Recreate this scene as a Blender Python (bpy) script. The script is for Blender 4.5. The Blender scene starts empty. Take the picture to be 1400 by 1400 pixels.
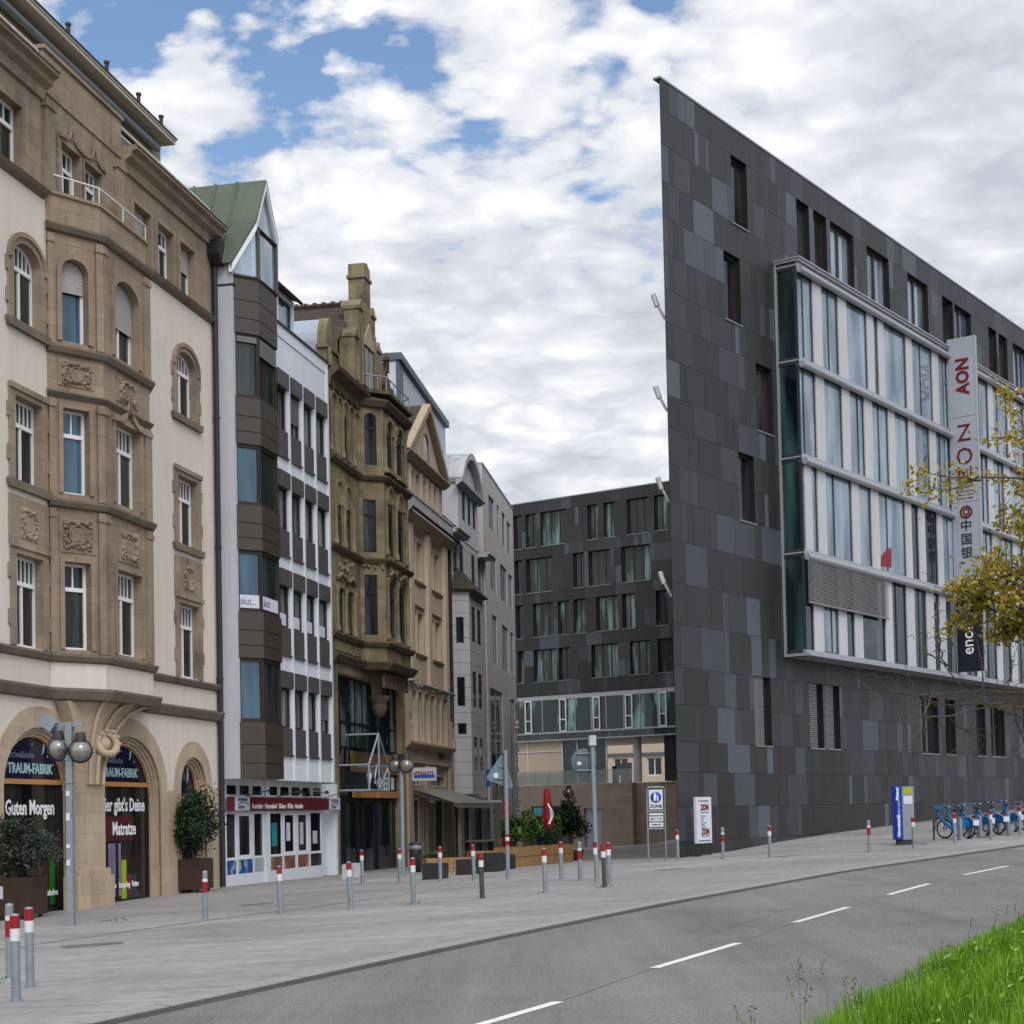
import bpy, bmesh, math, random
from mathutils import Vector, Matrix
R = math.radians
PI = math.pi
sc = bpy.context.scene
COL = sc.collection

# ---------------------------------------------------------------- camera
PITCH, ROLL = R(2.26), R(1.2)
cd = bpy.data.cameras.new('camera')
cam = bpy.data.objects.new('camera', cd)
COL.objects.link(cam)
cam.matrix_world = Matrix.Translation((0, 0, 1.77)) @ Matrix.Rotation(PI / 2 + PITCH, 4, 'X') @ Matrix.Rotation(-ROLL, 4, 'Z')
cd.sensor_width = 36.0
cd.lens = 36.0 * 2250 / 1400
cd.shift_y = 0.2309
cd.clip_start = 0.1
cd.clip_end = 5000
sc.camera = cam

# ---------------------------------------------------------------- world, sun, exposure
SUN_EL, SUN_AZ = R(48), R(160)          # azimuth clockwise from +Y: behind the camera on the right
w = bpy.data.worlds.new('World')
sc.world = w
w.use_nodes = True
nt = w.node_tree
nt.nodes.clear()
N = nt.nodes.new
L = nt.links.new
out = N('ShaderNodeOutputWorld')
bg = N('ShaderNodeBackground')
bg.inputs['Strength'].default_value = 0.10
L(bg.outputs[0], out.inputs[0])
sky = N('ShaderNodeTexSky')
sky.sky_type = 'NISHITA'
sky.sun_disc = False
sky.sun_elevation = SUN_EL
sky.sun_rotation = SUN_AZ
sky.air_density = 1.0
sky.dust_density = 0.25
sky.ozone_density = 2.2
tc = N('ShaderNodeTexCoord')
sep = N('ShaderNodeSeparateXYZ')
L(tc.outputs['Generated'], sep.inputs[0])
def mth(op, a, b=None, c=None):
    n = N('ShaderNodeMath'); n.operation = op
    for i, v in enumerate((a, b, c)):
        if v is None: continue
        if isinstance(v, (int, float)): n.inputs[i].default_value = v
        else: L(v, n.inputs[i])
    return n.outputs[0]
zc = mth('ADD', mth('MAXIMUM', sep.outputs['Z'], 0.0), 0.16)
cx = mth('DIVIDE', sep.outputs['X'], zc)
cy = mth('DIVIDE', sep.outputs['Y'], zc)
cmb = N('ShaderNodeCombineXYZ')
L(cx, cmb.inputs[0]); L(cy, cmb.inputs[1])
def noise(vec, scale, detail, rough, w_=0.0, dist=0.0):
    n = N('ShaderNodeTexNoise'); n.noise_dimensions = '4D'
    n.inputs['Scale'].default_value = scale; n.inputs['Detail'].default_value = detail
    n.inputs['Roughness'].default_value = rough; n.inputs['W'].default_value = w_
    n.inputs['Distortion'].default_value = dist
    L(vec, n.inputs['Vector'])
    return n.outputs['Fac']
def ramp(fac, stops):
    r = N('ShaderNodeValToRGB'); L(fac, r.inputs[0])
    e = r.color_ramp.elements
    while len(e) < len(stops): e.new(0.5)
    for el, (p, c) in zip(e, stops):
        el.position = p; el.color = c if len(c) == 4 else (*c, 1)
    return r.outputs[0]
cover = noise(cmb.outputs[0], 2.3, 10, 0.60, 3.7, 0.25)
fine = noise(cmb.outputs[0], 8.5, 9, 0.60, 8.1, 0.35)
cell = noise(cmb.outputs[0], 5.0, 10, 0.58, 1.3, 0.45)
# open blue high up on the left, closed cloud towards the right and the horizon
left = mth('MULTIPLY', mth('SUBTRACT', -0.13, sep.outputs['X']), 0.55)
top = mth('MULTIPLY', mth('SUBTRACT', sep.outputs['Z'], 0.405), 1.5)
gap = mth('MINIMUM', mth('MAXIMUM', mth('ADD', left, top), -0.20), 0.05)
high = mth('MULTIPLY', mth('MAXIMUM', mth('SUBTRACT', sep.outputs['Z'], 0.47), 0.0), 2.5)     # overcast again overhead
far = mth('MULTIPLY', mth('MAXIMUM', mth('SUBTRACT', mth('MULTIPLY', sep.outputs['Y'], -1.0), -0.5), 0.0), 0.5)
gap = mth('SUBTRACT', mth('SUBTRACT', gap, mth('MINIMUM', high, 0.5)), mth('MINIMUM', far, 0.5))
# billowing cumulus cells
wob = N('ShaderNodeTexNoise'); wob.inputs['Scale'].default_value = 7.0; wob.inputs['Detail'].default_value = 5
L(cmb.outputs[0], wob.inputs['Vector'])
wv = N('ShaderNodeVectorMath'); wv.operation = 'MULTIPLY_ADD'; wv.inputs[1].default_value = (0.16, 0.16, 0.16)
L(wob.outputs['Color'], wv.inputs[0]); L(cmb.outputs[0], wv.inputs[2])
vo = N('ShaderNodeTexVoronoi'); vo.feature = 'SMOOTH_F1'; vo.inputs['Scale'].default_value = 8.0; vo.inputs['Smoothness'].default_value = 0.6
vo.inputs['Detail'].default_value = 2.0; vo.inputs['Roughness'].default_value = 0.55
L(wv.outputs[0], vo.inputs['Vector'])
puff = mth('SUBTRACT', 0.62, vo.outputs['Distance'])
dens = mth('SUBTRACT', mth('ADD', mth('ADD', cover, mth('MULTIPLY', mth('SUBTRACT', fine, 0.5), 0.34)), mth('MULTIPLY_ADD', puff, 0.24, 0.062)), gap)
mask = ramp(dens, [(0.465, (0, 0, 0)), (0.50, (0.5, 0.5, 0.5)), (0.54, (0.95, 0.95, 0.95)), (0.60, (1, 1, 1))])
body = mth('ADD', mth('ADD', mth('MULTIPLY', cell, 0.62), mth('MULTIPLY', fine, 0.30)), mth('MULTIPLY_ADD', puff, 0.34, 0.055))
# thick cloud is greyer underneath, thin edges are bright
body = mth('SUBTRACT', body, mth('MULTIPLY', mth('MAXIMUM', mth('SUBTRACT', dens, 0.66), 0.0), 0.22))
cloud = ramp(mth('SUBTRACT', body, mth('MULTIPLY', mth('MAXIMUM', mth('SUBTRACT', sep.outputs['X'], 0.06), 0.0), 0.32)), [(0.20, (5.0, 5.3, 6.1)), (0.36, (6.5, 6.75, 7.3)), (0.46, (7.8, 7.95, 8.3)), (0.53, (8.9, 8.95, 9.1)), (0.62, (9.6, 9.6, 9.6))])
# the veiled sun brightens the cloud behind the camera
gl = N('ShaderNodeVectorMath'); gl.operation = 'DOT_PRODUCT'
L(tc.outputs['Generated'], gl.inputs[0]); gl.inputs[1].default_value = (math.sin(SUN_AZ) * math.cos(SUN_EL), math.cos(SUN_AZ) * math.cos(SUN_EL), math.sin(SUN_EL))
glow = mth('MULTIPLY_ADD', mth('POWER', mth('MAXIMUM', gl.outputs['Value'], 0.0), 2.0), 1.9, 1.0)
gm = N('ShaderNodeVectorMath'); gm.operation = 'SCALE'
L(cloud, gm.inputs[0]); L(glow, gm.inputs['Scale'])
cloud = gm.outputs[0]
mix = N('ShaderNodeMix'); mix.data_type = 'RGBA'
sk = N('ShaderNodeVectorMath'); sk.operation = 'SCALE'; sk.inputs['Scale'].default_value = 1.45
L(sky.outputs[0], sk.inputs[0])
L(mask, mix.inputs[0]); L(sk.outputs[0], mix.inputs[6]); L(cloud, mix.inputs[7])
L(mix.outputs[2], bg.inputs['Color'])

sd = bpy.data.lights.new('sun', 'SUN')
sd.energy = 1.3
sd.angle = R(28)
sd.color = (1.0, 0.95, 0.88)
sun = bpy.data.objects.new('sun', sd)
COL.objects.link(sun)
dv = Vector((math.sin(SUN_AZ) * math.cos(SUN_EL), math.cos(SUN_AZ) * math.cos(SUN_EL), math.sin(SUN_EL)))
sun.rotation_euler = dv.to_track_quat('Z', 'Y').to_euler()
sun.location = dv * 150

vs = sc.view_settings
vs.view_transform = 'Standard'
vs.look = 'None'
vs.exposure = 0.20
vs.gamma = 1.0
rnd = random.Random(7)

# ---------------------------------------------------------------- materials
def nodes_of(m):
    m.use_nodes = True
    t = m.node_tree
    return t, t.nodes['Principled BSDF']
def M(name, col, rough=0.8, var=0.14, scale=1.2, streak=0.0, bump=0.0, bscale=40.0, spec=0.3, metal=0.0, zjoint=None, tone=None, grime=None, blocks=None):
    """procedural surface: base colour with cloudy variation, vertical weather streaks, fine bump, optional course joints"""
    m = bpy.data.materials.new(name)
    t, p = nodes_of(m)
    nn, ll = t.nodes.new, t.links.new
    p.inputs['Roughness'].default_value = rough
    p.inputs['Specular IOR Level'].default_value = spec
    p.inputs['Metallic'].default_value = metal
    tcn = nn('ShaderNodeTexCoord')
    def nz(sc3, detail=5, off=0):
        mp = nn('ShaderNodeMapping'); mp.inputs['Scale'].default_value = sc3; mp.inputs['Location'].default_value = (off, off * 2, off)
        ll(tcn.outputs['Object'], mp.inputs[0])
        n = nn('ShaderNodeTexNoise'); n.inputs['Scale'].default_value = 1.0; n.inputs['Detail'].default_value = detail; n.inputs['Roughness'].default_value = 0.62
        ll(mp.outputs[0], n.inputs[0])
        return n.outputs['Fac']
    def mm(op, a, b=None, c=None):
        n = nn('ShaderNodeMath'); n.operation = op
        for i, v in enumerate((a, b, c)):
            if v is None: continue
            if isinstance(v, (int, float)): n.inputs[i].default_value = v
            else: ll(v, n.inputs[i])
        return n.outputs[0]
    f = mm('MULTIPLY_ADD', nz((scale,) * 3), 2 * var * 1.6, 1 - var * 1.6)
    if streak:
        s = mm('MULTIPLY_ADD', nz((2.6, 2.6, 0.16), 6, 3.1), 2 * streak * 1.7, 1 - streak * 1.7)
        f = mm('MULTIPLY', f, s)
    if tone:
        at = nn('ShaderNodeAttribute'); at.attribute_name = 'tone'
    if zjoint:
        period, width, dark = zjoint
        sp = nn('ShaderNodeSeparateXYZ'); ll(tcn.outputs['Object'], sp.inputs[0])
        fr = mm('FRACT', mm('DIVIDE', sp.outputs[2], period))
        j = mm('LESS_THAN', fr, width / period)
        f = mm('MULTIPLY', f, mm('MULTIPLY_ADD', j, -dark, 1.0))
    if blocks:      # ashlar: block size, joint strength, tone difference between blocks
        bw_, bh_, jd, bt = blocks
        sp = nn('ShaderNodeSeparateXYZ'); ll(tcn.outputs['Object'], sp.inputs[0])
        cb = nn('ShaderNodeCombineXYZ'); ll(mm('MULTIPLY_ADD', sp.outputs[1], 0.71, sp.outputs[0]), cb.inputs[0]); ll(sp.outputs[2], cb.inputs[1])
        br = nn('ShaderNodeTexBrick'); ll(cb.outputs[0], br.inputs[0])
        br.inputs['Color1'].default_value = (1 - bt,) * 3 + (1,); br.inputs['Color2'].default_value = (1 + bt,) * 3 + (1,); br.inputs['Mortar'].default_value = (1 - jd,) * 3 + (1,)
        br.inputs['Scale'].default_value = 1.0; br.inputs['Mortar Size'].default_value = 0.012; br.inputs['Brick Width'].default_value = bw_; br.inputs['Row Height'].default_value = bh_
        f = mm('MULTIPLY', f, br.outputs['Color'])
    mx = nn('ShaderNodeMix'); mx.data_type = 'RGBA'; mx.blend_type = 'MULTIPLY'; mx.inputs[0].default_value = 1.0
    if tone:
        r = nn('ShaderNodeValToRGB'); ll(at.outputs['Fac'], r.inputs[0])
        e = r.color_ramp.elements
        while len(e) < len(tone): e.new(0.5)
        for el, (pp, cc) in zip(e, tone): el.position = pp; el.color = (*cc, 1)
        ll(r.outputs[0], mx.inputs[6])
    else:
        mx.inputs[6].default_value = (*col, 1)
    ll(f, mx.inputs[7])
    res = mx.outputs[2]
    if grime:
        gc, lo, hi, gs = grime
        g_ = nz((gs, gs, gs * 0.6), 8, 11.7)
        r = nn('ShaderNodeValToRGB'); ll(g_, r.inputs[0])
        r.color_ramp.elements[0].position = lo; r.color_ramp.elements[0].color = (0, 0, 0, 1)
        r.color_ramp.elements[1].position = hi; r.color_ramp.elements[1].color = (1, 1, 1, 1)
        m2 = nn('ShaderNodeMix'); m2.data_type = 'RGBA'
        ll(r.outputs[0], m2.inputs[0]); ll(res, m2.inputs[6]); m2.inputs[7].default_value = (*gc, 1)
        res = m2.outputs[2]
    ll(res, p.inputs['Base Color'])
    if bump:
        b = nn('ShaderNodeBump'); b.inputs['Strength'].default_value = bump; b.inputs['Distance'].default_value = 0.02
        ll(nz((bscale,) * 3, 6, 5.5), b.inputs['Height']); ll(b.outputs[0], p.inputs['Normal'])
    return m
def glass(name, dark, light, lo, hi, spec=0.6, rough=0.04, ior=1.5, sx=1.5, tint=0.0):
    """window pane: what is behind it (dark room, curtain folds; painted reflections in teal_glass) as a broad vertical pattern, with a mirror-like coat"""
    m = bpy.data.materials.new(name)
    t, p = nodes_of(m)
    nn, ll = t.nodes.new, t.links.new
    tcn = nn('ShaderNodeTexCoord'); mp = nn('ShaderNodeMapping'); mp.inputs['Scale'].default_value = (sx, sx, 0.22)
    ll(tcn.outputs['Object'], mp.inputs[0])
    n = nn('ShaderNodeTexNoise'); n.inputs['Scale'].default_value = 1.0; n.inputs['Detail'].default_value = 4
    ll(mp.outputs[0], n.inputs[0])
    r = nn('ShaderNodeValToRGB'); ll(n.outputs['Fac'], r.inputs[0])
    r.color_ramp.elements[0].position = lo; r.color_ramp.elements[0].color = (*dark, 1)
    r.color_ramp.elements[1].position = hi; r.color_ramp.elements[1].color = (*light, 1)
    ll(r.outputs[0], p.inputs['Base Color'])
    p.inputs['Roughness'].default_value = rough
    p.inputs['IOR'].default_value = ior
    p.inputs['Specular IOR Level'].default_value = spec
    p.inputs['Metallic'].default_value = tint
    # very slight waviness of the glass
    mp2 = nn('ShaderNodeMapping'); mp2.inputs['Scale'].default_value = (0.9, 0.9, 0.7)
    ll(tcn.outputs['Object'], mp2.inputs[0])
    n2 = nn('ShaderNodeTexNoise'); n2.inputs['Scale'].default_value = 1.0; n2.inputs['Detail'].default_value = 1
    ll(mp2.outputs[0], n2.inputs[0])
    b = nn('ShaderNodeBump'); b.inputs['Strength'].default_value = 0.10; b.inputs['Distance'].default_value = 0.05
    ll(n2.outputs['Fac'], b.inputs['Height']); ll(b.outputs[0], p.inputs['Normal'])
    return m

STONE_TONES = [(0.0, (0.0115, 0.0098, 0.0102)), (0.40, (0.0195, 0.0172, 0.0182)), (0.56, (0.027, 0.0262, 0.0305)), (0.80, (0.043, 0.048, 0.059)), (1.0, (0.070, 0.086, 0.104))]
mt = {
    'cream': M('cream_render', (0.605, 0.535, 0.455), 0.9, 0.06, 0.30, 0.07, 0.25, 60, grime=((0.44, 0.38, 0.32), 0.58, 0.92, 0.5)),
    'sand': M('brown_sandstone', (0.27, 0.200, 0.142), 0.9, 0.20, 0.9, 0.18, 0.6, 18, grime=((0.085, 0.066, 0.050), 0.52, 0.80, 0.8), blocks=(0.95, 0.42, 0.22, 0.09)),
    'sandlow': M('pale_sandstone', (0.40, 0.31, 0.215), 0.9, 0.16, 0.8, 0.14, 0.5, 18, grime=((0.18, 0.135, 0.09), 0.54, 0.86, 0.9), blocks=(1.1, 0.5, 0.15, 0.06)),
    'ledge': M('weathered_ledge', (0.155, 0.122, 0.090), 0.9, 0.3, 2.0, 0.1, 0.4, 20),
    'whitepaint': M('white_frame', (0.70, 0.69, 0.69), 0.5, 0.04, 2),
    'shutter': M('roller_shutter', (0.36, 0.33, 0.31), 0.6, 0.06, 1, zjoint=(0.06, 0.015, 0.45)),
    'blackmetal': M('black_metal', (0.025, 0.025, 0.027), 0.5, 0.15, 3),
    'greymetal': M('grey_metal', (0.23, 0.25, 0.28), 0.45, 0.12, 2, 0.1, metal=0.3),
    'galv': M('galvanised_steel', (0.22, 0.25, 0.27), 0.5, 0.18, 6, 0.1, metal=0.35),
    'darksteel': M('dark_bollard', (0.055, 0.055, 0.056), 0.55, 0.2, 6),
    'red': M('red_band', (0.24, 0.012, 0.016), 0.5, 0.12, 8),
    'white': M('white_band', (0.58, 0.57, 0.57), 0.5, 0.08, 8, grime=((0.4, 0.39, 0.38), 0.55, 0.8, 9)),
    'penth': M('penthouse_render', (0.42, 0.36, 0.27), 0.9, 0.06, 0.6),
    'soffit': M('eave_board', (0.50, 0.44, 0.36), 0.8, 0.08, 1),
    'navy': M('navy_fanlight', (0.012, 0.012, 0.030), 0.12, 0.3, 1.5, spec=0.5),
    'shopdark': glass('shop_window_dark', (0.006, 0.006, 0.007), (0.05, 0.045, 0.042), 0.42, 0.8, 0.35, 0.05),
    'orange': M('orange_bar', (0.42, 0.20, 0.06), 0.5, 0.1, 2),
    'mint': M('mint_lettering', (0.33, 0.50, 0.52), 0.6, 0.02),
    'lettergrey': M('grey_lettering', (0.16, 0.17, 0.25), 0.6, 0.02),
    'lettering': M('white_lettering', (0.78, 0.77, 0.77), 0.6, 0.02),
    'maroon': M('maroon_poster', (0.06, 0.008, 0.012), 0.5, 0.1),
    'lime': M('lime_strip', (0.30, 0.36, 0.01), 0.5, 0.1),
    'green': M('green_strip', (0.015, 0.14, 0.010), 0.5, 0.1),
    'purple': M('purple_strip', (0.13, 0.008, 0.075), 0.5, 0.1),
    'lilac': M('lilac_poster', (0.16, 0.14, 0.22), 0.5, 0.6, 2.5),
    'pane': glass('old_window_pane', (0.010, 0.012, 0.012), (0.055, 0.065, 0.06), 0.40, 0.75, 0.45, 0.05, 1.45),
    'paneblue': glass('blue_window_pane', (0.012, 0.040, 0.062), (0.07, 0.16, 0.22), 0.35, 0.75, 0.6, 0.05),
    'wrender': M('white_facade_panel', (0.62, 0.64, 0.68), 0.7, 0.045, 0.5, 0.05, 0.1, 50),
    'wgrey': M('shaded_side_render', (0.46, 0.465, 0.485), 0.8, 0.07, 0.6, 0.10),  # white side wall: its shade is put into this darker grey
    'brown': M('brown_metal_cladding', (0.048, 0.036, 0.025), 0.45, 0.06, 0.7, 0.05, spec=0.5),
    'brownframe': M('brown_window_frame', (0.030, 0.022, 0.018), 0.5, 0.1, 1),
    'panecurtain': glass('curtained_pane', (0.012, 0.015, 0.014), (0.22, 0.24, 0.22), 0.42, 0.66, 0.45, 0.05, 1.45, 2.2),
    'panel': M('grey_brown_spandrel', (0.080, 0.070, 0.066), 0.5, 0.06, 0.7, 0.04, spec=0.4),
    'copper': M('green_copper', (0.098, 0.118, 0.086), 0.6, 0.14, 1.2, 0.16),
    'tile': M('red_roof_tile', (0.15, 0.055, 0.035), 0.85, 0.3, 3, zjoint=(0.22, 0.05, 0.5)),
    'oldtile': M('mossy_roof_tile', (0.058, 0.042, 0.034), 0.9, 0.45, 5, zjoint=(0.18, 0.05, 0.55), grime=((0.20, 0.075, 0.04), 0.60, 0.72, 1.1)),
    'zinc': M('zinc_sheet', (0.34, 0.38, 0.44), 0.4, 0.08, 1, 0.1, metal=0.4),
    'gothic': M('yellow_sandstone', (0.225, 0.178, 0.105), 0.9, 0.25, 0.9, 0.24, 0.6, 16, grime=((0.060, 0.052, 0.032), 0.47, 0.74, 0.9), blocks=(0.9, 0.36, 0.25, 0.10)),
    'gothicdark': M('blackened_sandstone', (0.105, 0.082, 0.050), 0.95, 0.35, 1.5, 0.2, 0.5, 16),
    'teal': glass('teal_glass', (0.004, 0.012, 0.014), (0.20, 0.25, 0.25), 0.50, 0.62, 0.8, 0.04, 1.5, 0.9),  # pale streaks are reflections painted into the base colour
    'tealframe': M('teal_frame', (0.005, 0.016, 0.025), 0.45, 0.1, 2),
    'wood': M('wood_panel', (0.25, 0.145, 0.062), 0.6, 0.2, 2, 0.2),
    'peach': M('peach_render', (0.55, 0.43, 0.325), 0.9, 0.07, 0.5, 0.08, 0.2, 40),
    'peachdark': M('peach_stone', (0.36, 0.28, 0.195), 0.9, 0.15, 0.9, 0.12, 0.4, 20),
    'parapet': M('stained_parapet', (0.42, 0.42, 0.42), 0.9, 0.2, 1.2, 0.25, grime=((0.16, 0.15, 0.13), 0.55, 0.8, 1.4)),
    'ashlar': M('grey_ashlar', (0.46, 0.455, 0.455), 0.85, 0.07, 0.6, 0.06, 0.2, 30, zjoint=(0.62, 0.035, 0.5)),
    'greywhite': M('pale_grey_render', (0.52, 0.53, 0.56), 0.85, 0.05, 0.6, 0.05),
    'beige': M('beige_limestone', (0.51, 0.48, 0.45), 0.85, 0.06, 0.7, 0.08, 0.2, 30),
    'basalt': M('basalt_panels', (0.06, 0.06, 0.06), 0.48, 0.10, 1.2, 0.07, 0.12, 40, spec=0.5, tone=STONE_TONES),
    'joint': M('open_joint', (0.013, 0.013, 0.014), 0.9, 0.1),
    'alu': M('aluminium_panel', (0.50, 0.492, 0.512), 0.5, 0.06, 0.6, 0.08, metal=0.15),
    'alurail': M('aluminium_rail', (0.40, 0.40, 0.42), 0.42, 0.06, 1, 0.06, metal=0.5),
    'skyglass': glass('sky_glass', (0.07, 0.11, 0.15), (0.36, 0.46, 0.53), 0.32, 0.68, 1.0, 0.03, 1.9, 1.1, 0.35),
    'deepglass': glass('deep_green_glass', (0.003, 0.011, 0.012), (0.035, 0.085, 0.080), 0.46, 0.72, 0.7, 0.03, 1.5, 1.6),
    'darkframe': M('dark_window_frame', (0.030, 0.036, 0.042), 0.4, 0.1, 2),
    'reveal': M('brown_reveal', (0.036, 0.022, 0.016), 0.5, 0.1, 2),
    'officeglass': glass('office_glass', (0.010, 0.018, 0.018), (0.16, 0.26, 0.24), 0.52, 0.68, 0.5, 0.04, 1.5, 1.6),
    'lobbyglass': glass('lobby_glass', (0.02, 0.035, 0.035), (0.20, 0.40, 0.35), 0.52, 0.62, 0.5, 0.04, 1.5, 0.7),
    'travertine': M('travertine', (0.215, 0.165, 0.125), 0.85, 0.25, 0.9, 0.0, 0.3, 20, zjoint=(0.9, 0.03, 0.3)),
    'slat': M('aluminium_slats', (0.19, 0.185, 0.185), 0.5, 0.05, 1, metal=0.2),
    'signgrey': M('silver_sign_panel', (0.38, 0.40, 0.44), 0.45, 0.06, 0.5, metal=0.25),
    'signnavy': M('navy_sign_panel', (0.008, 0.010, 0.022), 0.5, 0.1),
    'crimson': M('crimson_lettering', (0.14, 0.006, 0.012), 0.5, 0.05),
    'black': M('black_paint', (0.012, 0.012, 0.013), 0.6, 0.1),
    'corten': M('corten_steel', (0.050, 0.026, 0.018), 0.75, 0.25, 2.0, 0.2),
    'soil': M('soil', (0.03, 0.022, 0.015), 1, 0.3, 8),
    'bark': M('bark', (0.085, 0.065, 0.045), 0.95, 0.3, 9, 0.2, 0.6, 30),
    'charcoal': M('charcoal_planter', (0.022, 0.022, 0.024), 0.6, 0.12, 3),
    'awning': M('grey_awning', (0.20, 0.20, 0.165), 0.85, 0.1, 2, 0.1),
    'parasol': M('red_parasol_cloth', (0.21, 0.008, 0.008), 0.8, 0.15, 3, 0.2),
    'blue': M('blue_enamel', (0.006, 0.045, 0.30), 0.35, 0.06, 2),
    'signblue': M('sign_blue', (0.01, 0.08, 0.36), 0.4, 0.04),
    'bikeblue': M('bike_blue', (0.008, 0.095, 0.25), 0.35, 0.05, 3),
    'rubber': M('tyre_rubber', (0.012, 0.012, 0.012), 0.8, 0.1),
    'signback': M('sign_back', (0.085, 0.105, 0.125), 0.55, 0.08, 3),
    'signback2': M('blue_grey_sign_back', (0.12, 0.165, 0.20), 0.5, 0.1, 2),
    'lampglass': glass('lamp_globe_glass', (0.05, 0.042, 0.032), (0.26, 0.225, 0.185), 0.38, 0.70, 1.0, 0.05, 1.6, 4),
    'marking': M('road_paint', (0.62, 0.62, 0.61), 0.8, 0.10, 6, grime=((0.30, 0.29, 0.29), 0.56, 0.75, 14)),
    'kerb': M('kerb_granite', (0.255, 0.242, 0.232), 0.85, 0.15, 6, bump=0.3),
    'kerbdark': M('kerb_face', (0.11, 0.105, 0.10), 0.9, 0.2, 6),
    'iron': M('cast_iron', (0.11, 0.11, 0.105), 0.8, 0.2, 20),
    'paper': M('white_notice', (0.55, 0.55, 0.62), 0.7, 0.05),
    'cyan': M('cyan_sign', (0.02, 0.20, 0.26), 0.5, 0.3, 2),
    'sunset': M('sunset_photo_panel', (0.17, 0.075, 0.045), 0.4, 0.5, 2.2, grime=((0.50, 0.32, 0.20), 0.52, 0.66, 1.6)),
    'sea': M('sea_photo_panel', (0.006, 0.07, 0.24), 0.4, 0.3, 2, grime=((0.36, 0.38, 0.38), 0.53, 0.58, 1.0)),
    'signred': M('dark_red_fascia', (0.115, 0.014, 0.018), 0.5, 0.05),
    'redbrick': M('red_brickwork', (0.16, 0.05, 0.035), 0.9, 0.3, 4),
    'farstone': M('far_beige_render', (0.50, 0.40, 0.30), 0.9, 0.06, 0.4),
    'shopglass': glass('shop_glass', (0.008, 0.009, 0.010), (0.09, 0.085, 0.08), 0.45, 0.75, 0.4, 0.05, 1.45, 1.2),
    'bluefilm': M('blue_poster', (0.01, 0.10, 0.30), 0.5, 0.3, 2),
}

def leaf_mat(name, stops, trans=0.25):
    m = bpy.data.materials.new(name)
    t, p = nodes_of(m)
    nn, ll = t.nodes.new, t.links.new
    at = nn('ShaderNodeAttribute'); at.attribute_name = 'tone'
    r = nn('ShaderNodeValToRGB'); ll(at.outputs['Fac'], r.inputs[0])
    e = r.color_ramp.elements
    while len(e) < len(stops): e.new(0.5)
    for el, (pp, cc) in zip(e, stops): el.position = pp; el.color = (*cc, 1)
    ll(r.outputs[0], p.inputs['Base Color'])
    p.inputs['Roughness'].default_value = 0.6
    p.inputs['Specular IOR Level'].default_value = 0.25
    tr = nn('ShaderNodeBsdfTranslucent'); ll(r.outputs[0], tr.inputs[0])
    ms = nn('ShaderNodeMixShader'); ms.inputs[0].default_value = trans
    ll(p.outputs[0], ms.inputs[1]); ll(tr.outputs[0], ms.inputs[2])
    ll(ms.outputs[0], t.nodes['Material Output'].inputs[0])
    return m
mt['grass'] = leaf_mat('grass_blades', [(0, (0.035, 0.10, 0.004)), (0.45, (0.11, 0.25, 0.008)), (0.78, (0.21, 0.40, 0.02)), (1, (0.42, 0.55, 0.20))], 0.35)
mt['olive'] = leaf_mat('olive_leaves', [(0, (0.018, 0.026, 0.016)), (0.6, (0.045, 0.058, 0.040)), (1, (0.13, 0.15, 0.12))], 0.1)
mt['bushgreen'] = leaf_mat('evergreen_leaves', [(0, (0.010, 0.022, 0.010)), (0.6, (0.022, 0.045, 0.018)), (1, (0.06, 0.10, 0.04))], 0.12)
mt['darkbush'] = leaf_mat('clipped_bush_leaves', [(0, (0.006, 0.014, 0.007)), (0.7, (0.014, 0.030, 0.013)), (1, (0.03, 0.055, 0.022))], 0.08)
mt['lightbush'] = leaf_mat('shrub_leaves', [(0, (0.02, 0.045, 0.01)), (0.6, (0.05, 0.11, 0.02)), (1, (0.16, 0.20, 0.05))], 0.2)
mt['blossom'] = leaf_mat('spring_leaves', [(0, (0.16, 0.105, 0.012)), (0.35, (0.34, 0.25, 0.028)), (0.7, (0.48, 0.40, 0.07)), (0.9, (0.34, 0.42, 0.07)), (1, (0.75, 0.62, 0.52))], 0.35)
mt['seed'] = leaf_mat('seed_heads', [(0, (0.07, 0.10, 0.03)), (1, (0.22, 0.24, 0.10))], 0.1)

def clear_glass(name, tint, mixf):
    m = bpy.data.materials.new(name); t, p = nodes_of(m); nn, ll = t.nodes.new, t.links.new
    tr = nn('ShaderNodeBsdfTransparent'); tr.inputs[0].default_value = (*tint, 1)
    gl = nn('ShaderNodeBsdfGlossy'); gl.inputs['Roughness'].default_value = 0.03
    ms = nn('ShaderNodeMixShader'); ms.inputs[0].default_value = mixf
    ll(tr.outputs[0], ms.inputs[1]); ll(gl.outputs[0], ms.inputs[2]); ll(ms.outputs[0], t.nodes['Material Output'].inputs[0])
    return m
mt['rail_glass'] = clear_glass('railing_glass', (0.62, 0.72, 0.70), 0.12)

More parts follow.
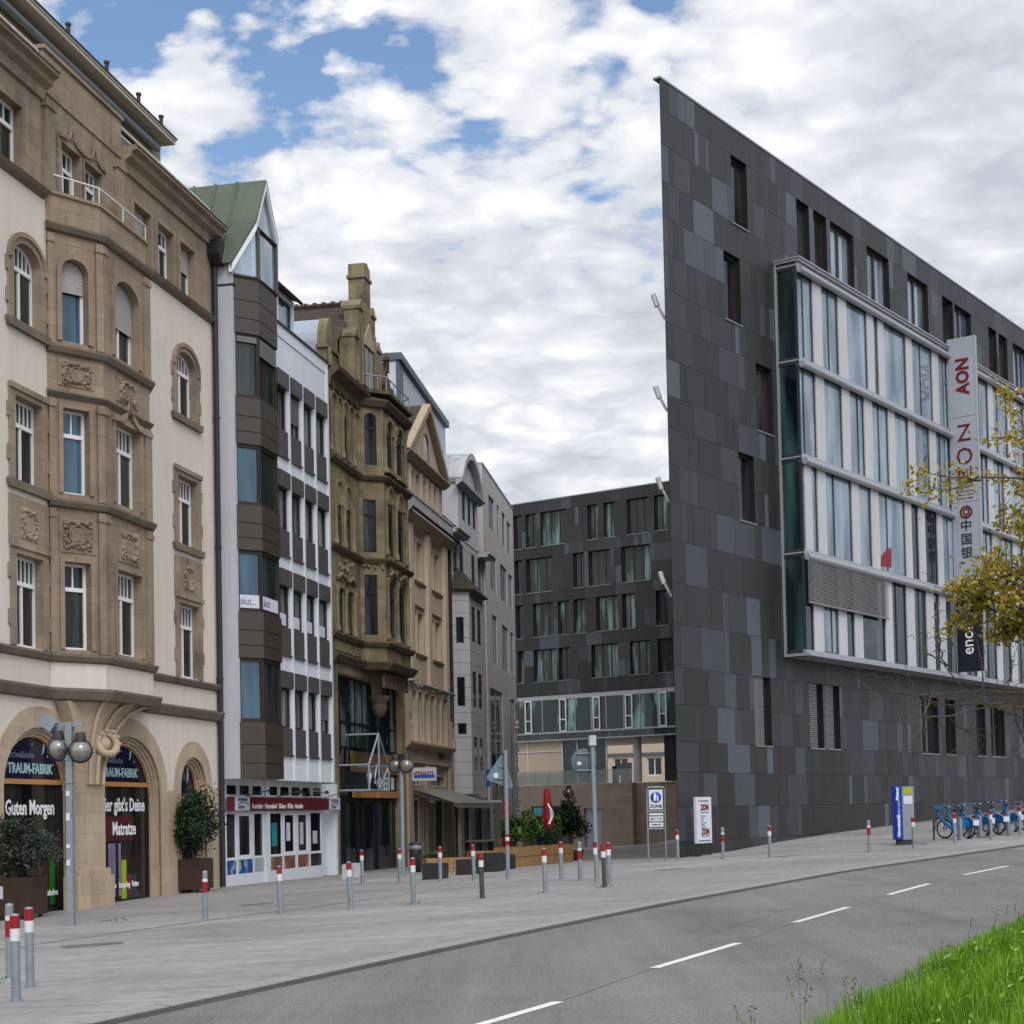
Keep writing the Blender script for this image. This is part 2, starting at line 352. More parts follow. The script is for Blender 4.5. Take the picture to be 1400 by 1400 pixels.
# ---------------------------------------------------------------- mesh helpers
def frame(ox, oy, ang):
    return Matrix.Translation((ox, oy, 0)) @ Matrix.Rotation(ang, 4, 'Z')
class MB:
    """collects shapes and links them as ONE mesh object"""
    def __init__(s):
        s.v = []; s.f = []; s.tn = []; s.sm = []; s.T = None; s.t = 0.0; s.smooth = False
    def add(s, vs, fs):
        b = len(s.v)
        for p in vs:
            p = Vector(p); s.v.append(s.T @ p if s.T else p)
        for f in fs:
            s.f.append([b + i for i in f]); s.tn.append(s.t); s.sm.append(s.smooth)
        return s
    def box(s, x0, x1, y0, y1, z0, z1):
        return s.add([(x0, y0, z0), (x1, y0, z0), (x1, y1, z0), (x0, y1, z0), (x0, y0, z1), (x1, y0, z1), (x1, y1, z1), (x0, y1, z1)],
                     [(0, 3, 2, 1), (4, 5, 6, 7), (0, 1, 5, 4), (1, 2, 6, 5), (2, 3, 7, 6), (3, 0, 4, 7)])
    def quad(s, a, b, c, d):
        return s.add([a, b, c, d], [(0, 1, 2, 3)])
    def prism(s, poly, y0, y1):
        """polygon in (x, z), pushed from y0 to y1"""
        n = len(poly)
        vs = [(x, y0, z) for x, z in poly] + [(x, y1, z) for x, z in poly]
        fs = [list(range(n)), list(range(2 * n - 1, n - 1, -1))] + [(i, n + i, n + (i + 1) % n, (i + 1) % n) for i in range(n)]
        return s.add(vs, fs)
    def plan(s, poly, z0, z1):
        """polygon in (x, y), raised from z0 to z1"""
        n = len(poly)
        vs = [(x, y, z0) for x, y in poly] + [(x, y, z1) for x, y in poly]
        fs = [list(range(n - 1, -1, -1)), list(range(n, 2 * n))] + [(i, (i + 1) % n, n + (i + 1) % n, n + i) for i in range(n)]
        return s.add(vs, fs)
    def mould(s, path, prof, z, closed=False):
        """moulding: profile of (outward, up) points swept along a plan path seen with the outside on its right"""
        pts = [Vector((p[0], p[1])) for p in path]
        n = len(pts); rows = []
        for i, p in enumerate(pts):
            a = pts[i - 1] if i else None
            b = pts[i + 1] if i < n - 1 else None
            d1 = (p - a).normalized() if a is not None else None
            d2 = (b - p).normalized() if b is not None else None
            if d1 is None: d1 = d2
            if d2 is None: d2 = d1
            n1 = Vector((d1.y, -d1.x)); n2 = Vector((d2.y, -d2.x))
            m = (n1 + n2).normalized(); k = 1 / max(0.4, m.dot(n1))
            rows.append([(p.x + m.x * o * k, p.y + m.y * o * k, z + u) for o, u in prof])
        k = len(prof); vs = [q for r in rows for q in r]; fs = []
        for i in range(n - 1):
            for j in range(k):
                a = i * k + j; b = i * k + (j + 1) % k
                fs.append((a, b, b + k, a + k))
        fs.append(list(range(k))); fs.append(list(range((n - 1) * k + k - 1, (n - 1) * k - 1, -1)))
        return s.add(vs, fs)
    def tube(s, pts, r, n=8, r2=None, cap=True):
        pts = [Vector(p) for p in pts]; m = len(pts); vs = []; fs = []
        for i, p in enumerate(pts):
            d = (pts[min(i + 1, m - 1)] - pts[max(i - 1, 0)]).normalized()
            a = d.cross(Vector((0, 0, 1)))
            if a.length < 0.05: a = d.cross(Vector((0, 1, 0)))
            a.normalize(); b = a.cross(d)
            rr = r if r2 is None else r + (r2 - r) * i / max(1, m - 1)
            for k in range(n):
                t = 2 * PI * k / n
                vs.append(p + (a * math.cos(t) + b * math.sin(t)) * rr)
        for i in range(m - 1):
            for k in range(n):
                fs.append((i * n + k, i * n + (k + 1) % n, (i + 1) * n + (k + 1) % n, (i + 1) * n + k))
        sm = s.smooth; s.smooth = n > 5
        s.add(vs, fs)
        s.smooth = sm
        if cap: s.add(vs[:n], [list(range(n - 1, -1, -1))]); s.add(vs[-n:], [list(range(n))])
        return s
    def lathe(s, prof, c=(0, 0, 0), n=20, axis='Z'):
        vs = []; fs = []; k = len(prof)
        for i in range(n):
            t = 2 * PI * i / n
            for r, h in prof:
                x, y = r * math.cos(t), r * math.sin(t)
                q = (x, y, h) if axis == 'Z' else ((h, x, y) if axis == 'X' else (x, h, y))
                vs.append((c[0] + q[0], c[1] + q[1], c[2] + q[2]))
        for i in range(n):
            for j in range(k - 1):
                a = i * k + j; b = ((i + 1) % n) * k + j
                fs.append((a, b, b + 1, a + 1))
        sm = s.smooth; s.smooth = True
        s.add(vs, fs); s.smooth = sm
        return s
    def torus(s, c, R0, r, axis=(0, 1, 0), n=24, m=8):
        ax = Vector(axis).normalized(); a = ax.cross(Vector((0, 0, 1)))
        if a.length < 0.05: a = ax.cross(Vector((1, 0, 0)))
        a.normalize(); b = ax.cross(a); vs = []; fs = []
        for i in range(n):
            t = 2 * PI * i / n; d = a * math.cos(t) + b * math.sin(t)
            for j in range(m):
                u = 2 * PI * j / m
                vs.append(Vector(c) + d * (R0 + r * math.cos(u)) + ax * (r * math.sin(u)))
        for i in range(n):
            for j in range(m):
                fs.append((i * m + j, ((i + 1) % n) * m + j, ((i + 1) % n) * m + (j + 1) % m, i * m + (j + 1) % m))
        sm = s.smooth; s.smooth = True
        s.add(vs, fs); s.smooth = sm
        return s
    def wall(s, x0, x1, z0, z1, y, ops=(), depth=0.3):
        """wall sheet at y with real openings (a, b, c, d[, rise]) and their reveals going in by depth"""
        xs = sorted({x0, x1} | {min(max(v, x0), x1) for o in ops for v in o[:2]})
        zs = sorted({z0, z1} | {min(max(v, z0), z1) for o in ops for v in o[2:4]})
        for i in range(len(xs) - 1):
            for j in range(len(zs) - 1):
                mx, mz = (xs[i] + xs[i + 1]) / 2, (zs[j] + zs[j + 1]) / 2
                if any(o[0] < mx < o[1] and o[2] < mz < o[3] for o in ops): continue
                s.quad((xs[i], y, zs[j]), (xs[i + 1], y, zs[j]), (xs[i + 1], y, zs[j + 1]), (xs[i], y, zs[j + 1]))
        for o in ops:
            a, b, c, d = o[:4]; rise = o[4] if len(o) > 4 else 0
            y2 = y + depth; zt = d - rise
            s.quad((a, y, c), (a, y2, c), (a, y2, zt), (a, y, zt))
            s.quad((b, y, c), (b, y, zt), (b, y2, zt), (b, y2, c))
            s.quad((a, y, c), (b, y, c), (b, y2, c), (a, y2, c))
            if not rise:
                s.quad((a, y, d), (a, y2, d), (b, y2, d), (b, y, d))
            else:
                arc = arcpts(a, b, d, rise)
                for p, q in zip(arc, arc[1:]):
                    s.quad((p[0], y, p[1]), (p[0], y2, p[1]), (q[0], y2, q[1]), (q[0], y, q[1]))
                    s.quad((p[0], y, p[1]), (q[0], y, q[1]), (q[0], y, d), (p[0], y, d))
        return s
    def arch(s, a, b, c, d, rise, wd, y0, y1):
        """band of width wd round an arched opening (both jambs and the arch), from y0 to y1"""
        inn = [(a, c)] + arcpts(a, b, d, rise) + [(b, c)]
        outr = [(a - wd, c)] + arcpts(a - wd, b + wd, d + wd, rise + wd) + [(b + wd, c)]
        for i in range(len(inn) - 1):
            p, q, r_, t = inn[i], inn[i + 1], outr[i + 1], outr[i]
            s.add([(p[0], y0, p[1]), (q[0], y0, q[1]), (r_[0], y0, r_[1]), (t[0], y0, t[1]), (p[0], y1, p[1]), (q[0], y1, q[1]), (r_[0], y1, r_[1]), (t[0], y1, t[1])],
                  [(0, 1, 2, 3), (7, 6, 5, 4), (0, 4, 5, 1), (3, 2, 6, 7)])
        return s
    def txt(s, string, x, z, y, size, sx=1.0, align='LEFT', bold=0.0, M_=None):
        """lettering standing on the sheet y, reading along +x; M_ places it elsewhere"""
        cu = bpy.data.curves.new('lettering', 'FONT'); cu.body = string; cu.size = size; cu.resolution_u = 2
        cu.extrude = 0.004; cu.align_x = align; cu.offset = bold
        o = bpy.data.objects.new('lettering', cu); COL.objects.link(o)
        bpy.context.view_layer.update()
        me = bpy.data.meshes.new_from_object(o.evaluated_get(bpy.context.evaluated_depsgraph_get()))
        vs = [v.co.copy() for v in me.vertices]; fs = [list(p.vertices) for p in me.polygons]
        COL.objects.unlink(o); bpy.data.objects.remove(o); bpy.data.curves.remove(cu); bpy.data.meshes.remove(me)
        if M_ is None: s.add([(x + v.x * sx, y - v.z, z + v.y) for v in vs], fs)
        else: s.add([M_ @ Vector((x + v.x * sx, y - v.z, z + v.y)) for v in vs], fs)
        return s
    def build(s, name, mat, parent=None, loc=None):
        me = bpy.data.meshes.new(name)
        me.from_pydata([tuple(v) for v in s.v], [], s.f)
        me.polygons.foreach_set('use_smooth', s.sm)
        if any(s.tn):
            at = me.attributes.new('tone', 'FLOAT', 'FACE'); at.data.foreach_set('value', s.tn)
        me.materials.append(mt[mat] if isinstance(mat, str) else mat)
        o = bpy.data.objects.new(name, me); COL.objects.link(o)
        if parent: o.parent = parent
        if loc: o.location = loc
        return o
    def flush(s, name, mat, parent=None):
        o = s.build(name, mat, parent); s.v, s.f, s.tn, s.sm = [], [], [], []
        return o
def arcpts(a, b, d, rise, n=14):
    cx_, rx = (a + b) / 2, (b - a) / 2
    return [(cx_ - rx * math.cos(PI * i / n), d - rise + rise * math.sin(PI * i / n)) for i in range(n + 1)]
def tag(o, label, cat=None, group=None, kind=None):
    if label: o['label'] = label
    if cat: o['category'] = cat
    if group: o['group'] = group
    if kind: o['kind'] = kind
    return o
def thing(name, label, cat, loc=(0, 0, 0), rz=0.0, group=None):
    o = bpy.data.objects.new(name, None); COL.objects.link(o)
    o.empty_display_size = 0.3
    o.location = loc; o.rotation_euler = (0, 0, rz)
    return tag(o, label, cat, group)
def kids(o): return [c for c in COL.objects if c.parent == o]
def dup(root, loc, rz, label, group=None):
    r = root.copy(); COL.objects.link(r); r.location = loc; r.rotation_euler = (0, 0, rz)
    r['label'] = label
    if group: r['group'] = group
    for ch in kids(root):
        c = ch.copy(); COL.objects.link(c); c.parent = r
        for g_ in kids(ch):
            d = g_.copy(); COL.objects.link(d); d.parent = c
    return r
def clamp(v, a, b): return max(a, min(b, v))
def ground_z(x, y):
    """the paving climbs to the right; the lane on the left drops away"""
    k = clamp((x - (7.8 + 0.12 * max(0.0, y - 55))) / 2.0, -1, 1)
    return 0.035 * x + 0.0006 * y + 0.015 * max(0.0, min(y, 140) - 50) * k
def gp(x, y): return (x, y, ground_z(x, y))

# window with its pane: one part, one sub-part
def window(par, a, b, c, d, y, mf='whitepaint', mp='pane', fw=0.07, v=(), h=None, hv=(), rise=0.0, T=None, fd=0.08, bars=0.045):
    f = MB(); f.T = T
    h_abs = None if h is None else c + (d - c) * h
    if rise:
        f.arch(a + fw, b - fw, c + fw, d - fw, rise - fw * 0.4, fw, y, y + fd)
        f.box(a + fw, b - fw, y, y + fd, c, c + fw)
    else:
        f.box(a, a + fw, y, y + fd, c, d); f.box(b - fw, b, y, y + fd, c, d)
        f.box(a + fw, b - fw, y, y + fd, c, c + fw); f.box(a + fw, b - fw, y, y + fd, d - fw, d)
    top = h_abs if h_abs is not None else d - fw
    for q in v:
        x = a + (b - a) * q
        f.box(x - bars, x + bars, y + 0.004, y + fd - 0.004, c + fw, (top if h_abs is not None else top - (rise * (1 - math.sqrt(max(0, 1 - (2 * q - 1) ** 2))) if rise else 0)))
    if h_abs is not None:
        f.box(a + fw, b - fw, y - 0.012, y + fd, h_abs - 0.05, h_abs + 0.05)
        for q in hv:
            x = a + (b - a) * q
            zt = d - fw - (rise - rise * math.sqrt(max(0.0, 1 - (2 * q - 1) ** 2)) if rise else 0)
            f.box(x - 0.018, x + 0.018, y + 0.01, y + fd - 0.01, h_abs + 0.05, zt)
    o = f.build('window', mf, par)
    p = MB(); p.T = T
    yy = y + fd * 0.55
    if rise:
        arc = arcpts(a + fw * 0.5, b - fw * 0.5, d - fw * 0.5, rise)
        p.add([(a + fw * 0.5, yy, c + fw * 0.5)] + [(x, yy, z) for x, z in arc] + [(b - fw * 0.5, yy, c + fw * 0.5)], [list(range(len(arc) + 1, -1, -1))])
    else:
        p.quad((a + fw * 0.5, yy, c + fw * 0.5), (b - fw * 0.5, yy, c + fw * 0.5), (b - fw * 0.5, yy, d - fw * 0.5), (a + fw * 0.5, yy, d - fw * 0.5))
    p.build('pane', mp, o)
    return o
def surround(par, a, b, c, d, wd, y0, y1, rise=0.0, ears=True, mat='sand', T=None, sill=True):
    """moulded stone surround: a child of its window"""
    m = MB(); m.T = T
    if rise:
        m.arch(a, b, c, d, rise, wd, y0, y1); m.arch(a + 0.014, b - 0.014, c, d - 0.014, rise, 0.013, y1 + 0.001, 0.178)
        m.arch(a - wd * 0.55, b + wd * 0.55, d - rise - 0.1, d + wd * 0.55, rise + wd * 0.5, wd * 0.45, y0 - 0.045, y0 - 0.002)
    else:
        m.box(a - wd, a, y0, y1, c, d + wd); m.box(b, b + wd, y0, y1, c, d + wd); m.box(a, b, y0, y1, d, d + wd)
        m.box(a, a + 0.014, y1 + 0.001, 0.178, c, d - 0.014); m.box(b - 0.014, b, y1 + 0.001, 0.178, c, d - 0.014); m.box(a, b, y1 + 0.001, 0.178, d - 0.014, d)
        m.box(a - wd * 1.15, b + wd * 1.15, y0 - 0.05, y0 - 0.002, d + wd * 0.5, d + wd)
    if ears:
        for k in range(2):
            zz = c + (d - rise - c) * (0.22 + 0.5 * k)
            m.box(a - wd - 0.09, a - wd, y0, y1, zz, zz + 0.34); m.box(b + wd, b + wd + 0.09, y0, y1, zz, zz + 0.34)
    o = m.build('stone_surround', mat, par)
    if sill:
        s_ = MB(); s_.T = T
        s_.prism([(a - wd - 0.06, c - 0.20), (b + wd + 0.06, c - 0.20), (b + wd + 0.12, c - 0.07), (b + wd + 0.12, c), (a - wd - 0.12, c), (a - wd - 0.12, c - 0.07)], y0 - 0.06, y1)
        s_.build('sill', 'ledge', par)
    return o

# ---------------------------------------------------------------- ground, road, pavement
def pave_mat():
    m = bpy.data.materials.new('stone_paving'); t, p = nodes_of(m); nn, ll = t.nodes.new, t.links.new
    tcn = nn('ShaderNodeTexCoord')
    mp = nn('ShaderNodeMapping'); mp.inputs['Rotation'].default_value = (0, 0, R(12)); ll(tcn.outputs['Object'], mp.inputs[0])
    br = nn('ShaderNodeTexBrick'); ll(mp.outputs[0], br.inputs[0])
    br.inputs['Color1'].default_value = (0.262, 0.245, 0.232, 1); br.inputs['Color2'].default_value = (0.288, 0.270, 0.256, 1)
    br.inputs['Mortar'].default_value = (0.215, 0.200, 0.187, 1)
    br.inputs['Scale'].default_value = 1.0; br.inputs['Mortar Size'].default_value = 0.014; br.inputs['Brick Width'].default_value = 1.15; br.inputs['Row Height'].default_value = 0.55
    def nz(s, d, o):
        a = nn('ShaderNodeMapping'); a.inputs['Scale'].default_value = (s[0], s[1], 1); a.inputs['Rotation'].default_value = (0, 0, R(12)); a.inputs['Location'].default_value = (o, o, 0)
        ll(tcn.outputs['Object'], a.inputs[0]); n = nn('ShaderNodeTexNoise'); n.inputs['Scale'].default_value = 1; n.inputs['Detail'].default_value = d; n.inputs['Roughness'].default_value = 0.65
        ll(a.outputs[0], n.inputs[0]); return n.outputs['Fac']
    def rr(f, a, b, c, d):
        r = nn('ShaderNodeMapRange'); ll(f, r.inputs[0]); r.inputs[1].default_value = a; r.inputs[2].default_value = b; r.inputs[3].default_value = c; r.inputs[4].default_value = d; return r.outputs[0]
    def mul(a, b):
        n = nn('ShaderNodeMath'); n.operation = 'MULTIPLY'; ll(a, n.inputs[0]); ll(b, n.inputs[1]); return n.outputs[0]
    f = mul(mul(mul(rr(nz((0.16, 0.24), 8, 2.0), 0.3, 0.7, 0.70, 1.20), rr(nz((4, 4), 6, 7.0), 0.35, 0.7, 0.86, 1.10)), rr(nz((0.5, 3.0), 6, 4.0), 0.35, 0.62, 0.84, 1.06)), rr(nz((0.9, 11.0), 4, 14.0), 0.60, 0.70, 1.0, 0.62))
    mx = nn('ShaderNodeMix'); mx.data_type = 'RGBA'; mx.blend_type = 'MULTIPLY'; mx.inputs[0].default_value = 1
    ll(br.outputs[0], mx.inputs[6]); ll(f, mx.inputs[7]); ll(mx.outputs[2], p.inputs['Base Color'])
    p.inputs['Roughness'].default_value = 0.85; p.inputs['Specular IOR Level'].default_value = 0.25
    b = nn('ShaderNodeBump'); b.inputs['Strength'].default_value = 0.3; b.inputs['Distance'].default_value = 0.01; ll(br.outputs['Fac'], b.inputs['Height']); b.invert = True; ll(b.outputs[0], p.inputs['Normal'])
    return m
def asphalt_mat():
    m = bpy.data.materials.new('asphalt'); t, p = nodes_of(m); nn, ll = t.nodes.new, t.links.new
    tcn = nn('ShaderNodeTexCoord')
    def nz(s, d, o, rot=0.0):
        a = nn('ShaderNodeMapping'); a.inputs['Scale'].default_value = (s[0], s[1], 1); a.inputs['Rotation'].default_value = (0, 0, rot); a.inputs['Location'].default_value = (o, o, 0)
        ll(tcn.outputs['Object'], a.inputs[0]); n = nn('ShaderNodeTexNoise'); n.inputs['Scale'].default_value = 1; n.inputs['Detail'].default_value = d; n.inputs['Roughness'].default_value = 0.7
        ll(a.outputs[0], n.inputs[0]); return n.outputs['Fac']
    def rr(f, a, b, c, d):
        r = nn('ShaderNodeMapRange'); ll(f, r.inputs[0]); r.inputs[1].default_value = a; r.inputs[2].default_value = b; r.inputs[3].default_value = c; r.inputs[4].default_value = d; return r.outputs[0]
    def mul(a, b):
        n = nn('ShaderNodeMath'); n.operation = 'MULTIPLY'; ll(a, n.inputs[0]); ll(b, n.inputs[1]); return n.outputs[0]
    # worn wheel tracks run along the road (about 38 degrees right of +Y)
    f = mul(mul(rr(nz((0.9, 0.05), 5, 1.0, R(37)), 0.3, 0.7, 0.78, 1.16), rr(nz((30, 30), 4, 3.0), 0.3, 0.72, 0.50, 1.50)), rr(nz((0.35, 0.35), 7, 9.0), 0.3, 0.7, 0.82, 1.12))
    hue = nn('ShaderNodeValToRGB'); ll(nz((0.28, 0.05), 4, 21.0, R(37)), hue.inputs[0])
    e = hue.color_ramp.elements; e[0].position = 0.35; e[0].color = (0.172, 0.164, 0.160, 1); e[1].position = 0.65; e[1].color = (0.190, 0.172, 0.164, 1)
    mx = nn('ShaderNodeMix'); mx.data_type = 'RGBA'; mx.blend_type = 'MULTIPLY'; mx.inputs[0].default_value = 1
    ll(hue.outputs[0], mx.inputs[6]); ll(f, mx.inputs[7]); ll(mx.outputs[2], p.inputs['Base Color'])
    p.inputs['Roughness'].default_value = 0.9; p.inputs['Specular IOR Level'].default_value = 0.2
    b = nn('ShaderNodeBump'); b.inputs['Strength'].default_value = 0.5; b.inputs['Distance'].default_value = 0.01; ll(nz((60, 60), 3, 2.0), b.inputs['Height']); ll(b.outputs[0], p.inputs['Normal'])
    return m
mt['patch'] = M('mended_asphalt', (0.178, 0.158, 0.150), 0.9, 0.14, 0.8, 0.0, 0.5, 60); mt['paving'] = pave_mat(); mt['asphalt'] = asphalt_mat()
mt['earth'] = M('verge_earth', (0.06, 0.075, 0.025), 1.0, 0.3, 3)
ROAD_DROP = 0.055
KERB = [(-26, -24), (-14.0, -4.5), (-7.2, 9.0), (-4.05, 15.62), (-3.0, 17.95), (-1.9, 20.33), (-1.05, 22.2), (0.40, 25.1), (2.60, 29.5), (7.58, 38.1), (14.81, 48.0), (24.0, 59.6), (60.0, 104.0), (120, 178)]
def resample(pl, step):
    o_ = []
    for (x0, y0), (x1, y1) in zip(pl, pl[1:]):
        n = max(1, int(math.hypot(x1 - x0, y1 - y0) / step))
        o_ += [(x0 + (x1 - x0) * k / n, y0 + (y1 - y0) * k / n) for k in range(n)]
    return o_ + [pl[-1]]
def on_road(x, y):
    z = ground_z(x, y); k = (1.77 - z + ROAD_DROP) / (1.77 - z)
    return x * k, y * k
def strip(m, pl, dirv, offs, dz):
    n = len(offs); vs = []
    for x, y in pl:
        for o_ in offs:
            X, Y = x + dirv[0] * o_, y + dirv[1] * o_
            vs.append((X, Y, ground_z(X, Y) + dz))
    m.add(vs, [(i * n + j, i * n + j + 1, (i + 1) * n + j + 1, (i + 1) * n + j) for i in range(len(pl) - 1) for j in range(n - 1)])
kl = resample(KERB, 3.0)
m = MB(); strip(m, kl, (-0.79, 0.61), [0.30] + [3 * k for k in range(1, 14)] + [45, 52, 60, 70, 82, 96, 115, 150], 0.0)
tag(m.build('pavement', 'paving'), 'pale stone slab pavement', kind='structure')
RIGHT = [(-16.5, -32.0), (-3.4, -1.5), (0.05, 6.4), (2.28, 12.0), (4.12, 16.4), (7.4, 22.8), (20.5, 42.3), (60, 96), (120, 172)]
rl = resample(RIGHT, 3.0)
m = MB()
n_ = 60
def along(pl, k):
    tot = [0]
    for a, b in zip(pl, pl[1:]): tot.append(tot[-1] + math.hypot(b[0] - a[0], b[1] - a[1]))
    d = tot[-1] * k
    for i in range(len(pl) - 1):
        if tot[i + 1] >= d - 1e-6:
            q = (d - tot[i]) / max(1e-6, tot[i + 1] - tot[i]); return (pl[i][0] + (pl[i + 1][0] - pl[i][0]) * q, pl[i][1] + (pl[i + 1][1] - pl[i][1]) * q)
vs_ = []
for i in range(n_ + 1):
    a, b = along(KERB, i / n_), along(RIGHT, i / n_)
    for j in range(5):
        X, Y = a[0] + (b[0] - a[0]) * j / 4, a[1] + (b[1] - a[1]) * j / 4
        vs_.append((X, Y, ground_z(X, Y) - ROAD_DROP))
m.add(vs_, [(i * 5 + j, (i + 1) * 5 + j, (i + 1) * 5 + j + 1, i * 5 + j + 1) for i in range(n_) for j in range(4)])
tag(m.build('road', 'asphalt'), 'worn grey asphalt road', kind='structure')
# kerb stones, each about a metre, with a darker face
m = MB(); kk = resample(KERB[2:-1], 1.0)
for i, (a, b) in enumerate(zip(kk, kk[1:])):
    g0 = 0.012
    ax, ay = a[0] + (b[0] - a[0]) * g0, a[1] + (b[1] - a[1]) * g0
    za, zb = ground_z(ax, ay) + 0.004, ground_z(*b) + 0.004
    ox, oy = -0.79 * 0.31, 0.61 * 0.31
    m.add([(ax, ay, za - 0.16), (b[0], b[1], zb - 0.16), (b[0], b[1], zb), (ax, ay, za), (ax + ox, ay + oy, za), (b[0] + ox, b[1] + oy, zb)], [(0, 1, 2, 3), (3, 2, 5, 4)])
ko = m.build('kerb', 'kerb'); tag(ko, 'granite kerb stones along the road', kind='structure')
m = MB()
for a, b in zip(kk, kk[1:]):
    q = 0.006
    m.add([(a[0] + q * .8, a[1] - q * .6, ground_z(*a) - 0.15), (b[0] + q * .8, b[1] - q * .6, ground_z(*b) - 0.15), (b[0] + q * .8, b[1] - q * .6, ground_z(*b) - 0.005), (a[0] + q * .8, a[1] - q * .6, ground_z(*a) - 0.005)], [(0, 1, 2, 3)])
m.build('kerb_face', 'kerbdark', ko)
# lane dashes
m = MB()
for (x0, y0), (x1, y1) in [((-0.62, 13.35), (0.38, 15.26)), ((1.49, 17.88), (2.74, 20.38)), ((3.91, 23.16), (5.17, 25.65)), ((6.37, 28.15), (7.71, 30.72)), ((9.01, 33.08), (10.65, 35.62)), ((12.2, 37.9), (14.1, 40.6))]:
    a, b = Vector(on_road(x0, y0)), Vector(on_road(x1, y1)); d = (b - a).normalized(); nrm = Vector((d.y, -d.x)) * 0.065
    pts = [a - nrm, a + nrm, b + nrm, b - nrm]
    m.add([(p.x, p.y, ground_z(p.x, p.y) - ROAD_DROP + 0.005) for p in pts], [(0, 1, 2, 3)])
tag(m.build('lane_markings', 'marking'), 'white centre line dashes on the asphalt', kind='structure')
# seams, cracks and a mended strip in the asphalt
def road_z(x, y): return ground_z(x, y) - ROAD_DROP
m = MB(); rc = random.Random(4)
def crack(p, q, wd, n, jit):
    pts = []
    for k in range(n + 1):
        x, y = p[0] + (q[0] - p[0]) * k / n + rc.gauss(0, jit), p[1] + (q[1] - p[1]) * k / n + rc.gauss(0, jit); pts.append((x, y))
    d = Vector((q[0] - p[0], q[1] - p[1])).normalized(); nx, ny = d.y, -d.x
    vs = []
    for x, y in pts:
        w_ = wd * rc.uniform(0.4, 1.2); vs += [(x - nx * w_, y - ny * w_, road_z(x, y) + 0.003), (x + nx * w_, y + ny * w_, road_z(x, y) + 0.003)]
    m.add(vs, [(2 * i, 2 * i + 1, 2 * i + 3, 2 * i + 2) for i in range(n)])
dl = [(-0.62, 13.35), (0.38, 15.26), (1.49, 17.88), (2.74, 20.38), (3.91, 23.16), (5.17, 25.65), (6.37, 28.15), (7.71, 30.72), (9.01, 33.08), (10.65, 35.62), (14.1, 40.6)]
for k in range(1, len(dl) - 1, 2): crack(on_road(*dl[k]), on_road(*dl[k + 1]), 0.014, 16, 0.006)
crack((5.4, 25.2), (9.3, 24.5), 0.012, 40, 0.03); crack((-1.4, 14.5), (2.0, 12.4), 0.010, 40, 0.04); crack((2.2, 21.6), (4.6, 27.2), 0.008, 50, 0.03); crack((9.0, 37.6), (12.3, 35.4), 0.012, 30, 0.03)
tag(m.build('road_seam', 'iron'), 'dark seams and cracks in the asphalt', kind='structure')
# drainage channel between the strip along the shops and the open paving
m = MB(); DR = [(-9.2, 24.2), (-8.45, 27.05), (-7.27, 29.55), (-5.84, 32.57), (-4.26, 35.05), (-2.47, 38.67), (-0.97, 40.62)]
for p, q in zip(DR, DR[1:]):
    n = 10
    for k in range(n):
        a_ = (p[0] + (q[0] - p[0]) * k / n, p[1] + (q[1] - p[1]) * k / n); b_ = (p[0] + (q[0] - p[0]) * (k + 0.985) / n, p[1] + (q[1] - p[1]) * (k + 0.985) / n)
        d = Vector((q[0] - p[0], q[1] - p[1])).normalized(); nx, ny = d.y * 0.055, -d.x * 0.055
        m.add([(x + sx_ * nx, y + sx_ * ny, ground_z(x + sx_ * nx, y + sx_ * ny) + 0.003) for (x, y), sx_ in ((a_, -1), (a_, 1), (b_, 1), (b_, -1))], [(0, 1, 2, 3)])
tag(m.build('drain_channel', 'iron'), 'dark drainage channel line in the paving', kind='structure')
# verge on the near side
def verge_z(x, y, t):
    k = clamp(t / 3.0, 0, 1); k = k * k * (3 - 2 * k)
    return ground_z(x, y) - 0.06 + 0.30 * k
m = MB(); offs = [0, 0.1, 0.4, 0.9, 1.5, 2.2, 3, 4.5, 7, 12, 25, 60]; vs_ = []
for x, y in rl:
    for t in offs:
        X, Y = x + 0.81 * t, y - 0.585 * t
        vs_.append((X, Y, verge_z(X, Y, t)))
n = len(offs); m.add(vs_, [(i * n + j, (i + 1) * n + j, (i + 1) * n + j + 1, i * n + j + 1) for i in range(len(rl) - 1) for j in range(n - 1)])
tag(m.build('verge', 'earth'), 'earth bank under the grass', kind='structure')
m = MB(); m.quad((-1500, -1500, -2.6), (1500, -1500, -2.6), (1500, 1800, -2.6), (-1500, 1800, -2.6))
tag(m.build('ground', 'earth'), 'open ground out to the horizon', kind='structure')

# ================================================================= corner house in sandstone and cream render
def facade(name, label, o, e, cat='building'):  # facade lines and most coordinates on them were unprojected beforehand from image pixels
    return thing(name, label, cat, (o[0], o[1], 0), math.atan2(e[1], e[0]))
B = facade('sandstone_house', 'cream rendered house with brown sandstone oriel and arched shop windows, at the left edge', (-8.91, 50.0), (0.2036, 0.9791))
XW = -17.0
cols = [(-16.6, -15.3), (-12.34, -11.05), (-2.92, -1.50)]
rows = [(5.90, 8.05, 0), (9.75, 11.75, 0), (13.53, 15.47, 0.42)]
ops = [(a, b, c, d) + ((r_,) if r_ else ()) for a, b in cols for c, d, r_ in rows]
ops_mid = ops
m = MB(); m.wall(XW, 0, 5.03, 17.0, 0, ops_mid, 0.26)
m.quad((0, 0, -0.6), (0, 9, -0.6), (0, 9, 17.0), (0, 0, 17.0))
m.build('wall', 'cream', B)
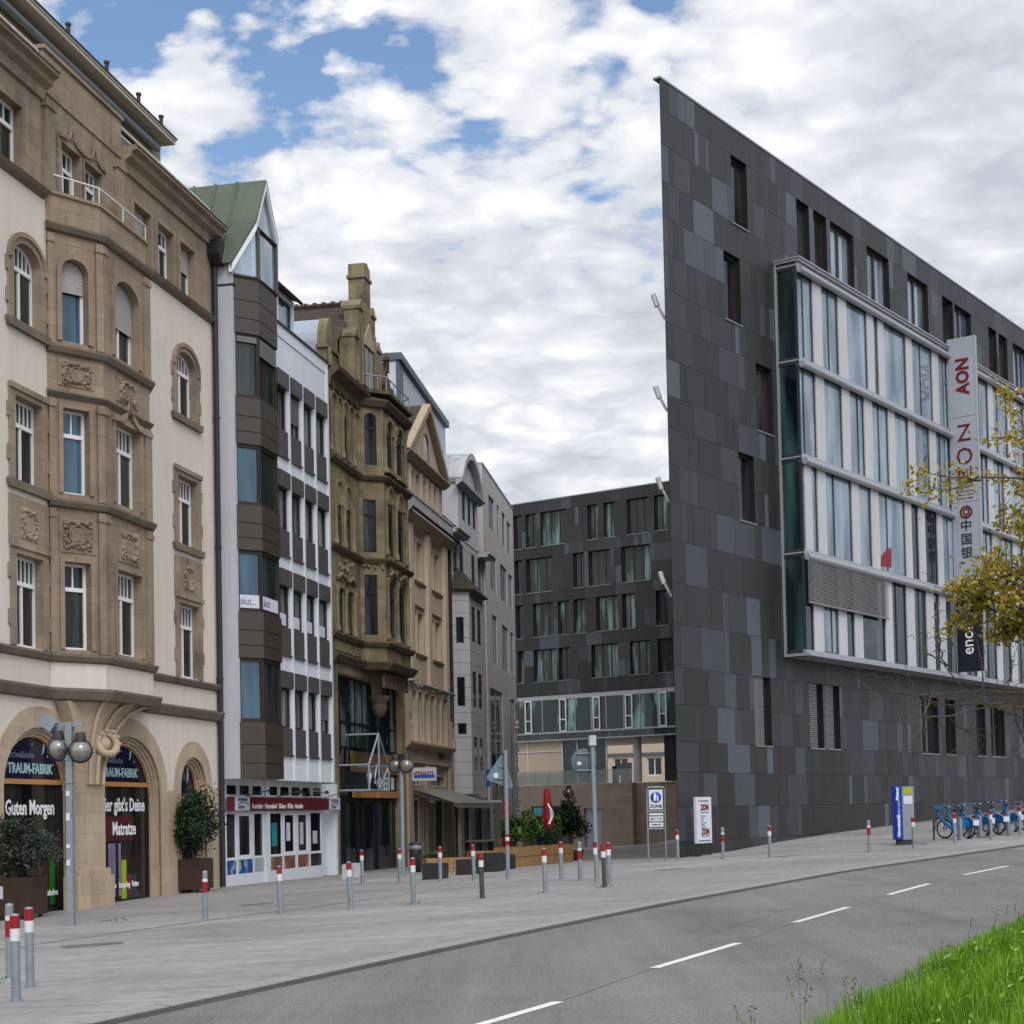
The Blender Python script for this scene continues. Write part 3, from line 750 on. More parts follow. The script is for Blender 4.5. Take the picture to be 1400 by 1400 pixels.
# ground floor wall with three arches
AR = [(-16.98, -14.15, -0.6, 4.02, 1.35), (-13.00, -9.45, -0.6, 4.05, 1.45), (-8.30, -4.42, -0.6, 4.02, 1.45), (-2.98, -1.12, -0.6, 3.60, 0.90)]
m = MB(); m.wall(XW, 0, -0.6, 4.72, 0, AR, 0.02); m.build('ground_floor_wall', 'cream', B)
m = MB()
for k, (a, b, c, d, r_) in enumerate(AR):
    wd = 0.50 if k < 3 else 0.48
    m.arch(a, b, c, d, r_, wd, -0.035, 0.02)
    for j in range(4):      # stepped mouldings running into the reveal
        q = 0.07 * j
        m.arch(a + q, b - q, c, d - q, r_ - q * 0.5, 0.075, -0.01 + 0.06 * j, 0.06 + 0.06 * j + 0.02)
m.box(-4.42, -2.98, -0.03, 0.018, -0.6, 2.62); m.box(-1.12, -0.002, -0.03, 0.018, -0.6, 2.72); m.box(-9.45, -8.30, -0.03, 0.018, -0.6, 3.5); m.box(-14.15, -13.0, -0.03, 0.018, -0.6, 3.5)
m.build('arch_surround', 'sandlow', B)
# piers that carry the oriel corbel
m = MB()
m.prism([(-9.95, 0.62), (-8.55, 0.62), (-8.55, 3.4), (-8.2, 4.0), (-7.3, 4.72), (-10.5, 4.72), (-10.1, 4.0), (-9.95, 3.3)], -0.36, -0.04)
m.plan([(-10.2, -0.04), (-10.2, -0.42), (-9.9, -0.62), (-8.6, -0.62), (-8.3, -0.42), (-8.3, -0.04)], -0.6, 0.45)
m.plan([(-10.08, -0.04), (-10.08, -0.40), (-9.86, -0.54), (-8.64, -0.54), (-8.42, -0.40), (-8.42, -0.04)], 0.45, 0.62)
m.build('pier', 'sandlow', B)
# corbel: fan of ribs spreading from the pier to the oriel floor
OR = [(-10.70, 0.0), (-9.42, -0.86), (-6.68, -0.86), (-5.40, 0.0)]
m = MB()
def fan(a0, a1, z0, z1, n=7):
    vs = []; 
    for i in range(n + 1):
        k = i / n; q = 1 - math.cos(k * PI / 2)
        vs += [(p0[0] + (p1[0] - p0[0]) * q, p0[1] + (p1[1] - p0[1]) * q, z0 + (z1 - z0) * math.sin(k * PI / 2) ** 1.0) for p0, p1 in zip(a0, a1)]
    k = len(a0)
    return vs, [(i * k + j, i * k + j + 1, (i + 1) * k + j + 1, (i + 1) * k + j) for i in range(n) for j in range(k - 1)]
low = [(-9.75, -0.02), (-9.55, -0.42), (-8.85, -0.42), (-8.65, -0.02)]
m.smooth = True
m.add(*fan(low, OR, 2.7, 4.80)); m.smooth = False
for a, b in zip(low, OR):
    pts = [(a[0] + (b[0] - a[0]) * (1 - math.cos(k * PI / 12)), a[1] + (b[1] - a[1]) * (1 - math.cos(k * PI / 12)) - 0.03, 2.7 + 2.08 * math.sin(k * PI / 12)) for k in range(7)]
    m.tube(pts, 0.055, 6)
mid0, mid1 = (-9.2, -0.44), (-8.05, -0.9)
m.tube([(mid0[0] + (mid1[0] - mid0[0]) * (1 - math.cos(k * PI / 12)), mid0[1] + (mid1[1] - mid0[1]) * (1 - math.cos(k * PI / 12)) - 0.02, 2.7 + 2.08 * math.sin(k * PI / 12)) for k in range(7)], 0.06, 6)
# carved cartouche on the corbel
m.torus((-8.95, -0.62, 3.72), 0.27, 0.10, (-0.55, -0.8, 0.25), 16, 7)
m.lathe([(0, -0.10), (0.12, -0.07), (0.2, 0.04)], (-8.93, -0.60, 3.72), 12, 'Y')
for k in range(11): m.lathe([(0, -0.07), (0.045, -0.04), (0.06, 0.03)], (-8.95 + 0.24 * math.cos(k * 0.57), -0.66 - 0.17 * math.cos(k * 0.57), 3.72 + 0.33 * math.sin(k * 0.57)), 7, 'Y')
m.build('corbel', 'sandlow', B)
# oriel
def seg(a, b): 
    d = Vector((b[0] - a[0], b[1] - a[1])); return d.length, Matrix.Translation((a[0], a[1], 0)) @ Matrix.Rotation(math.atan2(d.y, d.x), 4, 'Z')
L1, T1 = seg(OR[0], OR[1]); L2, T2 = seg(OR[1], OR[2]); L3, T3 = seg(OR[2], OR[3])
orow = [(5.98, 8.12, 0), (9.80, 11.90, 0), (13.55, 15.62, 0.40)]
lops = [(0.40, 1.12, c, d) + ((r_ * 0.8,) if r_ else ()) for c, d, r_ in orow]
fops = [(0.62, 2.08, c, d) + ((r_ * 1.15,) if r_ else ()) for c, d, r_ in orow]
m = MB()
for T, LL, oo in ((T1, L1, lops), (T2, L2, fops), (T3, L3, [])):
    m.T = T; m.wall(0, LL, 5.80, 16.35, 0, oo, 0.30)
m.T = None
m.plan([(x, y) for x, y in OR], 4.78, 4.8); m.plan([(x, y) for x, y in OR], 16.3, 16.34)
oriel = m.build('oriel', 'sand', B)
m = MB()
for T, LL in ((T1, L1), (T2, L2), (T3, L3)):
    m.T = T; m.wall(0, LL, 5.03, 5.82, -0.012, [], 0.1)
m.build('apron_band', 'cream', oriel)
# strings, pilasters and carved panels of the oriel
PATH = [(-10.70 - 0.02, 0.0)] + OR[1:3] + [(-5.38, 0.0)]
ledgeprof = [(0.0, -0.20), (0.10, -0.16), (0.16, -0.05), (0.16, 0.0), (0.0, 0.03)]
m = MB()
for z in (13.40, 9.62, 5.85, 16.40): m.mould(PATH, ledgeprof, z); m.flush('string_course', 'ledge', oriel)
m.mould(PATH[:3], [(0, -0.16), (0.12, -0.04), (0.12, 0.0), (0, 0.03)], 12.28)
m.build('string_course', 'ledge', oriel)
m = MB()
for x, T, wd in ((0.0, T2, 0.20), (L2 - 0.36, T2, 0.36), (L1 - 0.2, T1, 0.2), (0.02, T1, 0.16)):
    m.T = T
    for z0, z1 in ((5.88, 9.40), (9.66, 12.10), (13.45, 16.15)):
        m.box(x, x + wd, -0.06, -0.004, z0, z1); m.box(x - 0.02, x + wd + 0.02, -0.09, -0.004, z1 - 0.22, z1 - 0.1); m.flush('pilaster', 'sand', oriel)
m.T = None
def relief(T, cx_, cz, w_, h_, rr_):
    """carved cartouche: scrolled frame with bosses and a plain shield"""
    m.T = T
    m.box(cx_ - w_, cx_ + w_, -0.025, -0.004, cz - h_, cz + h_)
    for k in range(30):
        t = 2 * PI * k / 30 + rr_.uniform(-0.08, 0.08); q = rr_.uniform(0.80, 1.02)
        ct, st = math.cos(t), math.sin(t); sq = 1 / max(abs(ct), abs(st)) ** 0.72
        x, z = cx_ + w_ * 0.72 * ct * q * sq, cz + h_ * 0.72 * st * q * sq
        r = rr_.uniform(0.035, 0.085)
        m.lathe([(0.0, -0.11), (r * 0.7, -0.085), (r, -0.02)], (x, 0, z), 7, 'Y')
    for k in range(4):
        sx_, sz_ = (-1) ** k, (-1) ** (k // 2)
        m.torus((cx_ + sx_ * w_ * 0.62, -0.04, cz + sz_ * h_ * 0.62), 0.075, 0.03, (0, 1, 0), 10, 5)
    m.box(cx_ - w_ * 0.36, cx_ + w_ * 0.36, -0.05, -0.026, cz - h_ * 0.36, cz + h_ * 0.36)
    m.torus((cx_, -0.03, cz), min(w_, h_) * 0.52, 0.04, (0, 1, 0), 14, 5)
    m.T = None
rr_ = random.Random(3)
for z0, z1 in ((8.35, 9.25), (12.45, 13.1)):
    relief(T1, 0.78, (z0 + z1) / 2, 0.50, (z1 - z0) / 2, rr_); m.flush('carved_panel', 'sand', oriel); relief(T2, 1.35, (z0 + z1) / 2, 0.62, (z1 - z0) / 2, rr_); m.flush('carved_panel', 'sand', oriel)
# ogee hood over the second-floor front window
m.T = T2
og = [(0.45, 12.02), (0.85, 12.06), (1.12, 12.20), (1.27, 12.42), (1.35, 12.80), (1.43, 12.42), (1.58, 12.20), (1.85, 12.06), (2.25, 12.02)]
for p_, q_ in zip(og, og[1:]): m.prism([(p_[0], p_[1] - 0.15), (q_[0], q_[1] - 0.15), q_, p_], -0.11, -0.004)
m.T = None
m.flush('ogee_hood', 'sand', oriel)
relief(Matrix.Identity(4), -11.7, 8.80, 0.50, 0.46, rr_); m.flush('carved_panel', 'sand', B); relief(Matrix.Identity(4), -2.2, 8.82, 0.50, 0.44, rr_)
m.build('carved_panel', 'sand', B)
rcurt = random.Random(5)
for T, oo, bl in ((T1, lops, 1), (T2, fops, 2)):
    for k, o_ in enumerate(oo):
        wz = window(B, o_[0], o_[1], o_[2], o_[3], 0.22, 'whitepaint', 'paneblue' if (bl == 1 and k > 0) else 'pane', 0.075, (0.5,) if bl == 2 else (), 0.70, (0.5,) if bl == 1 else (0.22, 0.36, 0.5, 0.64, 0.78), o_[4] if len(o_) > 4 else 0, T)
        mm_ = MB(); mm_.T = T
        a, b, c, d = o_[:4]
        if len(o_) > 4: mm_.arch(a, b, c, d, o_[4], 0.13, -0.05, -0.004)
        else:
            mm_.box(a - 0.12, a, -0.045, -0.004, c, d + 0.12); mm_.box(b, b + 0.12, -0.045, -0.004, c, d + 0.12); mm_.box(a, b, -0.045, -0.004, d, d + 0.12)
        mm_.build('stone_surround', 'sand', wz)
        if k == 2:
            q = MB(); q.T = T; zz = d - (0.75 if bl == 1 else 1.15)
            arc = arcpts(a + 0.02, b - 0.02, d - 0.02, o_[4])
            q.add([(a + 0.02, 0.18, zz)] + [(x, 0.18, z) for x, z in arc] + [(b - 0.02, 0.18, zz)], [list(range(len(arc) + 1, -1, -1))])
            q.box(a + 0.02, b - 0.02, 0.17, 0.20, zz - 0.05, zz)
            q.build('roller_shutter', 'shutter', wz)
for a, b in cols:
    for k, (c, d, r_) in enumerate(rows):
        wz = window(B, a, b, c, d, 0.18, 'whitepaint', 'pane', 0.075, (0.5,), 0.70, (0.2, 0.35, 0.5, 0.65, 0.8), r_)
        surround(wz, a, b, c, d, 0.26, -0.05, -0.003, r_, True, 'sand', None, k > 0)
        if k == 0:
            q = MB(); q.box(a - 0.3, b + 0.3, -0.04, -0.003, d + 0.26, 9.40); q.build('stone_panel', 'sand', wz)
# main string courses
m = MB()
for x0, x1 in ((XW, -10.72), (-5.38, -0.02)):
    m.mould([(x0, 0), (x1, 0)], ledgeprof, 5.85); m.flush('string_course', 'ledge', B)
m.mould([(XW, 0), (-10.72, 0)] , [(0, -0.30), (0.12, -0.26), (0.22, -0.06), (0.22, 0), (0, 0.03)], 5.02); m.flush('string_course', 'ledge', B)
m.mould([(-5.38, 0), (-0.02, 0)], [(0, -0.30), (0.12, -0.26), (0.22, -0.06), (0.22, 0), (0, 0.03)], 5.02); m.flush('string_course', 'ledge', B)
m.mould([(-10.70, 0.0)] + OR[1:3] + [(-5.40, 0)], [(-0.02, -0.30), (0.14, -0.26), (0.24, -0.06), (0.24, 0), (-0.02, 0.03)], 5.02); m.flush('string_course', 'ledge', B)
m.mould([(XW, 0), (-10.8, 0)], [(0, -0.2), (0.14, -0.1), (0.2, 0), (0, 0.03)], 17.10); m.flush('string_course', 'ledge', B); m.mould([(-5.3, 0), (-0.02, 0)], [(0, -0.2), (0.14, -0.1), (0.2, 0), (0, 0.03)], 17.10)
m.build('string_course', 'ledge', B)
# attic storey
acols = [(-16.6, -15.1), (-13.6, -11.95), (-9.98, -8.95), (-8.72, -7.7), (-5.76, -4.66), (-4.20, -3.10), (-2.64, -1.55)]
aops = [(a, b, 17.2, 18.68) for a, b in acols]
m = MB(); m.wall(XW, 0, 17.0, 19.6, -0.02, aops, 0.28); m.quad((0, -0.02, 17), (0, 6, 17), (0, 6, 20.0), (0, -0.02, 20.0))
m.prism([(-10.85, 19.6), (-6.5, 19.6), (-6.5, 20.62), (-10.85, 20.62)], -0.06, 0.4)
m.prism([(-10.9, 20.62), (-6.45, 20.62), (-6.45, 20.72), (-10.9, 20.72)], -0.12, 0.45)
for a, b in acols:
    m.box(a - 0.16, a, -0.08, -0.022, 17.14, 18.82); m.box(b, b + 0.16, -0.08, -0.022, 17.14, 18.82); m.box(a, b, -0.08, -0.022, 18.68, 18.84)
for x in (-10.85, -6.9): m.box(x, x + 0.42, -0.14, -0.022, 17.15, 19.45); m.box(x - 0.05, x + 0.47, -0.18, -0.022, 19.2, 19.32)
for x in (-9.46, -8.2):   # little ogee hoods
    og = [(x - 0.66, 18.86), (x - 0.3, 18.90), (x - 0.1, 19.0), (x, 19.26), (x + 0.1, 19.0), (x + 0.3, 18.90), (x + 0.66, 18.86)]
    for p_, q_ in zip(og, og[1:]): m.prism([(p_[0], p_[1] - 0.1), (q_[0], q_[1] - 0.1), q_, p_], -0.13, -0.082)
attic = m.build('attic_wall', 'sand', B)
corn = [(0, -0.62), (0.08, -0.60), (0.12, -0.36), (0.30, -0.26), (0.34, -0.14), (0.48, -0.08), (0.48, 0.0), (0, 0.05)]
m = MB(); m.mould([(XW, -0.02), (-10.86, -0.02)], corn, 19.92); m.flush('cornice', 'sand', B); m.mould([(-6.49, -0.02), (0.04, -0.02)], corn, 19.92); m.build('cornice', 'sand', B)
m = MB(); m.box(XW, -10.86, -0.53, 0.2, 19.925, 19.96); m.flush('cornice_flashing', 'ledge', B); m.box(-6.49, 0.06, -0.53, 0.2, 19.925, 19.96); m.build('cornice_flashing', 'ledge', B)
for k, (a, b) in enumerate(acols):
    wz = window(B, a, b, 17.2, 18.68, 0.16, 'whitepaint', 'pane', 0.07, (0.5,), 0.66, (0.25, 0.5, 0.75))
    if k in (4, 6):
        q = MB(); q.quad((a + 0.04, 0.14, 17.95 if k == 6 else 17.3), (b - 0.04, 0.14, 17.95 if k == 6 else 17.3), (b - 0.04, 0.14, 18.66), (a + 0.04, 0.14, 18.66)); q.build('roller_shutter', 'shutter', wz)
# balcony parapet and rail on top of the oriel
m = MB(); BP = [(-10.70, -0.02), (-9.42, -0.80), (-6.68, -0.80), (-5.40, -0.02)]
for a, b in zip(BP, BP[1:]):
    LL, T = seg(a, b); m.T = T; m.box(0, LL, 0, 0.14, 16.43, 17.14)
m.T = None
m.mould(BP, [(0, 0), (0.06, 0.02), (0.06, 0.1), (-0.2, 0.1)], 17.12)
par_ = m.build('balcony_parapet', 'sand', B)
m = MB(); m.tube([(x, y, 17.62) for x, y in BP], 0.022, 6)
for a, b in zip(BP, BP[1:]):
    for k in (0, 0.5): m.tube([(a[0] + (b[0] - a[0]) * k, a[1] + (b[1] - a[1]) * k, z) for z in (17.2, 17.62)], 0.016, 6)
m.build('balcony_rail', 'whitepaint', par_)
# penthouse, eaves, awning cassette, roof vents and terrace rails
m = MB(); m.wall(XW, -0.35, 19.8, 22.5, 1.5, [(-16, -12.2, 20.1, 22.0), (-5.2, -1.2, 20.1, 22.0)], 0.15); m.quad((-0.35, 1.5, 19.8), (-0.35, 8, 19.8), (-0.35, 8, 22.5), (-0.35, 1.5, 22.5)); pent = m.build('penthouse_wall', 'penth', B)
m = MB(); m.quad((-16, 1.6, 20.1), (-12.2, 1.6, 20.1), (-12.2, 1.6, 22.0), (-16, 1.6, 22.0)); m.quad((-5.2, 1.6, 20.1), (-1.2, 1.6, 20.1), (-1.2, 1.6, 22), (-5.2, 1.6, 22)); m.build('terrace_glazing', 'pane', pent)
m = MB(); m.box(XW, -0.42, 0.98, 8, 22.5, 22.60); m.box(XW, -0.40, 0.95, 8.03, 22.602, 22.66); m.build('eaves', 'soffit', B)
m = MB(); m.box(XW, -0.36, 0.92, 1.1, 22.664, 22.70); m.build('roof_edge', 'blackmetal', B)
m = MB(); m.tube([(XW, 1.34, 22.22), (-0.95, 1.34, 22.22)], 0.115, 12); m.build('awning_cassette', 'greymetal', B)
for x in (-12.9, -9.9, -7.3, -5.0, -2.9, -1.3):
    m = MB(); m.tube([(x, 1.05, 22.69), (x, 1.05, 23.02)], 0.06, 8); m.tube([(x, 1.05, 23.0), (x, 1.05, 23.06)], 0.085, 8); m.build('roof_vent', 'blackmetal', B)
m = MB()
for x0, x1 in ((XW, -10.95), (-6.42, -0.1)):
    n = int((x1 - x0) / 1.2)
    for z in (20.32, 20.55): m.tube([(x0, 0.05, z), (x1, 0.05, z)], 0.028, 6)
    for k in range(n + 1): m.box(x0 + (x1 - x0) * k / n - 0.025, x0 + (x1 - x0) * k / n + 0.025, 0.02, 0.07, 19.96, 20.55)
m.build('terrace_rail', 'whitepaint', B)
# downpipe with hopper
m = MB(); m.tube([(-0.12, -0.12, 18.9), (-0.12, -0.12, -0.25)], 0.085, 10)
for z in (2, 6, 10, 14): m.tube([(-0.12, -0.12, z), (-0.12, -0.12, z + 0.08)], 0.105, 10)
m.prism([(-0.48, 19.45), (0.1, 19.45), (0.1, 19.0), (-0.0, 18.75), (-0.26, 18.75), (-0.48, 19.0)], -0.40, -0.03)
m.build('downpipe', 'blackmetal', B)
# shop glazing in the arches
def shop(a, b, d, rise, bar, title, lines, strips, foot, k):
    gl = MB(); y = 0.27
    arc = arcpts(a + 0.2, b - 0.2, d - 0.2, rise - 0.1)
    gl.quad((a + 0.1, y, -0.5), (b - 0.1, y, -0.5), (b - 0.1, y, bar), (a + 0.1, y, bar))
    go = gl.build('shop_window', 'shopdark', B)
    fl = MB(); 
    if d - rise < bar: fl.add([(a + 0.2, y, bar)] + [(x, y, z) for x, z in arc if z > bar + 0.01] + [(b - 0.2, y, bar)], [list(range(len([1 for x, z in arc if z > bar + 0.01]) + 1, -1, -1))])
    else: fl.add([(a + 0.2, y, bar)] + [(x, y, z) for x, z in arc] + [(b - 0.2, y, bar)], [list(range(len(arc) + 1, -1, -1))])
    fl.build('fanlight', 'navy', go)
    fr = MB(); fr.box(a + 0.1, b - 0.1, y - 0.06, y - 0.01, bar - 0.06, bar + 0.06); fr.tube([(x, y - 0.03, z) for x, z in arc], 0.035, 6); fr.build('fanlight_frame', 'orange', go)
    fb = MB(); fb.box(b - 0.32, b - 0.22, y - 0.05, y - 0.002, -0.5, bar - 0.06); fb.box(a + 0.2, a + 0.32, y - 0.05, y - 0.002, -0.5, bar - 0.06); fb.box((a + b) / 2 - 0.3, (a + b) / 2 - 0.22, y - 0.05, y - 0.002, -0.5, 1.3); fb.box(a + 0.32, b - 0.32, y - 0.05, y - 0.002, -0.5, -0.28); fb.build('shop_frame', 'black', go)
    tx = MB(); cxm = (a + b) / 2
    if title:
        tx.txt('TRAUM-FABRIK', cxm + 0.02, bar + 0.20, y - 0.012, 0.34, 0.92, 'CENTER', 0.008)
        # crescent moon and stars
        mc = (cxm + 0.62, bar + 0.98); oa = []; ob = []
        for i in range(13):
            t = -PI / 2 + PI * i / 12 - 0.35
            oa.append((mc[0] + 0.16 * math.cos(t) - 0.05, mc[1] + 0.32 * math.sin(t))); ob.append((mc[0] + 0.06 * math.cos(t) - 0.05 - 0.02 * 0, mc[1] + 0.32 * math.sin(t)))
        for i in range(12): tx.add([(oa[i][0], y - 0.012, oa[i][1]), (oa[i + 1][0], y - 0.012, oa[i + 1][1]), (ob[i + 1][0], y - 0.012, ob[i + 1][1]), (ob[i][0], y - 0.012, ob[i][1])], [(0, 1, 2, 3)])
        for sx_, sz, r in ((-0.55, 0.98, 0.06), (0.1, 0.9, 0.04), (0.86, 0.62, 0.045), (-1.05, 0.35, 0.03), (1.15, 0.42, 0.035)):
            pts = []
            for i in range(8):
                t = PI * i / 4; q = r if i % 2 == 0 else r * 0.4
                pts.append((cxm + sx_ + q * math.cos(t), y - 0.012, bar + sz + q * math.sin(t)))
            tx.add(pts, [list(range(8))])
        tx.build('fanlight_lettering', 'mint', go)
        sg = MB(); sg.txt('schwäbische', cxm - 0.95, bar + 0.56, y - 0.012, 0.24, 0.95, 'LEFT'); sg.build('fanlight_script', 'lettergrey', go)
    else:
        mc = (cxm + 0.15, bar + 0.75)
        for i in range(12):
            t, t2 = -PI / 2 + PI * i / 12 - 0.35, -PI / 2 + PI * (i + 1) / 12 - 0.35
            tx.add([(mc[0] + 0.14 * math.cos(t), y - 0.012, mc[1] + 0.3 * math.sin(t)), (mc[0] + 0.14 * math.cos(t2), y - 0.012, mc[1] + 0.3 * math.sin(t2)), (mc[0] + 0.04 * math.cos(t2), y - 0.012, mc[1] + 0.3 * math.sin(t2)), (mc[0] + 0.04 * math.cos(t), y - 0.012, mc[1] + 0.3 * math.sin(t))], [(0, 1, 2, 3)])
        tx.build('fanlight_moon', 'mint', go)
    if lines:
        lt = MB()
        for s_, x, z, al in lines: lt.txt(s_, x, z, y - 0.02, 0.50, 0.80, al, 0.009); lt.flush('shop_lettering', 'lettering', go)
        for s_, x in foot: lt.txt(s_, x, 0.02, y - 0.02, 0.22, 0.8, 'LEFT', 0.004); lt.flush('small_lettering', 'lettering', go)
    for mm_, x0, x1, z0, z1 in strips:
        q = MB(); q.box(x0, x1, y - 0.008, y - 0.003, z0, z1); q.build('poster', mm_, go)
shop(-13.00, -9.45, 4.05, 1.45, 2.76, True, [('Guten Morgen', -11.25, 1.98, 'CENTER')], [('maroon', -10.55, -10.36, -0.2, 1.05), ('green', -10.3, -10.05, -0.2, 0.95), ('lilac', -12.3, -12.0, -0.1, 0.8), ('lime', -12.5, -12.36, -0.1, 0.75)], [('Bettreste', -11.25, ), ('Zudecken', -10.62)], 0)
shop(-8.30, -4.42, 4.02, 1.45, 2.76, True, [("Hier gibt's Deine", -6.22, 2.05, 'CENTER'), ('Matratze', -6.15, 1.42, 'CENTER')], [('maroon', -7.9, -5.55, 1.26, 1.92), ('lilac', -7.1, -6.35, -0.2, 1.2), ('lime', -6.32, -6.02, -0.3, 0.75), ('purple', -5.98, -5.74, -0.2, 0.35)], [('Wäsche', -7.25), ('Boxspring', -6.55), ('Futter', -5.72)], 1)
shop(-2.98, -1.12, 3.60, 0.90, 2.4, False, [], [], [], 2)
shop(-16.98, -14.15, 4.02, 1.35, 2.76, True, [], [], [], 3)

# ================================================================= white house with the brown metal oriel
B = facade('white_house', 'white panelled house with brown metal oriel, green copper gable and travel shop below', (-8.91, 50.0), (0.2078, 0.9782))
F0 = -0.62                      # front of the projecting upper storeys
rz_ = [(3.86, 4.73, 6.05, 6.60), (7.16, 8.06, 9.42, 9.98), (10.46, 11.31, 12.70, 13.25), (13.77, 14.64, 16.05, 16.60)]   # spandrel foot, sill, header foot, header top
cxs = [(2.45, 3.50), (3.74, 4.84), (5.09, 6.17), (6.46, 7.48), (7.77, 8.88)]
ops = [(a, b, r[0], r[3]) for a, b in cxs for r in rz_]
m = MB()
m.wall(0.12, 9.26, 3.0, 18.15, F0, ops, 0.30)
m.quad((9.26, F0, 3.0), (9.26, 8, 3.0), (9.26, 8, 18.15), (9.26, F0, 18.15))
m.quad((0.12, F0, 3.0), (9.26, F0, 3.0), (9.26, 0.1, 3.0), (0.12, 0.1, 3.0))
for k in range(1, 5):       # slender fins between the window columns
    x = (cxs[k - 1][1] + cxs[k][0]) / 2
    m.box(x - 0.05, x + 0.05, F0 - 0.06, F0 - 0.003, 3.0, 16.62)
m.box(8.95, 9.12, F0 - 0.06, F0 - 0.003, 3.0, 17.9); m.box(3.4, 8.93, F0 - 0.03, F0 - 0.003, 17.72, 17.80)
m.build('wall', 'wrender', B)
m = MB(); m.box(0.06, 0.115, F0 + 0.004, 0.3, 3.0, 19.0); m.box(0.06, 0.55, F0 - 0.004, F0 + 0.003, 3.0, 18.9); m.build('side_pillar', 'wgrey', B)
m = MB(); m.box(0.05, 9.30, F0 - 0.05, 0.5, 18.152, 18.22); m.build('parapet_cap', 'blackmetal', B)
rr_ = random.Random(11)
for ci, (a, b) in enumerate(cxs):
    for ri, (s0, sill, h0, h1) in enumerate(rz_):
        m = MB(); m.box(a + 0.01, b - 0.01, F0 - 0.03, F0 + 0.1, s0, sill - 0.002); m.box(a - 0.02, b + 0.02, F0 - 0.07, F0 + 0.1, s0 - 0.07, s0 - 0.003); m.build('spandrel', 'panel', B)
        wz = window(B, a, b, sill, h0 + 0.02, F0 + 0.09, 'brownframe', 'panecurtain', 0.075, (), None)
        m = MB(); m.box(a + 0.01, b - 0.01, F0 - 0.10, F0 + 0.12, h0, h1 - 0.01); m.build('blind_box', 'panel', wz)
        m = MB(); m.tube([(b - 0.10, F0 + 0.04, sill + 0.05), (b - 0.10, F0 + 0.04, h0)], 0.012, 5); m.build('blind_rail', 'blackmetal', wz)
        if (ci, ri) in ((2, 3), (4, 0)):
            m = MB(); zz = h0 - (0.95 if ri == 3 else 0.85)
            for k in range(int((h0 - zz) / 0.075)): m.box(a + 0.05, b - 0.05, F0 + 0.03, F0 + 0.07, zz + k * 0.075, zz + k * 0.075 + 0.05)
            m.build('blind', 'slat', wz)
        if ri == 1 and ci > 0:
            m = MB(); m.quad((a + 0.12, F0 + 0.10, sill + 0.09), (b - 0.12, F0 + 0.10, sill + 0.09), (b - 0.12, F0 + 0.10, sill + 0.48), (a + 0.12, F0 + 0.10, sill + 0.48)); m.build('window_notice', 'paper', wz)
# oriel
OP = [(0.14, F0), (0.76, -1.22), (2.36, -1.22), (2.98, F0)]
segs = [seg(a, b) for a, b in zip(OP, OP[1:])]
bz = [(3.0, 4.74), (6.70, 8.12), (10.02, 11.42), (13.30, 14.74), (16.74, 18.45)]
m = MB()
or_ = None
for z0, z1 in bz:
    h_ = z1 - z0
    for LL, T in segs:
        m.T = T
        for q0, q1 in ((0, 0.27), (0.27, 0.60), (0.60, 1.0)):
            m.box(0.006, LL - 0.006, 0, 0.12, z0 + h_ * q0 + 0.012, z0 + h_ * q1 - 0.012)
    m.T = None
    m.plan(OP, z0, z0 + 0.01)
    or_ = m.flush('oriel_cladding', 'brown', B)
    for LL, T in segs: m.T = T; m.box(0, LL, 0.03, 0.10, z0 + 0.015, z1 - 0.005)
    m.T = None; m.flush('cladding_backing', 'black', or_)
for k in range(4):
    z0, z1 = bz[k][1], bz[k + 1][0]
    for j, (LL, T) in enumerate(segs):
        wz = window(B, 0.0 if j else 0.0, LL, z0 + 0.002, z1 - 0.002, 0.06, 'brownframe', 'paneblue' if (j == 0 and k < 3) else 'pane', 0.10, (), None, T=T, fd=0.1)
        if k == 3 and j < 2:
            q = MB(); q.T = T; hh = 0.22 if j == 0 else 0.55
            for i in range(int(hh / 0.06)): q.box(0.1, LL - 0.1, 0.02, 0.05, z1 - 0.1 - i * 0.06 - 0.045, z1 - 0.1 - i * 0.06)
            q.build('blind', 'slat', wz)
        if k == 1 and j < 2:
            q = MB(); q.T = T; q.box(0.11, LL - 0.11, 0.075, 0.085, z0 + 0.12, z0 + 0.52); bo = q.build('window_banner', 'paper', wz)
            q = MB(); q.T = T; q.txt('akut...' if j == 0 else 'akut', 0.12 if j == 0 else 0.2, z0 + 0.22, 0.07, 0.34, 0.62 if j == 0 else 0.9); q.build('banner_lettering', 'lettergrey', wz)
# copper gable roof above the oriel
GP = [(-0.06, F0 - 0.04, 18.78), (0.52, -1.27, 20.22), (1.30, -1.32, 21.78), (2.40, -1.27, 20.22), (3.05, F0 - 0.04, 18.55)]
m = MB()
for p, q in zip(GP, GP[1:]):
    a, b = Vector(p), Vector(q); d = Vector((0, 4.2, 0)); n = (b - a).cross(Vector((0, 1, 0))).normalized() * -0.07
    if n.z < 0: n = -n
    vs = [a, b, b + Vector((0, 4.2 - b.y, 0)), a + Vector((0, 4.2 - a.y, 0))]
    m.add([*vs, *[v + n for v in vs]], [(0, 1, 2, 3), (7, 6, 5, 4), (0, 4, 5, 1), (1, 5, 6, 2), (2, 6, 7, 3), (3, 7, 4, 0)])
    for k in range(1, 7):       # standing seams
        y = -1.1 + 0.72 * k
        if y > max(a.y, b.y) + 0.1:
            m.tube([(a.x + n.x * 1.3, y, a.z + n.z * 1.3), (b.x + n.x * 1.3, y, b.z + n.z * 1.3)], 0.045, 5)
roof = m.build('copper_roof', 'copper', B)
m = MB()
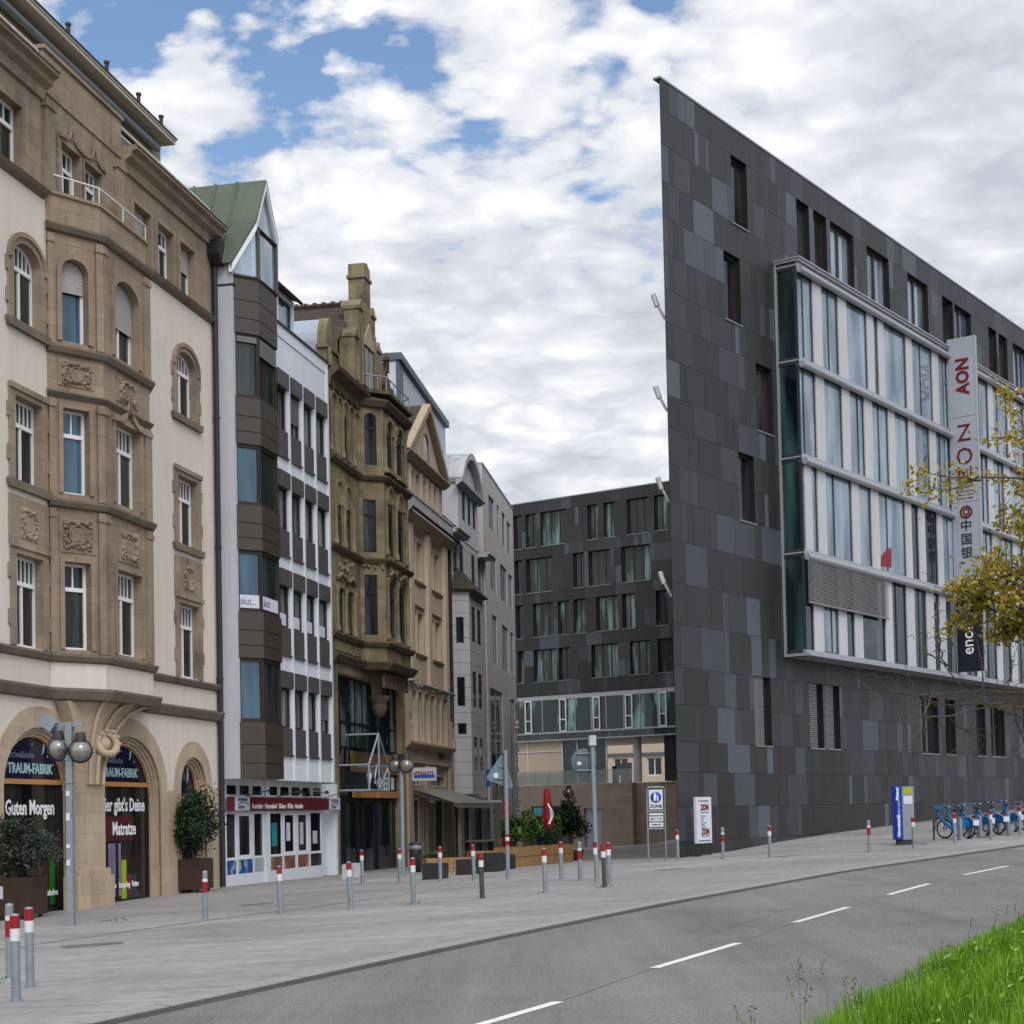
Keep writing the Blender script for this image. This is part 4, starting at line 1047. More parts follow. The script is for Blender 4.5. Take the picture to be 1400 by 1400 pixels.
for p, q in zip(GP, GP[1:]):
    a, b = Vector(p), Vector(q); dn = Vector((0, 0, -0.24)); k = 0.10
    m.add([a, b, b + dn, a + dn, a + Vector((0, k, 0)), b + Vector((0, k, 0)), b + dn + Vector((0, k, 0)), a + dn + Vector((0, k, 0))], [(0, 1, 2, 3), (7, 6, 5, 4), (0, 4, 5, 1), (3, 2, 6, 7)])
m.build('gable_fascia', 'whitepaint', B)
m = MB()
m.add([(0.16, F0 + 0.02, 18.47), (0.76, -1.18, 18.47), (0.76, -1.18, 20.1), (0.16, F0 + 0.02, 18.75)], [(0, 1, 2, 3)])
m.add([(0.76, -1.18, 18.47), (2.36, -1.18, 18.47), (2.36, -1.18, 20.0), (1.32, -1.2, 21.4), (0.76, -1.18, 20.3)], [(0, 1, 2, 3, 4)])
m.add([(2.36, -1.18, 18.47), (2.96, F0 + 0.02, 18.47), (2.96, F0 + 0.02, 18.7), (2.36, -1.18, 20.1)], [(0, 1, 2, 3)])
gw = m.build('gable_window', 'skyglass', B)
m = MB()
for p, q in (((0.76, -1.21, 18.45), (0.76, -1.21, 20.15)), ((2.36, -1.21, 18.45), (2.36, -1.21, 20.15)), ((0.7, -1.21, 20.1), (2.4, -1.21, 20.1)), ((0.14, F0, 18.5), (0.76, -1.21, 18.5)), ((0.76, -1.21, 18.5), (2.36, -1.21, 18.5)), ((2.36, -1.21, 18.5), (2.96, F0, 18.5))):
    m.tube([p, q], 0.07, 4)
m.build('gable_window_frame', 'brown', gw)
# ribbon dormer and tiled roof behind the parapet
m = MB(); m.wall(3.15, 6.62, 18.22, 19.62, -0.30, [(3.35, 4.85, 18.42, 19.45), (5.05, 6.45, 18.42, 19.45)], 0.15); m.quad((6.62, -0.3, 18.2), (6.62, 3, 18.2), (6.62, 3, 19.62), (6.62, -0.3, 19.62)); dm = m.build('ribbon_dormer', 'wrender', B)
for a, b in ((3.35, 4.85), (5.05, 6.45)): window(B, a, b, 18.42, 19.45, -0.22, 'darkframe', 'skyglass', 0.09)
m = MB(); m.add([(3.0, -0.45, 19.64), (6.75, -0.45, 19.64), (6.75, 3.2, 20.9), (3.0, 3.2, 20.9)], [(0, 1, 2, 3)]); m.add([(3.0, -0.2, 18.2), (9.26, -0.2, 18.2), (9.26, 3.5, 21.6), (3.0, 3.5, 21.6)], [(0, 1, 2, 3)]); m.add([(9.26, -0.2, 18.2), (9.26, 6, 18.2), (9.26, 3.5, 21.6)], [(0, 1, 2)]); m.build('tiled_roof', 'tile', B)
m = MB(); m.tube([(3.1, -0.52, 19.62), (6.8, -0.52, 19.62)], 0.06, 8); m.tube([(6.8, F0 + 0.1, 18.25), (9.3, F0 + 0.1, 18.25)], 0.06, 8); m.build('gutter', 'blackmetal', B)
# antennas on the ridge
m = MB(); m.tube([(1.0, 3.6, 21.7), (0.6, 3.6, 22.4)], 0.02, 5); m.tube([(1.6, 3.4, 21.7), (1.6, 3.4, 22.5)], 0.02, 5); m.tube([(1.2, 3.4, 22.9), (1.9, 3.4, 22.1)], 0.025, 5); m.build('roof_antenna', 'blackmetal', B)
# ground floor travel shop
m = MB()
Y = 0.0
m.wall(0.40, 9.66, -0.7, 3.0, Y, [(0.52, 1.30, 0.54, 1.97), (1.50, 2.60, 0.54, 1.97), (2.86, 3.66, 0.54, 1.97), (4.22, 5.44, 0.54, 1.97), (5.66, 6.72, 0.54, 1.97), (7.02, 8.06, 0.54, 1.97), (8.38, 9.55, 0.54, 1.97),
    (0.52, 1.30, 0.06, 0.50), (1.46, 2.72, 0.06, 0.50), (2.88, 3.70, 0.06, 0.50), (4.24, 5.46, 0.06, 0.50), (5.64, 6.74, 0.06, 0.50), (7.02, 8.16, 0.06, 0.50), (8.34, 9.55, 0.06, 0.50)] +
    [(0.55 + 1.09 * k, 1.46 + 1.09 * k, 2.50, 2.86) for k in range(3)] + [(4.2 + 1.12 * k, 5.14 + 1.12 * k, 2.50, 2.86) for k in range(5)], 0.06)
m.box(3.78, 4.12, -0.08, -0.003, -0.7, 3.0)
m.quad((9.66, 0, -0.7), (9.66, 1.2, -0.7), (9.66, 1.2, 3.0), (9.66, 0, 3.0))
m.box(9.80, 11.05, 0.25, 0.35, -0.35, 3.0); m.box(10.95, 11.15, -0.10, 0.3, -0.8, 3.0)
sf = m.build('shopfront', 'wrender', B)
for k, (a, b) in enumerate([(0.52, 1.30), (1.50, 2.60), (2.86, 3.66), (4.22, 5.44), (5.66, 6.72), (7.02, 8.06), (8.38, 9.55)]):
    wz = window(B, a, b, 0.54, 1.97, 0.012, 'whitepaint', 'shopglass', 0.04 if k not in (1, 4, 5) else 0.10, (), None, fd=0.03)
    if k in (3, 4, 5, 6):
        q = MB(); q.box(a + 0.28, b - 0.42, 0.018, 0.024, 0.85 if k != 4 else 1.0, 1.62 if k != 6 else 1.3); q.build('window_poster', {3: 'cyan', 4: 'paper', 5: 'wgrey', 6: 'wgrey'}[k], wz)
for k in range(8):
    a, b = (0.55 + 1.09 * k, 1.46 + 1.09 * k) if k < 3 else (4.2 + 1.12 * (k - 3), 5.14 + 1.12 * (k - 3))
    window(B, a, b, 2.50, 2.86, 0.01, 'whitepaint', 'shopglass', 0.035, fd=0.03)
for k, (a, b) in enumerate([(0.52, 1.30), (1.46, 2.72), (2.88, 3.70), (4.24, 5.46), (5.64, 6.74), (7.02, 8.16), (8.34, 9.55)]):
    m = MB(); m.box(a + 0.002, b - 0.002, 0.008, 0.05, 0.06, 0.50); m.build('picture_panel', 'sea' if k < 3 else ('sunset' if k < 6 else 'shopglass'), sf)
m = MB(); m.box(0.35, 11.1, -0.20, -0.09, 2.03, 2.46); fas = m.build('shop_fascia', 'signred', B)
m = MB(); m.txt('Australien · Neuseeland · Südsee · Afrika · Amerika', 2.15, 2.10, -0.21, 0.235, 0.99, 'LEFT', 0.004); m.build('fascia_lettering', 'lettering', fas)
for x in (0.72, 9.85):
    m = MB(); m.box(x, x + 1.15, -0.25, -0.205, 2.04, 2.47); lb = m.build('logo_board', 'paper', fas)
    m = MB(); m.txt('BOOMERANG', x + 0.12, 2.33, -0.262, 0.14, 0.95); m.txt('REISEN', x + 0.15, 2.09, -0.262, 0.15, 1.1)
    m.tube([(x + 0.12 + 0.9 * k / 8, -0.262, 2.22 + 0.075 * math.sin(PI * k / 8)) for k in range(9)], 0.014, 4); m.build('logo', 'signback', lb)
for x in (2.4, 5.3, 8.0, 10.2):
    m = MB(); m.tube([(x - 0.55, -0.1, 2.48), (x - 0.35, -0.5, 2.60), (x, -0.75, 2.66)], 0.018, 6); m.prism([(x - 0.06, 2.58), (x + 0.06, 2.58), (x + 0.04, 2.70), (x - 0.04, 2.70)], -0.80, -0.70); m.build('sign_spotlight', 'blackmetal', B)

# ================================================================= yellow sandstone house with stepped gable
B = facade('gabled_sandstone_house', 'weathered yellow sandstone house with stepped pinnacle gable, oriel and dark glass shopfront', (-6.618, 60.793), (0.1868, 0.9824))
W = 10.62
owins = [(0.92, 1.62, 8.72, 10.42), (2.12, 2.85, 8.72, 10.42), (0.92, 1.62, 12.02, 13.62), (2.12, 2.85, 12.02, 13.62), (1.72, 2.52, 15.55, 17.32, 0.3)]
m = MB()
m.wall(0.02, W, 7.2, 18.5, 0, owins, 0.07)
m.box(0.02, 0.78, 0.0, 0.5, -1.2, 7.2); m.box(10.12, W, 0, 0.5, -1.2, 7.2)
m.quad((W, 0, -1.2), (W, 8, -1.2), (W, 8, 18.5), (W, 0, 18.5)); m.quad((0.02, 0, -1.2), (0.02, 8, -1.2), (0.02, 8, 18.5), (0.02, 0, 18.5))
m.build('wall', 'gothic', B)
for o_ in owins: window(B, *o_[:4], 0.02, 'tealframe', 'pane', 0.05, (), 0.72, rise=o_[4] if len(o_) > 4 else 0, fd=0.035)
GO = [(4.05, 0.0), (4.72, -0.86), (8.55, -0.86), (9.25, 0.0)]
sg_ = [seg(a, b) for a, b in zip(GO, GO[1:])]
lo_ = [(0.18, 0.72, 8.95, 11.35), (0.18, 0.72, 12.25, 14.35), (0.28, 0.80, 15.75, 17.85, 0.26)]
fo_ = [(a, a + 0.88, c, d) + r_ for a in (0.42, 2.05) for c, d, r_ in ((8.95, 11.15, ()), (12.25, 14.35, ()), (15.75, 17.7, (0.4,)))]
m = MB()
for (LL, T), oo in zip(sg_, (lo_, fo_, [])):
    m.T = T; m.wall(0, LL, 7.85, 18.45, 0, oo, 0.08)
m.T = None; m.plan(GO, 7.84, 7.86); m.plan(GO, 18.42, 18.46)
oriel = m.build('oriel', 'gothic', B)
for (LL, T), oo in zip(sg_, (lo_, fo_)):
    for o_ in oo: window(B, *o_[:4], 0.02, 'tealframe', 'pane', 0.05, (), 0.70, fd=0.035, rise=o_[4] if len(o_) > 4 else 0, T=T)
GPATH = [(0.02, 0)] + GO + [(W, 0)]
gprof = [(0, -0.22), (0.10, -0.18), (0.20, -0.04), (0.20, 0.02), (0, 0.06)]
m = MB()
for z in (8.66, 11.98, 15.30): m.mould(GPATH, gprof, z); m.flush('string_course', 'gothicdark', B)
m.mould(GPATH, [(0, -0.32), (0.12, -0.28), (0.28, -0.04), (0.28, 0.02), (0, 0.06)], 7.86)
m.build('string_course', 'gothicdark', B)
m = MB(); m.mould([(0.0, 0)] + [(4.4, 0.0)], [(0, -0.7), (0.1, -0.66), (0.16, -0.4), (0.45, -0.14), (0.5, 0), (0, 0.05)], 18.6); m.mould(GO[:1] + GO[1:3] + GO[3:], [(0, -0.3), (0.12, -0.26), (0.25, -0.04), (0.25, 0.02), (0, 0.06)], 18.35); m.build('cornice', 'gothicdark', B)
# tracery, blind arches, hoods and colonnettes
m = MB()
def colonnette(x, z0, z1, y=-0.05, r=0.07):
    m.tube([(x, y, z0), (x, y, z1)], r, 7); m.lathe([(r * 1.7, 0), (r * 1.7, 0.12), (r, 0.3)], (x, y, z0), 8); m.lathe([(r, -0.25), (r * 1.9, 0), (r * 1.9, 0.08)], (x, y, z1), 8)
for x in (0.72, 1.87, 3.05): colonnette(x, 8.75, 10.4); colonnette(x, 12.05, 13.62)
for x0 in (0.92, 2.12):
    m.arch(x0 - 0.05, x0 + 0.75, 13.65, 14.50, 0.6, 0.10, -0.07, -0.004)
    m.box(x0 - 0.12, x0 + 0.82, -0.08, -0.004, 10.42, 10.62)
m.tube([(0.7, -0.08, 10.75), (1.1, -0.12, 10.95), (1.87, -0.14, 10.72), (2.6, -0.12, 10.95), (3.1, -0.08, 10.75)], 0.085, 6)
for k in range(5):
    x = 0.35 + 0.78 * k
    m.arch(x, x + 0.62, 15.6, 17.75, 0.36, 0.08, -0.09, -0.004)
    m.lathe([(0.0, -0.12), (0.07, -0.09), (0.10, -0.02)], (x + 0.31, 0, 17.95), 8, 'Y')
    colonnette(x - 0.08, 15.5, 17.2, -0.06, 0.05)
for x, z in ((1.87, 14.62), ): m.prism([(x, z - 0.3), (x + 0.2, z), (x, z + 0.3), (x - 0.2, z)], -0.05, -0.004)
for k in range(14):
    r = rr_.uniform(0.06, 0.12); m.lathe([(0.0, -0.12), (r * 0.7, -0.08), (r, 0)], (rr_.uniform(1.0, 2.9), 0, rr_.uniform(11.15, 11.6)), 7, 'Y')
for k in range(3): m.box(0.5 + 1.2 * k, 1.5 + 1.2 * k, -0.05, -0.004, 8.02, 8.36)
m.T = sg_[1][1]
for x in (0.16, 1.66, 3.30):
    for z0, z1 in ((8.8, 11.2), (12.2, 14.4), (15.5, 17.6)): colonnette(x, z0, z1, -0.04, 0.075)
for x in (0.42, 2.05):
    m.arch(x, x + 0.88, 14.4, 14.98, 0.5, 0.12, -0.08, -0.004); m.arch(x - 0.02, x + 0.9, 17.2, 17.75, 0.42, 0.14, -0.10, -0.004)
    m.box(x - 0.2, x + 1.1, -0.16, -0.004, 15.55, 15.72)
    m.tube([(x - 0.15, -0.08, 11.35), (x + 0.2, -0.13, 11.55), (x + 0.7, -0.13, 11.40), (x + 1.05, -0.08, 11.45)], 0.09, 6)
for k in range(26):
    r = rr_.uniform(0.07, 0.13); m.lathe([(0.0, -0.12), (r * 0.7, -0.08), (r, 0)], (rr_.uniform(0.3, 3.5), 0, rr_.uniform(11.62, 11.86)), 7, 'Y')
m.T = sg_[0][1]
for k in range(14):
    r = rr_.uniform(0.06, 0.11); m.lathe([(0.0, -0.1), (r * 0.7, -0.07), (r, 0)], (rr_.uniform(0.1, 1.0), 0, rr_.uniform(11.62, 11.88)), 7, 'Y')
m.T = None
m.build('carved_tracery', 'gothic', B)
# corbel under the oriel
m = MB(); m.smooth = True
lowp = [(5.35, -0.02), (5.45, -0.35), (6.2, -0.35), (6.3, -0.02)]
m.add(*fan(lowp, GO, 6.5, 7.82)); m.smooth = False
m.lathe([(0.0, 5.7), (0.22, 5.85), (0.34, 6.2), (0.30, 6.35), (0.46, 6.5), (0.46, 6.62)], (5.8, -0.22, 0), 12)
for k in range(6): m.arch(4.9 + 0.62 * k, 5.32 + 0.62 * k, 6.9, 7.5, 0.3, 0.10, -0.74, -0.62)
m.build('corbel', 'gothicdark', B)
# stepped gable with pinnacles
m = MB()
steps = [(2.72, 3.25, 20.7), (3.42, 3.95, 22.0), (5.22, 5.78, 22.2), (5.98, 6.55, 21.0)]
m.prism([(2.75, 18.5), (6.5, 18.5), (6.5, 20.3), (5.75, 20.5), (5.75, 21.5), (5.1, 21.7), (5.1, 22.6), (4.1, 22.6), (4.1, 21.6), (3.45, 21.3), (3.45, 20.3), (2.75, 20.0)], -0.2, 0.2)
for a, b, z in steps:
    m.box(a, b, -0.32, 0.30, 18.5, z - 0.22); m.box(a - 0.05, b + 0.05, -0.38, 0.36, z - 0.219, z - 0.09)
    m.prism([(a, z - 0.089), (b, z - 0.089), ((a + b) / 2, z + 0.22)], -0.35, 0.45)
m.box(4.18, 5.05, -0.34, 0.32, 19.5, 23.25); m.box(4.10, 5.13, -0.40, 0.38, 23.251, 23.38); m.prism([(4.15, 23.381), (5.08, 23.381), (5.02, 23.78), (4.62, 23.95), (4.2, 23.85)], -0.34, 0.32)
for a, b, z in steps[2:]: m.box(b, b + 0.22, -0.16, -0.06, z - 0.7, z - 0.6)
for x in (3.0, 3.68, 5.5, 6.25):  m.tube([(x, -0.36, 18.8), (x, -0.36, 21.2 if 3.3 < x < 6 else 19.9)], 0.07, 7)
gb = m.build('stepped_gable', 'gothic', B)
m = MB()
for a in (4.05, 4.72): m.quad((a, -0.35, 18.9), (a + 0.5, -0.35, 18.9), (a + 0.5, -0.35, 20.4), (a, -0.35, 20.4))
m.build('gable_window', 'pane', gb)
m = MB(); m.prism([(3.98, 20.5), (5.28, 20.5), (5.28, 20.8), (4.65, 21.5), (3.98, 20.8)], -0.40, -0.345); m.build('gable_hood', 'sandlow', gb)
# balcony on the oriel roof with a rail
m = MB(); m.mould([(4.0, -0.2), (4.8, -1.1), (8.5, -1.1), (9.3, -0.2)], [(-0.6, -0.12), (0.05, -0.12), (0.05, 0.02), (-0.6, 0.02)], 18.75); m.build('oriel_roof', 'gothicdark', B)
m = MB()
bp = [(4.1, -0.15), (4.82, -1.0), (8.45, -1.0), (9.2, -0.15)]
m.tube([(x, y, 19.35) for x, y in bp], 0.03, 6)
for a, b in zip(bp, bp[1:]):
    for k in range(3): m.tube([(a[0] + (b[0] - a[0]) * k / 3, a[1] + (b[1] - a[1]) * k / 3, z) for z in (18.77, 19.35)], 0.02, 5)
m.build('balcony_rail', 'zinc', B)
# round-topped stone dormer on the left with its zinc barrel roof, small gable on the right
m = MB(); m.prism([(-0.02, 18.6), (1.42, 18.6), (1.42, 19.6), *[(0.7 + 0.72 * math.cos(PI * k / 10), 19.65 + 0.95 * math.sin(PI * k / 10)) for k in range(11)], (-0.02, 19.6)], -0.02, 0.35); m.box(-0.1, 1.5, -0.10, 0.4, 19.30, 19.42); m.tube([(0.0, -0.12, 18.6), (0.0, -0.12, 19.3)], 0.09, 7); m.tube([(1.4, -0.12, 18.6), (1.4, -0.12, 19.3)], 0.09, 7); m.build('stone_dormer', 'gothic', B)
m = MB(); bar_ = [(0.7 + 0.70 * math.cos(PI * k / 10), 19.62 + 0.95 * math.sin(PI * k / 10)) for k in range(11)]
m.prism([(0.0, 18.5), (1.4, 18.5)] + bar_, 0.352, 3.2); m.build('dormer_roof', 'zinc', B)
m = MB(); m.prism([(7.35, 18.5), (9.2, 18.5), (9.2, 19.5), (8.75, 20.3), (8.5, 20.3), (8.3, 20.95), (8.1, 20.3), (7.8, 20.25), (7.35, 19.5)], -0.1, 0.4)
for x, z in ((7.4, 19.9), (8.3, 21.2), (9.1, 19.9)): m.lathe([(0.13, -0.7), (0.13, -0.2), (0.17, -0.18), (0.0, 0.2)], (x, -0.1, z), 7)
m.build('pinnacled_dormer', 'gothicdark', B)
m = MB(); RX, RZ = 4.65, 22.35
for sx_, xe in ((-1, -0.4), (1, 9.2)):
    m.add([(RX, 0.2, RZ), (RX, 7, RZ), (xe, 7, 18.0), (xe, 0.2, 18.0)], [(0, 1, 2, 3)])
m.tube([(RX, 0.2, RZ), (RX, 7, RZ)], 0.14, 8)
for k in range(18): m.tube([(RX, 0.3 + 0.38 * k, RZ + 0.02), (RX, 0.42 + 0.38 * k, RZ + 0.03)], 0.17, 8)
m.build('tiled_roof', 'oldtile', B)
# dark window wall, wooden apron and shop below
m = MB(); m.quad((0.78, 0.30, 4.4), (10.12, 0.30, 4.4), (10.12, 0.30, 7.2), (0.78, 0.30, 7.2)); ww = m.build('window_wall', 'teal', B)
m = MB()
for k in range(10): x = 0.78 + 9.34 * k / 9; m.box(x - 0.04, x + 0.04, 0.25, 0.29, 4.4, 7.2)
for z in (4.45, 5.42, 7.15): m.box(0.8, 10.1, 0.255, 0.288, z - 0.04, z + 0.04)
m.build('window_wall_frame', 'tealframe', ww)
m = MB()
for k in range(6): m.box(3.1 + 1.17 * k, 4.24 + 1.17 * k, 0.16, 0.26, 3.52, 4.34)
m.build('wood_apron', 'wood', B)
m = MB(); m.box(0.78, 10.12, 0.36, 0.5, -1.2, 7.2); m.build('shop_recess', 'black', B)
for k, (a, b) in enumerate([(0.85, 2.0), (2.3, 4.1), (4.9, 6.6), (7.0, 9.6)]):
    window(B, a, b, -0.5 if k else -0.4, 2.45, 0.26, 'tealframe', 'shopglass', 0.08, (), None)
m = MB(); m.box(3.3, 4.2, 0.14, 0.26, 2.52, 2.80); m.box(4.5, 6.4, 0.14, 0.26, 2.52, 2.80); m.box(6.8, 10.0, 0.14, 0.26, 2.52, 2.80); m.build('wood_lintel', 'orange', B)
m = MB(); m.box(3.2, 10.0, 0.24, 0.34, 2.82, 3.5); m.build('shop_fascia', 'tealframe', B)
m = MB(); m.txt('CHEE  III', 6.75, 2.88, 0.2, 0.72, 1.0, 'LEFT', 0.012); m.build('shop_lettering', 'lettering', B)
m = MB(); m.tube([(5.2, 0.18, 3.5), (5.35, 0.16, 2.9), (5.75, 0.16, 3.65)], 0.045, 6); m.build('tick_sign', 'lettering', B)
# pointed glass canopy over the entrance
m = MB(); CZ0, CZ1 = 2.75, 4.9
x0, x1, xm, yf, yb = 0.75, 3.55, 2.15, -1.15, 0.1
for p, q in (((x0, yf, CZ0), (x1, yf, CZ0)), ((x0, yf, CZ0), (x0, yf, 3.7)), ((x1, yf, CZ0), (x1, yf, 3.7)), ((x0, yf, 3.7), (xm, yf, CZ1)), ((x1, yf, 3.7), (xm, yf, CZ1)), ((xm, yf, CZ0), (xm, yf, CZ1)), ((x0, yf, 3.7), (xm, yf, CZ0)), ((x1, yf, 3.7), (xm, yf, CZ0)),
             ((x0, yf, 3.7), (x0, yb, 3.7)), ((x1, yf, 3.7), (x1, yb, 3.7)), ((xm, yf, CZ1), (xm, yb, CZ1)), ((x0, yf, CZ0), (x0, yb, CZ0)), ((x1, yf, CZ0), (x1, yb, CZ0))):
    m.tube([p, q], 0.045, 6)
m.tube([(xm + 0.6 * math.cos(PI * k / 10), yf, 3.0 + 0.75 * math.sin(PI * k / 10)) for k in range(11)], 0.04, 6)
cn = m.build('entrance_canopy', 'zinc', B)
m = MB(); m.quad((x0, yf, 3.72), (xm, yf, CZ1), (xm, yb, CZ1), (x0, yb, 3.72)); m.quad((x1, yf, 3.72), (xm, yf, CZ1), (xm, yb, CZ1), (x1, yb, 3.72)); m.quad((x0, yf, CZ0), (x0, yb, CZ0), (x0, yb, 3.7), (x0, yf, 3.7)); m.build('canopy_glass', 'rail_glass', cn)

# ================================================================= peach house with classical gable
B = facade('peach_house', 'peach rendered house with tall paired windows, triangular pediment and ground floor cafe', (-4.624, 71.276), (0.1699, 0.9855))
W = 9.70
bays = [(1.50, 2.72), (2.92, 4.05), (5.15, 6.38), (6.60, 7.72)]
ops = [(a, b, z0, z1) for a, b in bays for z0, z1 in ((9.05, 10.95), (12.33, 14.2))] + [(1.5 + 1.28 * k, 2.5 + 1.28 * k, 5.10, 7.35) for k in range(6)]
ops_top = [(1.95, 3.0, 15.9, 17.36), (3.2, 4.05, 15.9, 17.36), (4.3, 5.25, 15.9, 17.36), (5.5, 6.35, 15.9, 17.36), (6.6, 7.5, 15.9, 17.36)]
m = MB(); m.wall(0.02, W, 4.95, 15.05, 0, ops, 0.38); m.wall(0.8, 8.9, 15.05, 17.7, 0.05, ops_top, 0.35)
m.quad((W, 0, -1.5), (W, 8, -1.5), (W, 8, 15.05), (W, 0, 15.05)); m.quad((8.9, 0.05, 15.05), (8.9, 8, 15.05), (8.9, 8, 17.7), (8.9, 0.05, 17.7)); m.quad((0.8, 0.05, 15.05), (0.8, 8, 15.05), (0.8, 8, 17.7), (0.8, 0.05, 17.7))
for x in (0.75, 4.28, 8.0): m.box(x, x + 0.62, -0.22, -0.004, 7.7, 14.7)
for a, b in ((1.5, 4.05), (5.15, 7.72)):
    for z0, z1 in ((7.62, 8.85), (11.2, 12.15)): m.prism([(a - 0.05, z0), (b + 0.05, z0), (b + 0.05, z1), ((a + b) / 2, z1 + 0.05), (a - 0.05, z1)], -0.10, -0.004)
for x in (1.9, 4.15, 5.35, 6.45, 7.6): m.box(x - 0.1, x + 0.08, -0.05, 0.046, 15.5, 17.5)
m.build('wall', 'peach', B)
for o_ in ops: window(B, *o_, 0.24, 'peachdark', 'pane', 0.05, (0.5,), 0.72, fd=0.06)
for o_ in ops_top: window(B, *o_, 0.26, 'peachdark', 'pane', 0.05, (0.5,), 0.72, fd=0.06)
m = MB()
for a, b in ((1.5, 4.05), (5.15, 7.72)):
    for z in (9.0, 12.28): m.mould([(a - 0.1, -0.1), ((a + b) / 2, -0.18), (b + 0.1, -0.1)], [(-0.1, -0.14), (0.02, -0.10), (0.06, 0), (-0.1, 0.02)], z); m.flush('sill', 'peachdark', B)
m = MB(); m.prism([(0.9, 17.72), (9.0, 17.72), (4.95, 20.55)], -0.02, 0.5); ped = m.build('pediment', 'peach', B)
m = MB(); m.mould([(0.7, 0.0), (9.1, 0.0)], [(0, -0.3), (0.12, -0.24), (0.35, -0.06), (0.35, 0.02), (0, 0.06)], 17.95)
for p, q in (((0.6, 17.95), (4.95, 20.95)), ((9.3, 17.95), (4.95, 20.95))):
    d = Vector((q[0] - p[0], q[1] - p[1])).normalized(); n = Vector((-d.y, d.x)); n = n if n.y > 0 else -n
    m.prism([p, q, (q[0], q[1] - 0.34), (p[0] + (0.4 if p[0] < 4 else -0.4), p[1])], -0.32, 0.05)
m.build('pediment_cornice', 'peachdark', ped)
m = MB(); m.arch(4.3, 5.6, 18.2, 19.5, 0.65, 0.14, -0.08, -0.024); m.build('lunette_surround', 'peachdark', ped)
m = MB(); arc = arcpts(4.3, 5.6, 19.5, 0.65); m.add([(4.3, -0.03, 18.2)] + [(x, -0.03, z) for x, z in arc] + [(5.6, -0.03, 18.2)], [list(range(len(arc) + 1, -1, -1))]); m.build('lunette_pane', 'pane', ped)
m = MB()
for sx_, xe in ((-1, 0.3), (1, 9.6)): m.add([(4.95, 0.052, 20.9), (4.95, 7, 20.9), (xe, 7, 17.8), (xe, 0.052, 17.8)], [(0, 1, 2, 3)])
m.build('tiled_roof', 'oldtile', B)
m = MB(); m.box(0.0, W + 0.1, -0.30, 0.04, 15.22, 15.95); m.box(-0.02, W + 0.12, -0.34, 0.06, 15.952, 16.06); m.build('balcony_parapet', 'parapet', B)
m = MB(); m.mould([(0.0, 0), (W + 0.15, 0)], [(0, -0.42), (0.08, -0.38), (0.34, -0.1), (0.42, -0.02), (0.42, 0.0), (0, 0.0)], 15.15); m.build('cornice', 'peach', B)
m = MB(); m.tube([(0, -0.55, 15.2), (W + 0.25, -0.55, 15.2)], 0.075, 8); m.tube([(0.05, -0.5, 15.15), (0.05, -0.1, 14.6)], 0.05, 6); m.tube([(W - 0.08, -0.1, 15.0), (W - 0.08, -0.1, 5.3)], 0.09, 8); m.build('gutter', 'blackmetal', B)
for x0 in (1.7, 5.2):
    m = MB(); m.tube([(x0, -0.42, 7.55), (x0 + 3.3, -0.42, 7.55)], 0.085, 8)
    for x in (x0 + 0.1, x0 + 3.2): m.tube([(x, -0.42, 7.5), (x, -0.05, 7.5)], 0.03, 5); m.tube([(x, -0.36, 7.5), (x, -0.36, 5.3)], 0.02, 5)
    m.build('roller_awning', 'awning', B)
for x in (0.35, 9.35):
    m = MB(); m.lathe([(0.0, 6.0), (0.10, 5.95), (0.16, 5.75), (0.10, 5.5), (0.17, 5.35), (0.19, 5.0)], (x, -0.12, 0), 12); m.box(x - 0.18, x + 0.18, -0.16, -0.004, 5.0, 6.3)
    m.build('stone_urn', 'peachdark', B)
m = MB(); m.wall(0.02, W, -1.5, 4.95, 0.0, [(1.6, 3.6, 3.1, 3.95), (4.6, 8.2, 3.1, 3.95), (1.3, 3.4, -1.4, 2.55), (4.3, 8.6, -1.4, 2.55)], 0.35)
m.mould([(0.02, 0), (W, 0)], [(0, -0.25), (0.1, -0.2), (0.25, -0.04), (0.25, 0.02), (0, 0.05)], 4.97); m.mould([(1.0, 0), (8.9, 0)], [(0, -0.12), (0.12, -0.04), (0.12, 0), (0, 0.03)], 4.15)
for x in (0.05, 3.65, 8.75): m.box(x, x + 0.75, -0.12, -0.004, -1.5, 4.05)
m.build('ground_floor_wall', 'peachdark', B)
for a, b in ((1.6, 3.6), (4.6, 8.2)):
    wz = window(B, a, b, 3.1, 3.95, 0.2, 'whitepaint', 'shopglass', 0.06, (0.33, 0.66))
for a, b in ((1.3, 3.4), (4.3, 8.6)): window(B, a, b, -1.4, 2.55, 0.22, 'whitepaint', 'shopglass', 0.10, (0.5,), None)
m = MB(); m.box(6.2, 8.1, 0.05, 0.12, 3.55, 4.0); m.build('roller_shutter', 'shutter', B)
m = MB(); m.txt('Juliane', 6.55, 4.45, -0.03, 0.52, 1.0, 'LEFT', 0.012); m.build('script_lettering', 'blackmetal', B)
m = MB(); m.T = Matrix.Translation((0.75, -0.05, 0)) @ Matrix.Rotation(R(-80), 4, 'Z'); m.box(0.05, 1.12, -0.06, 0.06, 3.28, 3.86); sb = m.build('hanging_sign', 'alu', B)
m = MB(); m.T = Matrix.Translation((0.75, -0.05, 0)) @ Matrix.Rotation(R(-80), 4, 'Z'); m.txt('APFELBLÜTE', 0.12, 3.56, -0.07, 0.17, 0.93, 'LEFT', 0.006); m.build('sign_lettering', 'red', sb)
m = MB(); m.T = Matrix.Translation((0.75, -0.05, 0)) @ Matrix.Rotation(R(-80), 4, 'Z'); m.box(0.13, 1.05, -0.072, -0.062, 3.40, 3.54); m.build('sign_stripe', 'signblue', sb)
